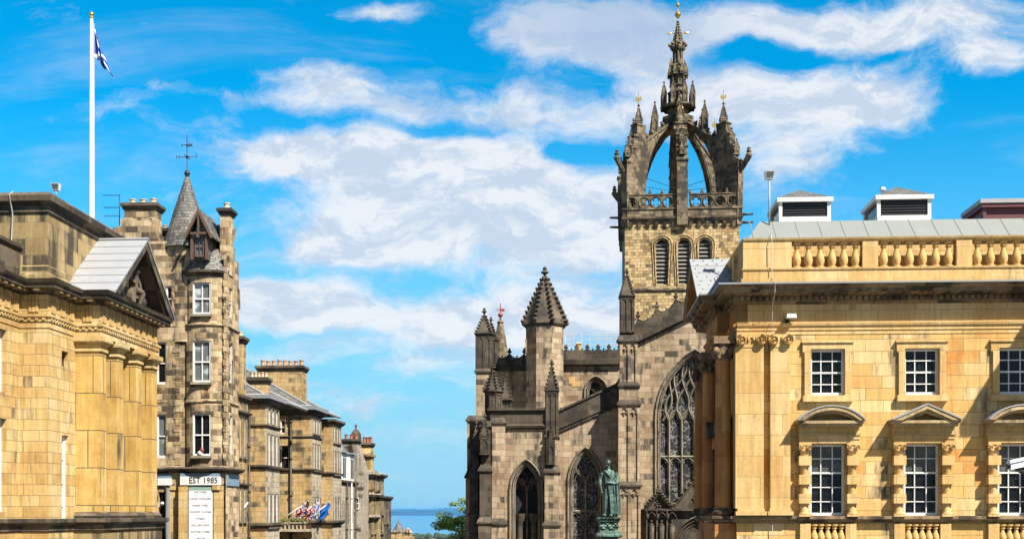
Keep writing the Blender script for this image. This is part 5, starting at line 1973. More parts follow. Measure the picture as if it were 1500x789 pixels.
    m.box(p0, p0 + .3, yb + .01, yb + 1.0, -.2, zt - .05); m.box(p1 - .15, p1, yb + .01, yb + 1.0, -.2, zt - .05)
    m.build('porch_wall', M_CATH, T)
    gothic_window(T, q0, q1, 1.0, Z(770, 716, yb), Z(770, 675, yb), yb, 2, None, .9, 'porch_window', open_=True, bar=.13)
    m = MB()
    for k in (-1, 1):
        m.lathe([(.2, 4), (.2, 6.3), (.3, 6.5), (.36, 6.9), (.0, 6.9)], (q0 + q1) / 2 + k * .45, yb + .5, 8)
    m.build('porch_column', M_CATH_DK, T)
    m = MB()
    loop = [(p0, 8), (p0, yb), (p1, yb)]
    m.mould(loop, [(-.4, zt), (.05, zt), (.16, zt + .08), (.2, zt + .2), (.04, zt + .3), (.04, zt + 1.05), (.2, zt + 1.15), (.2, zt + 1.3), (-.4, zt + 1.36)])
    m.build('porch_parapet', M_CATH_DK, T)
    m = MB(); m.box(p0 + .4, p1 - .1, yb + .4, 10, zt - .1, zt + .3); m.build('porch_roof', M_LEAD_W, T)
    # octagonal corner turret with crocketed cap, and its lesser neighbours
    def cap(cx, cy, r, z0, z1, z2, n=8, cro=6, cs=.16, label=None, body=M_CATH_DK):
        mm = MB()
        pts = [(cx + r * math.cos(2 * PI * i / n + PI / n), cy + r * math.sin(2 * PI * i / n + PI / n)) for i in range(n)]
        mm.column(pts, z0, z1)
        for i in range(n):
            (ax_, ay_), (bx_, by_) = pts[i], pts[(i + 1) % n]
            mm.tube([(ax_, ay_, z0), (ax_, ay_, z1)], .05, 5)
            mx_, my_ = (ax_ + bx_) / 2, (ay_ + by_) / 2
            mm.tube([(mx_, my_, z0), (mx_, my_, z1)], .03, 4)
        mm.mould(list(reversed(pts))[::-1] if False else pts, [(-.01, z1 - .25), (.05, z1 - .2), (.05, z1 - .08), (.16, z1), (.16, z1 + .1), (-.2, z1 + .12)], True)
        mm.spire(cx, cy, z1 + .1, z2, r * 1.18, n, cro, cs)
        return mm.build('turret', body, T, label)
    cap(X(722, -.4), .0, .52, Z(722, 655, -.4), Z(722, 573, -.4), Z(722, 541, -.4), cro=6, cs=.17, label='octagonal corner turret with crocketed spirelet')
    cap(X(741, .8), 1.2, .38, Z(741, 600, .8), Z(741, 585, .8), Z(741, 552, .8), n=4, cro=5, cs=.12)
    # corner buttresses, stepping down to the left
    buttress(T, X(703, -1.2), X(721, -1.2), [-2.2, -1.9, -1.5], [Z(712, 766, -2), Z(712, 690, -1.8), Z(712, 625, -1.5)], .6, mat=M_CATH_DK)
    buttress(T, X(720, -1.0), X(741, -1.0), [-1.6, -1.3], [Z(730, 768, -1.5), Z(730, 620, -1.3)], 0, mat=M_CATH)
    pinnacle(T, X(710, -1.7), -1.6, .25, Z(711, 666, -1.6), Z(711, 640, -1.6), Z(711, 612, -1.6), 5, 4, cs=.13, panels=1)
    buttress(T, X(690, .3), X(704, .3), [-1.0, -.7, .0], [Z(696, 756, -.5), Z(696, 700, -.5), Z(696, 655, .3)], 2.0, mat=M_CATH_DK)
    pinnacle(T, X(698, -.2), -.2, .22, Z(698, 665), Z(698, 648), Z(698, 622), 4, 4, cs=.11, panels=1)
    m = MB(); m.box(X(688, 1), X(722, 1), .9, 9, -.2, Z(705, 618, 1)); m.build('chapel_wall', M_CATH_DK, T)
    # ---------------- north-west corner further back, two pinnacles
    yn = 5.0
    n0, n1 = X(684, yn), X(715, yn)
    buttress(T, n0, n1, [yn - .8, yn - .4], [Z(699, 700, yn), Z(699, 617, yn)], yn + 3, mat=M_CATH)
    buttress(T, X(696, yn), X(718, yn), [yn - .2, yn], [Z(707, 616, yn), Z(707, 545, yn)], yn + 3, mat=M_CATH, caps=M_CATH_DK)
    pinnacle(T, X(708, yn), yn + .7, .50, Z(708, 540, yn), Z(708, 489, yn), Z(708, 458, yn), 6, 4, label='pinnacle at the far left corner, foremost of two', cs=.2)
    pinnacle(T, X(718, yn + 3), yn + 3.6, .42, Z(718, 540, yn + 3), Z(718, 498, yn + 3), Z(718, 470, yn + 3), 6, 4, cs=.17)
    # ---------------- great octagonal turret
    yo = 7.0
    ox = X(798, yo)
    r = (X(826, yo) - X(771, yo)) / 2 * 1.06
    m = MB()
    n = 8
    pts = [(ox + r * math.cos(2 * PI * i / n + PI / n), yo + r * math.sin(2 * PI * i / n + PI / n)) for i in range(n)]
    m.column(pts, 3, Z(798, 479, yo))
    m.box(ox - .5 - r * .55, ox - .42 - r * .55, yo - r * 1.1, yo - r * .6, Z(798, 520, yo), Z(798, 500, yo))
    to = m.build('great_turret', M_CATH, T, 'big plain octagonal turret with a crocketed stone cap')
    m = MB()
    za, zb = Z(798, 479, yo), Z(798, 405, yo)
    m.mould(pts, [(-.02, za - .1), (.1, za), (.14, za + .12), (-.2, za + .2)], True)
    m.spire(ox, yo, za + .1, zb, r * 1.13, 8, 10, .30)
    m.build('turret_cap', M_CATH_DK, to)
    # ---------------- clerestory behind
    yc = 9.0
    c0, c1 = X(716, yc), X(912, yc)
    ztop = Z(860, 532, yc)
    k0, k1 = X(858, yc), X(888, yc)
    m = MB()
    m.wall(c0, X(790, yc), 3, Z(740, 540, yc), yc, [], .4)
    m.wall(X(790, yc), c1, 3, ztop, yc, [(k0, k1, Z(873, 600, yc), Z(873, 553, yc), 'point', Z(873, 574, yc))], .5)
    m.box(c0, c1, yc + .5, yc + 12, 3, ztop - .1)
    m.build('clerestory_wall', M_CATH, T)
    pc = MB(); pc.box(X(833, yc), X(842, yc), yc - .02, yc + .1, Z(838, 562, yc), Z(838, 552, yc)); pc.box(X(838, yc), X(850, yc), yc - .021, yc + .1, Z(838, 566, yc), Z(838, 558, yc)); pc.build('new_stone_patch', M_SIG_P, T, 'patch of fresh yellow stone in the dark wall')
    gothic_window(T, k0, k1, Z(873, 600, yc), Z(873, 574, yc), Z(873, 553, yc), yc, 2, None, .5, 'clerestory_window', bar=.12)
    m = MB()
    m.mould([(c0, yc), (X(790, yc), yc)], [(-.5, Z(740, 544, yc)), (.12, Z(740, 543, yc)), (.15, Z(740, 538, yc)), (.0, Z(740, 537, yc)), (.0, Z(740, 524, yc)), (-.5, Z(740, 524, yc))])
    cresting(m, c0 + .4, X(768, yc), yc + .1, Z(740, 524, yc), Z(740, 524, yc), .95, .62)
    m.mould([(X(790, yc), yc), (c1, yc)], [(-.5, ztop - .2), (.3, ztop - .1), (.35, ztop + .25), (.05, ztop + .3), (.05, ztop + .9), (-.5, ztop + .9)])
    cresting(m, X(829, yc), c1 - .2, yc + .1, ztop + .9, ztop + .9, .8, .36)
    m.build('clerestory_parapet', M_CATH_DK, T)
    # thin lead spirelet with red vane
    ys = 16.0
    sx = X(733, ys)
    m = MB()
    m.lathe([(.62, Z(733, 560, ys)), (.55, Z(733, 512, ys)), (.28, Z(733, 480, ys)), (.2, Z(733, 474, ys)), (.28, Z(733, 472, ys)), (.1, Z(733, 468, ys)), (.05, Z(733, 463, ys))], sx, ys, 8, smooth=False)
    so_ = m.build('spirelet', M_CROWN, T, 'thin spirelet topped with a red vane')
    m = MB()
    zb_ = Z(733, 463, ys)
    m.blob(sx, ys, zb_ + .1, .2, .2, 8)
    m.tube([(sx, ys, zb_), (sx, ys, Z(733, 444, ys))], .035, 6)
    m.tube([(sx - .3, ys, zb_ + .5), (sx + .3, ys, zb_ + .5)], .03, 5)
    m.box(sx - .05, sx + .32, ys - .02, ys + .02, Z(733, 456, ys), Z(733, 452, ys))
    m.build('weather_vane', M_RED, so_)
    # ---------------- portal: crocketed gablets, niches with statuettes, arch mouldings
    yp = -.6
    pm = MB()
    zc = Z(970, 745, yp)
    pm.box(bx1 + .05, x1, yp + .3, 0, -.2, zc)
    for gx0, gx1, apx in ((944, 986, 722), (984, 1056, 700)):
        a, b = X(gx0, yp), X(gx1, yp)
        mid = (a + b) / 2
        za = Z(970, apx, yp)
        pm.prism([(a, zc), (b, zc), (mid, za)], yp + .2, yp + .45)
        for e in (a, b):
            pm.ribbon([(e, zc), (mid, za)], yp + .1, .2, .14)
            for q in range(6):
                f = (q + .5) / 6
                pm.blob(e + (mid - e) * f, yp + .02, zc + (za - zc) * f + .17, .12, .11, 6)
        pm.blob(mid, yp + .1, za + .22, .17, .15, 6); pm.blob(mid, yp + .1, za + .42, .08, .12, 6)
        for i in range(6):
            t = 2 * PI * i / 6
            pm.blob(mid + .17 * math.cos(t), yp + .18, zc + (za - zc) * .35 + .17 * math.sin(t), .08, .08, 6)
        pm.blob(mid, yp + .18, zc + (za - zc) * .35, .07, .07, 6)
        pm.box(a, b, yp, yp + .3, zc - .1, zc + .02)
    px0 = X(945, yp)
    for i in range(6):
        u = px0 + .1 + i * .62
        if u > X(992, yp): break
        pm.box(u - .04, u + .04, yp, yp + .3, zc - 2.4, zc - .1)
        pm.ribbon(arch(u + .04, u + .58, zc - .65, zc - .2, 5), yp + .05, .06, .06)
        pm.blob(u + .04, yp, zc - .45, .1, .2, 6)
    pm.build('portal_gablets', M_CATH_DK, T)
    for i in range(5):
        u = px0 + .41 + i * .62
        if u > X(994, yp): break
        s_ = MB()
        s_.lathe([(.0, zc - 2.1), (.2, zc - 2.1), (.17, zc - 1.6), (.2, zc - 1.05), (.1, zc - .88), (.05, zc - .85)], u, yp + .2, 8)
        s_.blob(u, yp + .2, zc - .76, .085, .11, 8)
        s_.build('niche_statue', M_CATH_DK, T)
    am = MB()
    a, b = X(984, yp), X(1054, yp)
    for k in range(4):
        d = .17 * k
        am.ribbon(arch(a + d, b - d, Z(1018, 806, yp), Z(1018, 757, yp) - d * 1.2, 12), yp + .1 + k * .1, .15, .1)
    am.build('portal_arch', M_CATH_DK, T)
    dk = MB(); dk.face([(X(987), .5, -.1), (X(1052), .5, -.1), (X(1052), .5, Z(1018, 765)), (X(987), .5, Z(1018, 765))]); dk.build('portal_shade_sheet', M_DARK, T)  # flat dark sheet stands for the shade inside the portal
    return T


cath = cathedral()


# ---------------- the steeple, in the cathedral's own axes round its centre
def steeple(T):
    cx, cy = FC.loc((993 - CX) / FPX * 105, 105)
    hw = 4.9
    yf = cy - hw
    zz = lambda py, D=100.0: EYE + (HY - py) / FPX * D
    ztop = zz(318)
    m = MB()
    ops = []
    for c in (-1.72, .15, 1.95):
        ops.append((cx + c - .5, cx + c + .5, zz(416), zz(350), 'round', zz(350) - .5))
    m.wall(cx - hw, cx + hw, 10, ztop, yf, ops, .55)
    m.face([(cx + hw, yf, 10), (cx + hw, cy + hw, 10), (cx + hw, cy + hw, ztop), (cx + hw, yf, ztop)])
    m.face([(cx - hw, cy + hw, 10), (cx + hw, cy + hw, 10), (cx + hw, cy + hw, ztop), (cx - hw, cy + hw, ztop)])
    m.face([(cx - hw, yf, ztop), (cx + hw, yf, ztop), (cx + hw, cy + hw, ztop), (cx - hw, cy + hw, ztop)])
    mw = Matrix(((0, 1, 0, cx - hw), (-1, 0, 0, 0), (0, 0, 1, 0), (0, 0, 0, 1)))
    m.M = mw
    m.wall(-(cy + hw), -yf, 10, ztop, 0, [(-cy - .5, -cy + .5, zz(416), zz(350), 'round', zz(350) - .5)], .5)
    m.M = Matrix.Identity(4)
    tw = m.build('tower', M_TOWER, T, 'square rubble stone bell tower with three louvred arches')
    m = MB()
    for o in ops:
        cur = arch(o[0], o[1], o[5], o[3], 10)
        m.ribbon([(o[0] - .02, o[2])] + arch_offset(cur, .16) + [(o[1] + .02, o[2])], yf - .03, .14, .1)
        m.ribbon([(o[0] - .2, o[2])] + arch_offset(cur, .36) + [(o[1] + .2, o[2])], yf - .01, .16, .08)
    m.build('belfry_arch_moulding', M_TOWER, tw)
    for o in ops:
        l = MB()
        z = o[2]
        while z < o[3] - .15:
            half = .5 if z < o[5] else math.sqrt(max(.02, .25 - (z - o[5]) ** 2))
            c = (o[0] + o[1]) / 2
            l.prism([(c - half, z), (c + half, z), (c + half, z + .06), (c - half, z + .06)], yf + .18, yf + .22)
            l.face([(c - half, yf + .18, z), (c + half, yf + .18, z), (c + half, yf + .42, z + .24), (c - half, yf + .42, z + .24)])
            l.face([(c - half, yf + .18, z + .05), (c + half, yf + .18, z + .05), (c + half, yf + .42, z + .29), (c - half, yf + .42, z + .29)])
            z += .34
        lo = l.build('louvre', M_LOUVRE, tw)
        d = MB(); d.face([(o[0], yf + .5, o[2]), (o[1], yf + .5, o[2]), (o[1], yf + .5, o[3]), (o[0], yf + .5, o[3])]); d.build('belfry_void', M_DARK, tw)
    m = MB()
    sq = [(cx - hw, cy + hw), (cx - hw, yf), (cx + hw, yf), (cx + hw, cy + hw)]
    z = zz(425)
    m.mould(sq, [(0, z - .1), (.12, z), (.16, z + .12), (0, z + .3)], True)
    m.mould(sq, [(0, ztop - .5), (.1, ztop - .35), (.28, ztop - .1), (.32, ztop + .05), (0, ztop + .08)], True)
    k = 0
    for i in range(13):
        u = cx - hw + .5 + i * (2 * hw - 1) / 12
        m.taper(u - .12, u + .12, yf - .1, yf + .1, ztop - .85, u - .16, u + .16, yf - .26, yf + .1, ztop - .4)
    m.build('string_course', M_CROWN, tw)
    # gargoyles
    for px_, z in ((-1, zz(313)), (-1, zz(327)), (1, zz(311)), (1, zz(323))):
        g = MB()
        xx = cx + px_ * hw
        g.tube([(xx, yf + 1.0, z), (xx + px_ * 1.3, yf + .9, z + .02)], .14, 6, .09)
        g.build('waterspout', M_IRON if px_ > 0 else M_CATH_DK, tw)
    # ---------------- parapet of pierced circles
    zp = ztop + .08
    ph0, ph1 = zp + .62, zz(284)

    def parapet(M_):
        m = MB(M_)
        L = hw + .2
        m.box(-L, L, -L, -L + .35, zp, zp + .62)
        m.box(-L, L, -L - .08, -L + .4, zp + .60, zp + .74)
        r = (ph1 - ph0) / 2
        r = .52
        n_ = 4
        for side in (-1, 1):
            for i in range(n_):
                c = side * (1.18 + i * 1.05)
                zc_ = zp + .72 + r
                cw, ch = .525, r + .1        # a slab pierced by a circle
                nq = 24
                ri_ = r - .13
                for yy_ in (-L + .06, -L + .26):
                    for q in range(nq):
                        t0_, t1_ = 2 * PI * q / nq, 2 * PI * (q + 1) / nq
                        sq_ = lambda t: (max(-1, min(1, 1.42 * math.cos(t))) * cw, max(-1, min(1, 1.42 * math.sin(t))) * ch)
                        a_, b_ = sq_(t0_), sq_(t1_)
                        m.face([(c + ri_ * math.cos(t0_), yy_, zc_ + ri_ * math.sin(t0_)), (c + ri_ * math.cos(t1_), yy_, zc_ + ri_ * math.sin(t1_)), (c + b_[0], yy_, zc_ + b_[1]), (c + a_[0], yy_, zc_ + a_[1])])
                for q in range(nq):
                    t0_, t1_ = 2 * PI * q / nq, 2 * PI * (q + 1) / nq
                    m.face([(c + ri_ * math.cos(t), y_, zc_ + ri_ * math.sin(t)) for t, y_ in ((t0_, -L + .06), (t1_, -L + .06), (t1_, -L + .26), (t0_, -L + .26))])
                m.box(c - cw, c + cw, -L + .0, -L + .32, zc_ + ch, zc_ + ch + .09)
                cir = [(c + (r - .06) * math.cos(t), zc_ + (r - .06) * math.sin(t)) for t in [2 * PI * q / 20 for q in range(21)]]
                m.ribbon(cir, -L + .06, .12, .07)
                for q in range(4):
                    t = q * PI / 2 + PI / 4
                    m.ribbon([(c + r * .8 * math.cos(t), zc_ + r * .8 * math.sin(t)), (c + r * .35 * math.cos(t), zc_ + r * .35 * math.sin(t))], -L + .16, .09, .08)
                # finial between circles
                for cc in ((c - side * .52), ) if i else ((c - side * .52),):
                    m.box(cc - .06, cc + .06, -L + .05, -L + .27, zc_, zc_ + r + .25)
                    m.blob(cc, -L + .16, zc_ + r + .32, .17, .12, 6, .1)
                    m.blob(cc, -L + .16, zc_ + r + .5, .09, .13, 6)
                cc = c
                m.ribbon([(cc - .5, zc_ + r * .35), (cc - .3, zc_ + r + .05), (cc, zc_ + r + .02), (cc + .3, zc_ + r + .05), (cc + .5, zc_ + r * .35)], -L + .16, .08, .1)
        return m
    for q in range(4):
        Mq = Matrix.Translation((cx, cy, 0)) @ Matrix.Rotation(q * PI / 2, 4, 'Z')
        parapet(Mq).build('pierced_parapet', M_CROWN, tw)
    # ---------------- the crown: eight ribs
    ZB = zp
    Z_ = lambda py: zz(py, 102.5)
    prof = [(5.35, ZB - .8), (5.45, Z_(270)), (5.40, Z_(248)), (5.0, Z_(240)), (4.95, Z_(226)), (4.75, Z_(222)), (4.7, Z_(208)), (4.45, Z_(204)), (4.4, Z_(190)), (3.55, Z_(188)), (3.35, Z_(200)), (3.25, Z_(212)),
            (.75, Z_(167)), (.75, Z_(178))]
    ri, ro, zi, zo = .95, 3.7, Z_(176), ZB
    prof += [(r_, Z_(z_)) for r_, z_ in ((.95, 176), (1.22, 181), (1.55, 188), (1.82, 194), (2.08, 200), (2.45, 212), (2.75, 225), (3.0, 240), (3.17, 255), (3.28, 270), (3.32, 285))]
    ro = 3.32
    prof.append((ro + .02, ZB - .8))
    crown = MB()
    crown.lathe([(0, Z_(181)), (1.15, Z_(181)), (1.35, Z_(172)), (1.45, Z_(166)), (1.5, Z_(160)), (0, Z_(160))], cx, cy, 8, smooth=False, rot=PI / 8)
    co = crown.build('crown_lantern_base', M_CROWN, T, 'hub where the ribs of the stone crown meet')
    for k in range(8):
        diag = k % 2 == 1
        sc = 1.30 if diag else 1.0
        th = .46 if not diag else .34
        a = k * PI / 4
        Mk = Matrix.Translation((cx, cy, 0)) @ Matrix.Rotation(a, 4, 'Z')
        m = MB(Mk)
        sub = [((r * (sc if (i_ < 10) else 1.40)) if r > 1.2 else r, z) for i_, (r, z) in enumerate(prof)]
        # the ring of faces: the rib is a plate cut to the profile
        m.prism(sub, -th, th)
        # roll mouldings on the intrados and coping on the back
        inr = sub[13:-1]
        pts3 = [(r - .0, 0, z) for r, z in inr]
        for off in (-th * .6, th * .6):
            m.tube([(r - .03, off, z) for r, z in inr], .09, 6)
        A, B = sub[11], sub[12]
        m.prism([(A[0], A[1] + .02), (B[0], B[1] + .02), (B[0], B[1] + .2), (A[0], A[1] + .2)], -th - .1, th + .1)
        # ledges on the stepped back
        for (r_, z_) in (sub[2], sub[4], sub[6], sub[8]):
            m.box(r_ - .55, r_ + .1, -th - .07, th + .07, z_ - .06, z_ + .07)
        # crockets up the back of the rib
        for q in range(5):
            f = (q + .6) / 5.5
            r_, z_ = A[0] + (B[0] - A[0]) * f, A[1] + (B[1] - A[1]) * f
            m.blob(r_, 0, z_ + .38, .2, .22, 6)
            m.blob(r_ + .12, 0, z_ + .55, .12, .1, 5)
        m.build('crown_rib', M_CROWN, co)
        ca, sa = math.cos(a), math.sin(a)
        W = lambda r_: (cx + r_ * ca, cy + r_ * sa)
        r1 = 4.0 * sc
        x_, y_ = W(r1)
        pinnacle(co, x_, y_, .28, Z_(191), Z_(184), Z_(163), 6, 4, M_CROWN, cs=.15, panels=1, gold=(k in (5, 7, 1)))
        r2 = (2.2 if not diag else 3.1)
        x_, y_ = W(r2)
        zr = A[1] + (B[1] - A[1]) * (A[0] - r2) / (A[0] - B[0])
        pinnacle(co, x_, y_, .25, zr - .4, Z_(171), Z_(150), 6, 4, M_CROWN, cs=.13, panels=1)
        for rr, pz0, pz1, pz2 in ((5.1, 240, 232, 220), (4.7, 222, 214, 202)):
            x_, y_ = W(rr * sc)
            pinnacle(co, x_, y_, .2, Z_(pz0), Z_(pz1), Z_(pz2), 3, 4, M_CROWN, cs=.12, panels=1)
        # leaning corbelled finial on the outer face
        if diag:
            g = MB()
            x0_, y0_ = W(5.5 * sc); x1_, y1_ = W(6.1 * sc)
            g.tube([(x0_, y0_, Z_(262)), ((x0_ + x1_) / 2, (y0_ + y1_) / 2, Z_(254)), (x1_, y1_, Z_(246))], .2, 6, .26)
            g.lathe([(.26, Z_(247)), (.3, Z_(244)), (.16, Z_(242)), (.24, Z_(239)), (.12, Z_(237)), (.18, Z_(235)), (0, Z_(232))], x1_, y1_, 8)
            g.build('corbel_finial', M_CROWN, co)
    # ---------------- lantern and spirelet above the ribs
    ZC = lambda py: zz(py, 105)
    m = MB()
    n = 8
    m.lathe([(.8, ZC(172)), (.72, ZC(135)), (.62, ZC(128)), (.55, ZC(100)), (.65, ZC(98)), (.6, ZC(96)), (.36, ZC(96)), (.34, ZC(76)), (.62, ZC(74)), (.72, ZC(71)), (.5, ZC(68)), (.45, ZC(66))], cx, cy, 8, smooth=False)
    for i in range(8):
        t = 2 * PI * i / 8
        for rr, za, zb in ((.82, 168, 138), (.66, 128, 101), (.4, 96, 77)):
            m.tube([(cx + rr * math.cos(t), cy + rr * math.sin(t), ZC(za)), (cx + rr * math.cos(t), cy + rr * math.sin(t), ZC(zb))], .07, 6)
    for za in (165, 138, 128, 103):
        m.lathe([(.7, ZC(za) - .08), (.95 if za > 130 else .78, ZC(za)), (.95 if za > 130 else .78, ZC(za) + .1), (.6, ZC(za) + .15)], cx, cy, 8, smooth=False)
    m.lathe([(1.5, ZC(161)), (1.62, ZC(159)), (1.62, ZC(157.5)), (.8, ZC(157))], cx, cy, 8, smooth=False)
    m.build('lantern', M_CROWN, co)
    for i in range(8):
        t = 2 * PI * i / 8 + PI / 8
        pinnacle(co, cx + 1.38 * math.cos(t), cy + 1.38 * math.sin(t), .19, ZC(160), ZC(141), ZC(126), 5, 4, M_CROWN, cs=.12, panels=1)
        pinnacle(co, cx + .78 * math.cos(t), cy + .78 * math.sin(t), .14, ZC(113), ZC(107), ZC(98), 3, 4, M_CROWN, cs=.08, panels=1)
        if i % 2 == 0:
            pinnacle(co, cx + .68 * math.cos(t), cy + .68 * math.sin(t), .1, ZC(98), ZC(95), ZC(88), 2, 4, M_CROWN, cs=.06, panels=1)
    m = MB()
    for i in range(8):
        t = 2 * PI * i / 8
        m.blob(cx + .72 * math.cos(t), cy + .72 * math.sin(t), ZC(66.5), .17, .2, 6)
    m.spire(cx, cy, ZC(69), ZC(33), .5, 8, 8, .15, fin=False)
    m.lathe([(.1, ZC(35)), (.16, ZC(32)), (.05, ZC(31)), (0, ZC(30))], cx, cy, 8)
    m.build('spirelet', M_CROWN, co)
    m = MB()
    m.lathe([(0, ZC(28)), (.06, ZC(27.5)), (.2, ZC(25)), (.3, ZC(22)), (.2, ZC(18.5)), (.05, ZC(17)), (.03, ZC(11.5)), (.13, ZC(10)), (.18, ZC(8)), (.13, ZC(6)), (.02, ZC(4.5)), (.015, ZC(-4)), (0, ZC(-5))], cx, cy, 14)
    m.build('gilded_finial', M_GOLD, co)
    m = MB()
    m.tube([(cx - .75, cy, ZC(49)), (cx, cy, ZC(50)), (cx + .75, cy, ZC(49))], .03, 5)
    for s_ in (-1, 1):
        m.blob(cx + s_ * .75, cy, ZC(49), .2, .13, 6, .03)
    m.build('gilded_arm', M_GOLD, co)
    for dx_, dy_, za in ((0, -1.6, 168), ):
        pinnacle(co, cx, cy - 1.75, .22, ZC(172), ZC(166), ZC(150), 4, 4, M_CROWN, cs=.14, panels=1, gold=False)
    g = MB(); g.tube([(cx, cy - 3.0, Z_(172)), (cx, cy - 3.0, Z_(157))], .04, 5); g.blob(cx, cy - 3.0, Z_(162), .28, .3, 6, .05); g.blob(cx, cy - 3.0, Z_(168), .2, .2, 6, .05); g.build('gilded_vane', M_GOLD, co)
    # tie wires across the open crown
    g = MB()
    g.tube([(cx - 3.4, cy - 3.4, Z_(262)), (cx, cy - .5, Z_(268)), (cx + 3.4, cy - 3.4, Z_(262))], .025, 4)
    g.tube([(cx - 3.4, cy - 3.4, Z_(276)), (cx, cy - .5, Z_(272)), (cx + 3.4, cy - 3.4, Z_(278))], .02, 4)
    g.build('tie_wire', M_IRON, co)
    # round-headed niche low on the tower
    m = MB()
    nx = cx + 1.9
    cur = arch(nx - 1.25, nx + 1.25, zz(462), zz(430), 10)
    m.ribbon(cur, yf - .1, .3, .2)
    m.build('blind_arch', M_CROWN, tw)
    m = MB(); m.face([(a, yf - .01, b) for a, b in arch(nx - 1.1, nx + 1.1, zz(462), zz(433), 10)]); m.build('blind_arch_shade', M_DARK, tw)  # flat dark sheet on the wall face, painted as the shade within the arch


steeple(cath)


def railing():
    yc = 10.2
    x0, x1 = FC.X(828, yc), FC.X(912, yc)
    z0, z1 = FC.Z(860, 512, yc), FC.Z(865, 489, yc)
    x, y = FC.world(x0, yc)
    T = thing('roof_railing', 'thin grey steel safety railing along the cathedral roof, left of the tall buttress pinnacle', 'railing', (x, y, z0), FC.rz)
    L, h = x1 - x0, z1 - z0
    m = MB()
    for k in range(8):
        u = L * k / 7
        m.tube([(u, 0, -.6), (u, 0, h)], .022, 5)
        m.tube([(u, 1.2, -.6), (u, 1.2, h + .06)], .022, 5)
    m.build('posts', M_LEAD_W, T)
    m = MB()
    for f in (.35, .68, 1.0):
        m.tube([(0, 0, h * f), (L, 0, h * f)], .02, 5)
        m.tube([(0, 1.2, h * f + .06), (L, 1.2, h * f + .06)], .02, 5)
    m.build('rails', M_LEAD_W, T)
    # a small yellow cowl behind
    x, y = FC.world(FC.X(848, 9.6), 9.6)
    T2 = thing('roof_cowl', 'small yellow vent standing on the cathedral roof at the foot of the railing', 'vent', (x, y, FC.Z(848, 512, 9.6)), FC.rz)
    m = MB(); m.box(-.18, .18, -.15, .15, -.5, .4); m.taper(-.22, .22, -.2, .2, .4, -.1, .1, -.1, .1, .52); m.build('cowl', M_SIG_P, T2)


railing()


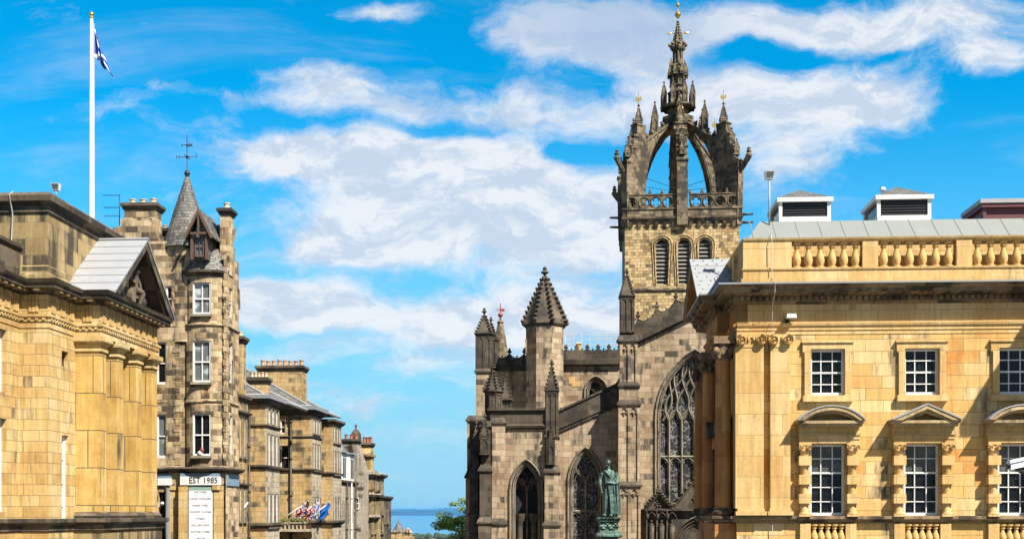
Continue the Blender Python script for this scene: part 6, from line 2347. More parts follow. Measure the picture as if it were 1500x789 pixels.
# ================================================================ STATUE
def statue():
    D = 60.0
    k = D / FPX
    X0 = (891.5 - CX) * k
    zt, zb = EYE + (HY - 672) * k, EYE + (HY - 757) * k
    T = thing('bronze_statue', 'green bronze statue of a robed standing man on a pedestal before the cathedral', 'statue', (X0, D, 0), 0)
    H = zt - zb
    S = H / 1.86          # a 1.86 m figure scaled up
    m = MB()

    def E(cx, cy, z, rx, ry, n=28, fold=0.0, ph=0.0):
        return [(cx + rx * math.cos(t) * (1 + fold * math.sin(9 * t + ph + z * 2)), cy + ry * math.sin(t) * (1 + fold * math.sin(9 * t + ph + z * 2)), z) for t in [2 * PI * i / n for i in range(n)]]

    def loft(rings):
        for A, B in zip(rings, rings[1:]):
            for i in range(len(A)):
                j = (i + 1) % len(A)
                m.face([A[i], A[j], B[j], B[i]])
        m.face(list(reversed(rings[0]))); m.face(rings[-1])
    # gown: falls open in front, heavy folds behind and at his left side (viewer's right)
    loft([E(.11, .08, .02, .17, .17, fold=.16), E(.11, .08, .25, .175, .17, fold=.17, ph=.3), E(.10, .06, .55, .18, .16, fold=.15, ph=.7), E(.07, .04, .85, .19, .15, fold=.12, ph=1.1),
          E(.03, .01, 1.05, .19, .14, fold=.06), E(.01, 0, 1.25, .195, .13, fold=.04), E(.0, 0, 1.38, .205, .115, fold=.02), E(.0, .0, 1.46, .17, .1), E(-.005, -.01, 1.51, .09, .08), E(-.01, -.015, 1.55, .055, .06), E(-.015, -.02, 1.64, .05, .06)])
    # outer mantle strip hanging over the left arm
    for q in range(7):
        a = -1.2 + q * .42
        x, y = .07 + .26 * math.cos(a), .03 + .19 * math.sin(a)
        m.tube([(.16 + .05 * math.cos(a), .0 + .08 * math.sin(a), 1.42), (x * .95, y, 1.1), (x, y, .6), (x * 1.03, y * 1.05, .08)], .028, 8, .04)
    for q in range(4):
        m.tube([(-.06 + q * .05, -.12, 1.42 - q * .02), (-.02 + q * .05, -.17, 1.0), (.04 + q * .05, -.2, .5), (.06 + q * .06, -.22, .1)], .02, 8, .03)
    # legs visible at the front left: right leg a step forward
    m.tube([(-.07, -.05, .9), (-.09, -.1, .5), (-.12, -.14, .12)], .095, 10, .055)
    m.tube([(.06, -.05, .9), (.05, -.1, .5), (.05, -.13, .1)], .09, 10, .055)
    m.blob(-.15, -.2, .06, .075, .055, 8, .14)
    m.blob(.05, -.2, .055, .065, .05, 8, .13)
    # right arm hanging, forearm slightly bent; left arm folded across the waist holding the gown
    m.tube([(-.2, 0, 1.42), (-.265, .02, 1.2), (-.25, -.04, .98)], .068, 10, .05)
    m.tube([(-.25, -.04, .98), (-.22, -.1, .84)], .046, 10, .034)
    m.tube([(.21, 0, 1.42), (.285, .02, 1.25), (.27, -.08, 1.1)], .078, 10, .062)
    m.tube([(.27, -.08, 1.1), (.14, -.18, 1.08), (.0, -.2, 1.1)], .06, 10, .036)

    def hand(c, d, up):
        m.blob(c[0], c[1], c[2], .04, .05, 8)
        for q in range(4):
            o = up * (q - 1.5) * .018
            b = Vector(c) + o + d * .03
            L = (.055, .065, .06, .045)[q]
            m.tube([b, b + d * L * .6, b + d * L + Vector((0, .012, -.01))], .011, 6, .008)
        b = Vector(c) + up * .03
        m.tube([b, b + d * .02 + up * .03, b + d * .045 + up * .035], .012, 6, .009)
    hand((-.215, -.115, .79), Vector((0, -.15, -1)).normalized(), Vector((0, 1, 0)))
    hand((-.04, -.205, 1.105), Vector((-1, -.1, -.1)).normalized(), Vector((0, 0, 1)))
    # collar ruff and chain
    m.tube([(-.13, -.08, 1.5), (-.05, -.14, 1.4), (.02, -.15, 1.3)], .022, 8)
    m.tube([(.13, -.08, 1.5), (.07, -.14, 1.4), (.02, -.15, 1.3)], .022, 8)
    # head turned to his right (viewer's left): skull, jaw, nose, brow, ears, hair
    hx, hy, hz = -.02, -.025, 1.735
    m.blob(hx, hy, hz, .085, .115, 14, .1)
    m.blob(hx, hy + .02, hz + .03, .095, .1, 14, .1)
    f = Vector((-.78, -.62, 0))
    r_ = Vector((.62, -.78, 0))
    c = Vector((hx, hy, hz))

    def at(a, b, z):
        v = c + f * a + r_ * b
        return (v.x, v.y, hz + z)
    m.tube([at(.075, 0, .03), at(.105, 0, -.02)], .012, 8, .018)       # nose
    m.blob(*at(.07, 0, -.085), .038, .03, 8)                          # chin
    m.tube([at(.085, -.03, -.05), at(.092, 0, -.048), at(.085, .03, -.05)], .008, 6)   # lips
    for s_ in (-1, 1):
        m.tube([at(.08, s_ * .012, .03), at(.078, s_ * .045, .032)], .011, 6)   # brow
        m.blob(*at(.072, s_ * .033, .012), .012, .009, 6)                       # eye
        m.blob(*at(.0, s_ * .088, -.005), .014, .03, 6)                         # ear
        for q in range(3):
            m.blob(*at(-.02 - q * .02, s_ * (.08 - q * .01), .05 - q * .01), .03, .035, 6)
    for q in range(7):
        m.blob(*at(.04 - q * .02, math.sin(q * 2.1) * .04, .095 - .004 * q), .035, .025, 6)
    m.v = [(v[0] * S * 1.05, v[1] * S * 1.05, v[2] * S + zb) for v in m.v]
    o = m.build('figure', M_BRONZE, T)
    rm = o.modifiers.new('r', 'REMESH'); rm.mode = 'VOXEL'; rm.voxel_size = .022; rm.use_smooth_shade = True
    # pedestal: green bronze cap, frieze of swags, granite die
    def sq(mb, hw_, z0, z1, hw2=None):
        hw2 = hw2 or hw_
        mb.taper(-hw_, hw_, -hw_, hw_, z0, -hw2, hw2, -hw2, hw2, z1)
    zz = lambda py: EYE + (HY - py) * k
    p = MB()
    hwp = 16.5 * k
    loop = [(-hwp * .86, -hwp * .86), (hwp * .86, -hwp * .86), (hwp * .86, hwp * .86), (-hwp * .86, hwp * .86)]
    p.mould(loop, [(-.3, zz(757)), (.1, zz(757)), (.1, zz(759)), (.04, zz(760.5)), (.03, zz(763)), (-.05, zz(764.5)), (-.06, zz(776)), (.02, zz(778)), (.12, zz(780)), (.16, zz(783)), (.16, zz(785)), (.0, zz(787)), (-.3, zz(787))], True)
    p.box(-hwp * .7, hwp * .7, -hwp * .7, hwp * .7, zz(788), zz(757) - .005)
    for i in range(26):
        u = -hwp * .9 + i * hwp * 1.8 / 25
        p.blob(u, -hwp * .86 - .09, zz(758), .025, .03, 5)
    for i in range(9):
        u = -hwp * .7 + i * hwp * 1.4 / 8
        p.blob(u, -hwp * .86 + .06, zz(770 + 3 * math.sin(i * 1.57)), .13, .09, 6, .08)
    po = p.build('pedestal_cap', M_BRONZE, T)
    p = MB(); sq(p, hwp * .8, .8, zz(788) - .002, hwp * .74); sq(p, hwp * 1.1, 0, .5); sq(p, hwp, .5, .8, hwp * .82); p.build('pedestal_shaft', plain('grey_granite', (.22, .2, .19), .6), T)


statue()

# ================================================================ GOLDEN STONE HALL (right)
FH = Frame((1079 - CX) / FPX * 42, 42, -3.0)


def volute(mb, cx, y, cz, r, flip=1, d=.08):
    pts = []
    for i in range(26):
        t = i / 25 * 2.3 * 2 * PI
        rr = r * (1 - i / 25 * .86)
        pts.append((cx + flip * rr * math.sin(t), cz + rr * math.cos(t)))
    mb.ribbon(pts, y, r * .22, d)
    mb.lathe([(0, 0)], 0, 0, 3) if False else None
    n = 14
    disc = [(cx + r * .95 * math.cos(2 * PI * i / n), cz + r * .95 * math.sin(2 * PI * i / n)) for i in range(n)]
    mb.prism(disc, y - d * .25, y + .12)
    mb.blob(cx, y - d, cz, r * .2, r * .2, 6)


def hall():
    T = thing('stone_hall', 'golden sandstone classical hall with balustraded roofline, hooded sash windows and engaged columns', 'building', (FH.o[0], FH.o[1], 0), FH.rz)
    X = FH.X
    Z = lambda py: FH.Z(1250, py)
    XR = 30.0                   # continues well past the frame
    YB = 8.6
    # window bays
    cents = [X(1212), X(1350), X(1488)]
    step = cents[1] - cents[0]
    cents += [cents[-1] + step * k for k in (1, 2, 3)]
    hw_u, hw_l = (X(1237) - X(1187)) / 2, (X(1242) - X(1191)) / 2
    u0, u1, l0, l1 = Z(579), Z(511), Z(755), Z(650)
    zcor, zpar = Z(445), Z(347)
    holes = []
    for c in cents:
        holes.append((c - hw_u, c + hw_u, u0, u1, 'rect'))
        holes.append((c - hw_l, c + hw_l, l0, l1, 'rect'))
        holes.append((c - .62, c + .62, Z(795), Z(768), 'rect'))
    m = MB()
    m.wall(0, XR, -.2, Z(489), 0, holes, .28)
    m.face([(0, YB, -.2), (XR, YB, -.2), (XR, YB, zcor), (0, YB, zcor)])
    m.face([(XR, 0, -.2), (XR, YB, -.2), (XR, YB, zcor), (XR, 0, zcor)])
    m.face([(0, 0, zcor), (XR, 0, zcor), (XR, YB, zcor), (0, YB, zcor)])
    m.build('wall', M_SIG, T)
    # side wall with the portico
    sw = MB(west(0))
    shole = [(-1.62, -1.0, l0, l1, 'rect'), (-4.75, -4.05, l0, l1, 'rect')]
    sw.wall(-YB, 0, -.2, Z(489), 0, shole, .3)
    sw.build('side_wall', M_SIG_SHADED, T)
    # entablature
    fr = MB()
    SP = [(0, YB), (0, 5.6), (-.45, 5.6), (-.45, 2.05), (0, 2.05), (0, 0), (XR, 0)]
    a0, a1 = Z(489), Z(473)
    fr.mould(SP[5:], [(-.4, a0), (.02, a0), (.02, a0 + .14), (.05, a0 + .15), (.05, a0 + .27), (.10, a0 + .31), (.12, a1), (0, a1 + .01), (0, zcor), (-.4, zcor)])
    fr.build('architrave_frieze', M_SIG_P, T)
    fr = MB()
    fr.mould(SP[:6], [(-.4, a0), (.02, a0), (.02, a0 + .14), (.05, a0 + .15), (.05, a0 + .27), (.10, a0 + .31), (.12, a1), (0, a1 + .01), (0, zcor), (-.4, zcor)])
    fr.build('side_architrave', M_SIG_SHADED, T)
    c = MB()
    zc0, zc1 = zcor, Z(420)
    c.mould(SP, [(-.4, zc0), (.03, zc0), (.08, zc0 + .08), (.12, zc0 + .10), (.12, zc0 + .28), (.2, zc0 + .3), (.55, zc0 + .34), (.57, zc0 + .46), (.66, zc0 + .52), (.70, zc1), (-.4, zc1 + .02)])
    c.build('cornice', M_SIG_D, T)
    dn = MB()
    x = .1
    while x < 12:
        dn.box(x, x + .13, -.22, -.1, zc0 + .12, zc0 + .27)
        x += .22
    x = .3
    while x < 12:
        dn.box(x, x + .2, -.5, -.15, zc0 + .285, zc0 + .34)
        x += .55
    y = .1
    while y < 7:
        o = -.45 if 2.05 < y < 5.5 else 0
        dn.box(o - .22, o - .1, y, y + .13, zc0 + .12, zc0 + .27)
        y += .22
    y = .25
    while y < 7:
        o = -.45 if 2.05 < y < 5.5 else 0
        dn.box(o - .5, o - .15, y, y + .2, zc0 + .285, zc0 + .34)
        y += .55
    dq = dn.build('dentils', M_SIG_D, T); dq['kind'] = 'stuff'
    ld = MB()
    ld.mould(SP, [(.3, zc1 + .02), (.735, zc1 + .002), (.74, zc1 + .06), (.3, zc1 + .12)])
    ld.build('lead_gutter', M_LEAD, T)
    # blocking course, balustrade
    bc = MB()
    BP = [(0.35, YB), (0.35, 0.12), (XR, 0.12)]
    b0, b1 = zc1 + .02, Z(391)
    bc.mould(BP, [(-.5, b0), (.2, b0), (.2, b0 + .3), (.12, b0 + .31), (.12, b1 - .08), (.16, b1 - .07), (.16, b1), (-.4, b1 + .01)])
    bc.build('blocking_course', M_SIG_P, T)
    bt = Z(352)
    yb_ = .12
    rl = MB()
    rl.mould([(0.35, YB), (.35, .12), (XR, .12)], [(-.28, bt), (.05, bt), (.12, bt + .06), (.14, zpar), (-.3, zpar + .03)])
    rl.build('balustrade_rail', M_SIG_P, T)
    ped = MB()
    peds = [(X(1082), X(1160)), (X(1264), X(1287)), (X(1402), X(1425)), ]
    xs_ = X(1287) - X(1264)
    k = 0
    dstep = X(1402) - X(1264)
    last = X(1402)
    for _ in range(5):
        last += dstep
        peds.append((last, last + xs_))
    for a, b in peds:
        ped.box(max(a, .24), b, .05, .42, b1, bt)
    ped.box(.24, .55, .42, 1.2, b1, bt); ped.box(.24, .55, 2.4, 3.0, b1, bt); ped.box(.24, .55, 4.6, YB, b1, bt)
    ped.box(.55, XR, .75, .9, b1, bt - .02)
    ped.build('balustrade_pier', M_SIG_P, T)
    bm_ = baluster_mesh(bt - b1, 1.05)
    first = None
    cnt = 0
    spans = [(peds[i][1], peds[i + 1][0]) for i in range(len(peds) - 1)]
    for a, b in spans[:3]:
        for i in range(6):
            xx = a + (b - a) * (i + .5) / 6
            if first is None:
                first = bm_.build('baluster', M_SIG_P, T); o = first
            else:
                o = first.copy(); COL.objects.link(o); o.parent = T
            o.location = (xx, .24, b1)
    for yy in (1.4, 1.75, 2.1, 3.3, 3.7, 4.1, 4.4):
        o = first.copy(); COL.objects.link(o); o.parent = T; o.location = (.4, yy, b1)
    # pilasters with scrolled capitals
    cap0, cap1 = Z(508), Z(490)
    for a, b in ((X(1080), X(1117)), (X(1127), X(1156))):
        p = MB()
        yv = -.26 if a < .5 else -.24
        p.box(a, b, yv, .0, Z(744), cap0)
        if a < .5:
            p.box(a - .10, a, yv, .5, Z(744), cap0)
        o = p.build('pilaster', M_SIG_P, T)
        q = MB()
        q.box(a - .03, b + .03, yv - .03, .0, Z(748) - .004, Z(744)); q.box(a - .1, b + .1, yv - .1, .0, Z(754), Z(748))
        q.build('pilaster_base', M_SIG_P, o)
        q = MB()
        q.box(a - .06, b + .06, yv - .06, .0, cap1 - .12, cap1)
        q.box(a + .02, b - .02, yv - .02, .0, cap0 - .02, cap1 - .12)
        volute(q, a + .1, yv - .1, (cap0 + cap1) / 2 + .02, .2, -1)
        volute(q, b - .1, yv - .1, (cap0 + cap1) / 2 + .02, .2, 1)
        for i in range(4):
            q.blob(a + (b - a) * (i + 1) / 5, yv - .06, (cap0 + cap1) / 2 + .04, .05, .09, 6)
        q.build('capital', M_SIG_P, o)
    # pale sill course, lower band
    sc = MB()
    z = Z(765)
    sc.mould([(0, YB), (0, 5.6), (-.75, 5.6), (-.75, .25), (-.12, .25), (-.12, -.12), (XR, -.12)], [(-.3, z), (.02, z + .02), (.04, z + .1), (.12, z + .14), (.12, z + .24), (-.3, z + .27)])
    sc.build('sill_course', M_SIG_D, T)
    lb = MB()
    for i, c in enumerate(cents[:4]):
        for s_ in (-1, 1):
            aa, bb = (c + s_ * .62, c + s_ * 1.0)
            lb.box(min(aa, bb), max(aa, bb), -.14, .0, 0.2, Z(766))
    lb.build('apron_pier', M_SIG_P, T)
    bm2 = baluster_mesh(Z(767) - Z(796), .95).build('apron_baluster', M_SIG_P, T)
    bm2.location = (cents[0] - .48, -.02, Z(796))
    for c in cents[:3]:
        for i in range(5):
            xx = c - .48 + i * .24
            if c == cents[0] and i == 0:
                continue
            o = bm2.copy(); COL.objects.link(o); o.parent = T; o.location = (xx, -.02, Z(796))
    # windows
    for i, c in enumerate(cents[:4]):
        w = MB()
        # upper: eared architrave
        a, b = c - hw_u, c + hw_u
        t = .22
        for d_, tt in ((.10, t), (.05, .12)):
            w.box(a - tt, a - .003, -d_, .02, u0, u1 + tt)
            w.box(b + .003, b + tt, -d_, .02, u0, u1 + tt)
            w.box(a - .003, b + .003, -d_, .02, u1 + .003, u1 + tt - .004)
        w.box(a - t - .07, a - t, -.1, .02, u1 - .12, u1 + t); w.box(b + t, b + t + .07, -.1, .02, u1 - .12, u1 + t)
        w.box(a - t - .1, b + t + .1, -.15, .02, u1 + t, u1 + t + .07)
        w.box(a - t - .07, b + t + .07, -.18, .02, u0 - .22, u0 - .004)
        o = w.build('window_surround', M_SIG_P, T)
        sash(o, a, b, u0, u1, .16, 3, 4, fw=.08, bar=.034)
        # lower: blocked columns, entablature and hood
        w = MB()
        a, b = c - hw_l, c + hw_l
        hb = Z(650)
        zcap = hb
        for s_ in (-1, 1):
            cxx = (a - .23) if s_ < 0 else (b + .23)
            w.lathe([(.17, l0 + .02), (.19, l0 + .08), (.15, l0 + .16), (.15, hb - .3), (.18, hb - .26)], cxx, -.12, 16)
            for q in range(3):
                zc_ = l0 + .45 + q * .68
                w.box(cxx - .22, cxx + .22, -.34, .0, zc_, zc_ + .34)
            w.box(cxx - .21, cxx + .21, -.3, .0, l0 - .02, l0 + .06)
            w.box(cxx - .22, cxx + .22, -.32, .0, hb - .05, hb + .02)
            volute(w, cxx - .14, -.32, hb - .14, .10, -1, .04)
            volute(w, cxx + .14, -.32, hb - .14, .10, 1, .04)
            w.box(cxx - .15, cxx + .15, -.29, .0, hb - .26, hb - .05)
        e0, e1 = a - .46, b + .46
        w.box(e0 + .02, e1 - .02, -.30, .02, hb + .02, hb + .16)
        w.box(e0, e1, -.33, .02, hb + .16, hb + .3)
        w.box(e0 - .03, e1 + .03, -.37, .02, hb + .3, hb + .36)
        w.box(e0 + .02, e1 - .02, -.30, .02, hb + .36, hb + .60)
        o = w.build('window_surround', M_SIG_P, T)
        h = MB()
        H0, H1 = c - (X(1261) - X(1165)) / 2, c + (X(1261) - X(1165)) / 2
        zb = hb + .60
        h.box(H0 + .06, H1 - .06, -.58, .02, zb, zb + .1)
        h.box(H0, H1, -.68, .02, zb + .1, zb + .2)
        if i % 2 == 0:
            rise = Z(597) - (zb + .2)
            W_ = (H1 - H0) / 2
            Rr = (W_ * W_ + rise * rise) / (2 * rise)
            th = .14
            cz = zb + .2 + rise - Rr
            ang0 = math.asin(W_ / Rr)
            outp, inp = [], []
            for q in range(17):
                t_ = -ang0 + 2 * ang0 * q / 16
                outp.append((c + Rr * math.sin(t_), cz + Rr * math.cos(t_)))
                inp.append((c + (Rr - th) * math.sin(t_), max(zb + .2, cz + (Rr - th) * math.cos(t_))))
            for q in range(16):
                h.prism([outp[q], outp[q + 1], inp[q + 1], inp[q]], -.74, -.1)
            for q in range(16):
                o_ = lambda P, k_: (c + (P[0] - c) * k_, zb + .2 + (P[1] - zb - .2) * k_)
                h.prism([inp[q], inp[q + 1], (inp[q + 1][0], max(zb + .2, inp[q + 1][1] - .1)), (inp[q][0], max(zb + .2, inp[q][1] - .1))], -.6, -.1)
            h.prism(outp, -.12, .0)
            lf = MB()
            for q in range(16):
                up = lambda P: (P[0] + (P[0] - c) * .012, P[1] + .045)
                lf.prism([outp[q], outp[q + 1], up(outp[q + 1]), up(outp[q])], -.77, .0)
        else:
            rise = Z(597) - (zb + .2) + .04
            th = .14
            s = rise / (c - H0)
            h.prism([(H0, zb + .2), (c, zb + .2 + rise), (H1, zb + .2), (H1 - th / s, zb + .2), (c, zb + .2 + rise - th), (H0 + th / s, zb + .2)], -.74, -.1)
            h.prism([(H0 + th / s, zb + .2), (c, zb + .2 + rise - th), (H1 - th / s, zb + .2), (H1 - th / s - .2, zb + .2), (c, zb + .1 + rise - th - .04), (H0 + th / s + .2, zb + .2)], -.6, -.1)
            h.prism([(H0 + .1, zb + .2), (H1 - .1, zb + .2), (c, zb + .2 + rise - .05)], -.12, .0)
            lf = MB()
            lf.prism([(H0 - .04, zb + .2), (c, zb + .2 + rise), (H1 + .04, zb + .2), (H1 + .04, zb + .25), (c, zb + .25 + rise), (H0 - .04, zb + .25)], -.77, .0)
        h.build('window_hood', M_SIG_W, o)
        lf.build('hood_flashing', M_LEAD, o)
        sash(o, a, b, l0, l1, .17, 3, 5, fw=.08, bar=.034, blind=.6, meet=3)
    # side windows between the columns, with their dark hoods
    for y_ in (1.0, 4.05):
        w = MB(west(0))
        a, b = -y_ - (.62 if y_ < 2 else .7), -y_
        for q in range(3):
            zc_ = l0 + .45 + q * .68
            w.box(b + .02, b + .3, -.3, 0, zc_, zc_ + .34); w.box(a - .3, a - .02, -.3, 0, zc_, zc_ + .34)
        w.box(b + .05, b + .25, -.2, 0, l0, l1); w.box(a - .25, a - .05, -.2, 0, l0, l1)
        w.box(a - .4, b + .4, -.35, 0, l1 + .05, l1 + .5)
        o = w.build('side_window_surround', M_SIG_SHADED, T)
        w = MB(west(0))
        w.prism([(a - .55, l1 + .5), (b + .55, l1 + .5), (b + .5, l1 + .62), ((a + b) / 2, l1 + 1.15), (a - .5, l1 + .62)], -.6, 0)
        w.build('window_hood', M_TEN_DK, o)
        sash(o, a, b, l0, l1, .15, 2, 5, M=west(0), fw=.06)
    # engaged columns along the side
    for i, (px_, y_) in enumerate(((1059, .75), (1039, 3.0), (1026, 5.1))):
        cxx = -.42
        y_ = FH.x(px_, 600, cxx)[0]
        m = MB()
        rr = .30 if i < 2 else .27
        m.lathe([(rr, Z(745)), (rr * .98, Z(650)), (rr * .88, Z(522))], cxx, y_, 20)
        o = m.build('column', M_SIG_SHADED, T)
        q = MB()
        q.lathe([(rr, Z(752)), (rr * 1.35, Z(752)), (rr * 1.35, Z(748)), (rr * 1.15, Z(747)), (rr * 1.2, Z(744)), (rr, Z(743))], cxx, y_, 20)
        q.build('column_base', M_SIG_D, o)
        q = MB()
        zt_ = Z(522)
        q.lathe([(rr * .9, zt_ - .05), (rr * 1.05, zt_ + .02), (rr * .9, zt_ + .1), (rr * 1.1, Z(500))], cxx, y_, 16)
        for sx_ in (-1, 1):
            for sy_ in (-1, 1):
                q.blob(cxx + sx_ * rr * .9, y_ + sy_ * rr * .9, zt_ + .28, .14, .17, 8)
        for k_ in range(8):
            t_ = k_ * PI / 4
            q.blob(cxx + rr * math.cos(t_), y_ + rr * math.sin(t_), zt_ + .14, .07, .13, 6)
        q.box(cxx - rr * 1.25, cxx + rr * 1.25, y_ - rr * 1.25, y_ + rr * 1.25, Z(500), Z(489) - .003)
        q.build('capital', M_SIG_D, o)
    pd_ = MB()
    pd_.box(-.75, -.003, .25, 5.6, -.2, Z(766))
    pd_.build('portico_plinth', M_SIG_SHADED, T)
    # pediment of the side portico and its roof
    y0, y1 = FH.x(1023, 430, -1.15)[0], FH.x(1002, 470, -1.15)[0]
    ym = (y0 + y1) / 2
    zb, za = zc1 + .05, FH.x(1013, 383, -1.1)[1]
    pm = MB(west(-1.15))
    A, B, Cc = (-y1, zb), (-ym, za), (-y0, zb)
    s = (za - zb) / (ym - y0)
    th = .34
    pm.prism([A, B, Cc, (Cc[0] - th / s, zb), (B[0], za - th), (A[0] + th / s, zb)], 0, .5)
    pm.prism([(A[0] + .3, zb), (B[0], za - .25), (Cc[0] - .3, zb)], .6, .7)
    po = pm.build('side_pediment', M_SIG_SHADED, T)
    rf = MB()
    xr = .9
    for e in (y0, y1):
        rf.face([(-1.2, ym, za + .05), (xr, ym, za + .05), (xr, e - .05 * (1 if e == y0 else -1), zb + .04), (-1.2, e - .05 * (1 if e == y0 else -1), zb + .04)])
    rf.face([(-1.2, ym, za + .05), (-1.2, y0 - .05, zb + .04), (-1.2, y0 - .05, zb - .04), (-1.2, ym, za - .03)])
    # rolls and nail heads
    for k_ in range(1, 5):
        f = k_ / 5
        rf.tube([(-1.2, ym + (y0 - ym) * f, za + .06 + (zb - za) * f), (xr, ym + (y0 - ym) * f, za + .06 + (zb - za) * f)], .018, 5)
    rf.build('leaded_pediment_roof', M_LEAD, T)
    nl = MB()
    for r_ in range(9):
        for q in range(5):
            f = (r_ + .5) / 9
            nl.blob(-1.05 + q * .38 + (r_ % 2) * .12, ym + (y0 - ym) * f, za + .075 + (zb - za) * f, .035, .02, 5)
    nl.build('lead_clips', M_IRON, po)
    # main lead roof behind the balustrade
    rr = MB()
    zr0, zr1 = Z(343), FH.Z(1250, 322, 2.2)
    rr.face([(.5, .9, zr0 - .3), (XR, .9, zr0 - .3), (XR, 1.0, zr0), (.5, 1.0, zr0)])
    rx0 = FH.X(1093, 1.0)
    rr.face([(rx0, 1.0, zr0), (XR, 1.0, zr0), (XR, 2.3, zr1), (rx0 + .7, 2.3, zr1)])
    rr.face([(rx0, 1.0, zr0), (rx0 + .7, 2.3, zr1), (rx0 + .7, 7.2, zr1), (rx0, 8.5, zr0)])
    rr.face([(rx0 + .7, 2.3, zr1), (XR, 2.3, zr1), (XR, 7.2, zr1), (rx0 + .7, 7.2, zr1)])
    x = rx0 + .3
    while x < 13:
        rr.tube([(x, 1.0, zr0 + .0), (x + .02, 2.3, zr1 + .0)], .02, 5)
        x += .85
    rr.build('lead_roof', M_LEAD_G, T)
    g = MB(); g.mould([(rx0, 3), (rx0, .96), (XR, .96)], [(-.1, zr0 - .08), (.16, zr0 - .06), (.18, zr0 + .03), (-.1, zr0 + .05)]); g.build('roof_gutter', M_LEAD, T)
    # conductor cable down the front
    cb = MB()
    xx = X(1130)
    cb.tube([(xx, -.12, 2), (xx + .03, -.12, Z(640)), (xx, -.12, Z(520)), (xx, -.2, Z(492)), (xx, -.2, Z(450)), (xx, -.76, Z(432)), (xx, -.77, Z(415)), (xx + .01, -.1, Z(408)), (xx, -.1, Z(350)), (xx, 0, Z(342)), (xx, .9, Z(340))], .014, 5)
    cb.build('conductor_cable', M_LEAD_W, T)
    # added unseen porch off to the right, shaped so its eaves throw the slanting shade
    xt, zt_ = X(1405), Z(641)
    sl = Vector(FH.loc(sun_dir.x, sun_dir.y)) - Vector(FH.loc(0, 0))
    L = 4.0
    kx, kz = sl.x / -sl.y, sun_dir.z / -sl.y
    ex, ez = xt + kx * L, zt_ + kz * L
    w = MB()
    w.box(ex, ex + 12, -L, -.005, ez, ez + .45)
    w.box(ex + .25, ex + 11.75, -L + .25, -.005, ez - .3 + .3, ez + .9)
    w.build('added_porch_slab', M_SIG_P, T)
    for k_ in range(3):
        q = MB(); q.lathe([(.42, 0), (.36, ez)], ex + 3.2 + k_ * 3.4, -L + .7, 16); q.build('added_porch_column', M_SIG_P, T)
    return T


hall_t = hall()


def roof_lantern(px0, px1, pyt, pyb, yb, label, maroon=False):
    x0, x1 = FH.X(px0, yb), FH.X(px1, yb)
    z0, z1 = FH.Z(px0, pyb, yb), FH.Z(px0, pyt, yb)
    wx, wy = FH.world(x0, yb)
    w = x1 - x0
    h = z1 - z0
    d = 2.2
    T = thing('roof_lantern', label, 'roof light', (wx, wy, z0), FH.rz, 'glazed boxes on the roof of the golden stone hall')
    m = MB()
    hp = h * .55
    body = h * .80
    h = body + hp
    fw = .13
    for (a, b, c, e) in ((0, fw, 0, fw), (w - fw, w, 0, fw), (0, fw, d - fw, d), (w - fw, w, d - fw, d)):
        m.box(a, b, c, e, -.3, body)
    m.box(0, w, -.02, d + .02, -.3, .14)
    m.box(-.08, w + .08, -.1, d + .1, body - .16, body)
    m.box(w * .5 - .02, w * .5 + .02, d - .1, d - .02, .1, body)
    fr = m.build('frame', M_WHITE if not maroon else M_MAROON, T)
    g = MB()
    g.box(fw * .6, w - fw * .6, .06, d - .06, .0, body - .1)
    g.build('pane', M_GLASS if not maroon else M_MAROON, T)
    if not maroon:
        l = MB()
        for k in range(5):
            l.box(fw, w - fw, .035, .055, .2 + k * (body - .4) / 5, .23 + k * (body - .4) / 5)
        l.build('louvre', M_IRON, T)
    r = MB()
    A = [(-.06, -.08), (w + .06, -.08), (w + .06, d + .08), (-.06, d + .08)]
    if maroon:
        r.box(-.15, w + .3, -.15, d, body + .001, body + .16)
        r.build('roof_cap', M_LEAD, T)
    else:
        for i in range(4):
            j = (i + 1) % 4
            r.face([(*A[i], body + .002), (*A[j], body + .002), (w / 2, d / 2, h)])
        r.build('roof_cap', M_SLATE_G, T)
    return T


roof_lantern(1141, 1217, 282, 323, 3.6, 'white louvred rooftop box with low pyramid roof, beside the tall thin lamp mast')
roof_lantern(1285, 1364, 278, 321, 3.6, 'white louvred rooftop box with low pyramid roof, a small white cowl behind it')
roof_lantern(1440, 1560, 293, 320, 4.6, 'maroon clad rooftop box with a white cap at the right edge', True)
roof_light(1127, 263, 44.0, 'white floodlight on a tall thin mast above the corner of the golden stone hall', 1.15, 1.9)


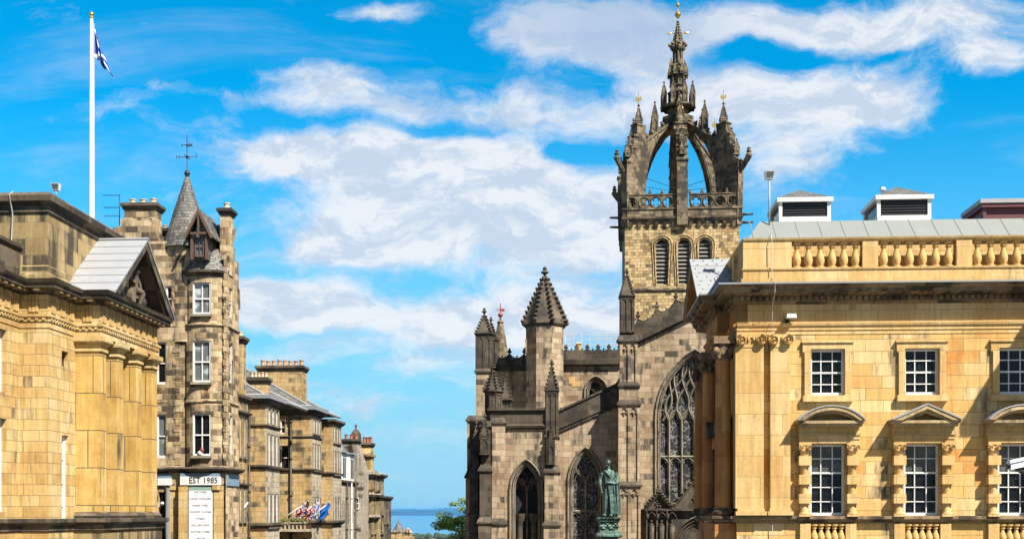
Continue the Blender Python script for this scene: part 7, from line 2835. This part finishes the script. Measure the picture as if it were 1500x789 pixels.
def small_things():
    # vent pipe behind the second roof box
    x, y = FH.world(FH.X(1293, 7.2), 7.2)
    z0, z1 = FH.Z(1293, 293, 7.2), FH.Z(1293, 277, 7.2)
    T = thing('vent_cowl', 'small white vent cowl standing up behind the middle rooftop box', 'vent', (x, y, z0), FH.rz)
    m = MB(); m.tube([(0, 0, -1.5), (0, 0, z1 - z0)], .05, 8); m.build('pipe', M_WHITE, T)
    m = MB(); m.lathe([(.05, z1 - z0 - .1), (.14, z1 - z0 - .05), (.12, z1 - z0 + .05), (0, z1 - z0 + .1)], 0, 0, 10); m.build('cap', M_WHITE, T)
    # floodlight on the frieze
    x, z = FH.y(1159, 462, -.3)
    wx, wy = FH.world(x, 0)
    T = thing('wall_floodlight', 'small grey floodlight fixed to the frieze of the golden stone hall', 'lamp', (wx, wy, z), FH.rz)
    m = MB(); m.taper(-.18, .18, -.42, -.16, -.1, -.15, .16, -.36, -.12, .06); m.build('lamp_housing', M_LEAD_W, T)
    m = MB(); m.tube([(-.05, -.2, -.05), (-.1, -.02, -.14)], .03, 6); m.box(-.18, -.02, -.04, .0, -.22, -.08); m.build('bracket', M_IRON, T)
    m = MB(); m.face([(-.16, -.425, -.08), (.16, -.425, -.08), (.14, -.375, .04), (-.14, -.375, .04)]); m.build('lens', M_WHITE_B, T)
    # traffic camera poking in from the right
    D = 17.0
    kx = lambda px: (px - CX) / FPX * D
    kz = lambda py: EYE + (HY - py) / FPX * D
    T = thing('security_camera', 'white security camera on a bracket, poking in at the right edge', 'camera', (kx(1508), D, 0), 0)
    ox = kx(1508)
    m = MB(); m.tube([(.25, .1, 0), (.25, .1, kz(700)), (.25, .1, kz(680))], .06, 10); m.build('pole', M_LEAD_W, T)
    m = MB()
    xa, xb = kx(1478) - ox, kx(1512) - ox
    z0 = kz(684)
    m.taper(xa, xb, -.07, .07, z0 - .035, xa + .01, xb, -.06, .06, z0 + .06)
    m.taper(xa - .02, xb, -.085, .085, z0 + .062, xa + .0, xb, -.06, .06, z0 + .10)
    for v in range(len(m.v)):
        x_, y_, z_ = m.v[v]
        m.v[v] = (x_, y_, z_ + (x_ - xa) * .22)
    bo = m.build('camera_housing', M_WHITE_B, T)
    m = MB(); m.lathe([(0, 0), (.03, 0), (.03, .015), (0, .015)], 0, 0, 12)
    m.v = [(xa - .005 - z_, y_, z0 + .01 + x_) for x_, y_, z_ in m.v]
    m.build('lens', M_GLASS, bo)
    m = MB(); m.tube([(xa + .14, 0, z0), (xa + .17, 0, z0 - .07), (.25, .08, z0 - .09)], .022, 8); m.box(xa + .1, xa + .2, -.04, .04, z0 - .06, z0 + .0); m.build('bracket', M_IRON, T)


small_things()


# ================================================================ the air down the firth
def haze():
    m = MB()
    m.box(-30500, 30500, -80, 68000, -96, 175)
    mt = bpy.data.materials.new('haze')
    mt.use_nodes = True
    t = mt.node_tree; t.nodes.clear()
    N = NT(t)
    out = N.n('ShaderNodeOutputMaterial')
    v = N.n('ShaderNodeVolumePrincipled')
    v.inputs['Color'].default_value = (0.12, 0.48, 0.92, 1)
    v.inputs['Density'].default_value = 1.5e-5
    v.inputs['Anisotropy'].default_value = 0.0
    N.l(v.outputs[0], out.inputs['Volume'])
    o = m.build('haze', mt)
    o['kind'] = 'stuff'
    return o


haze()
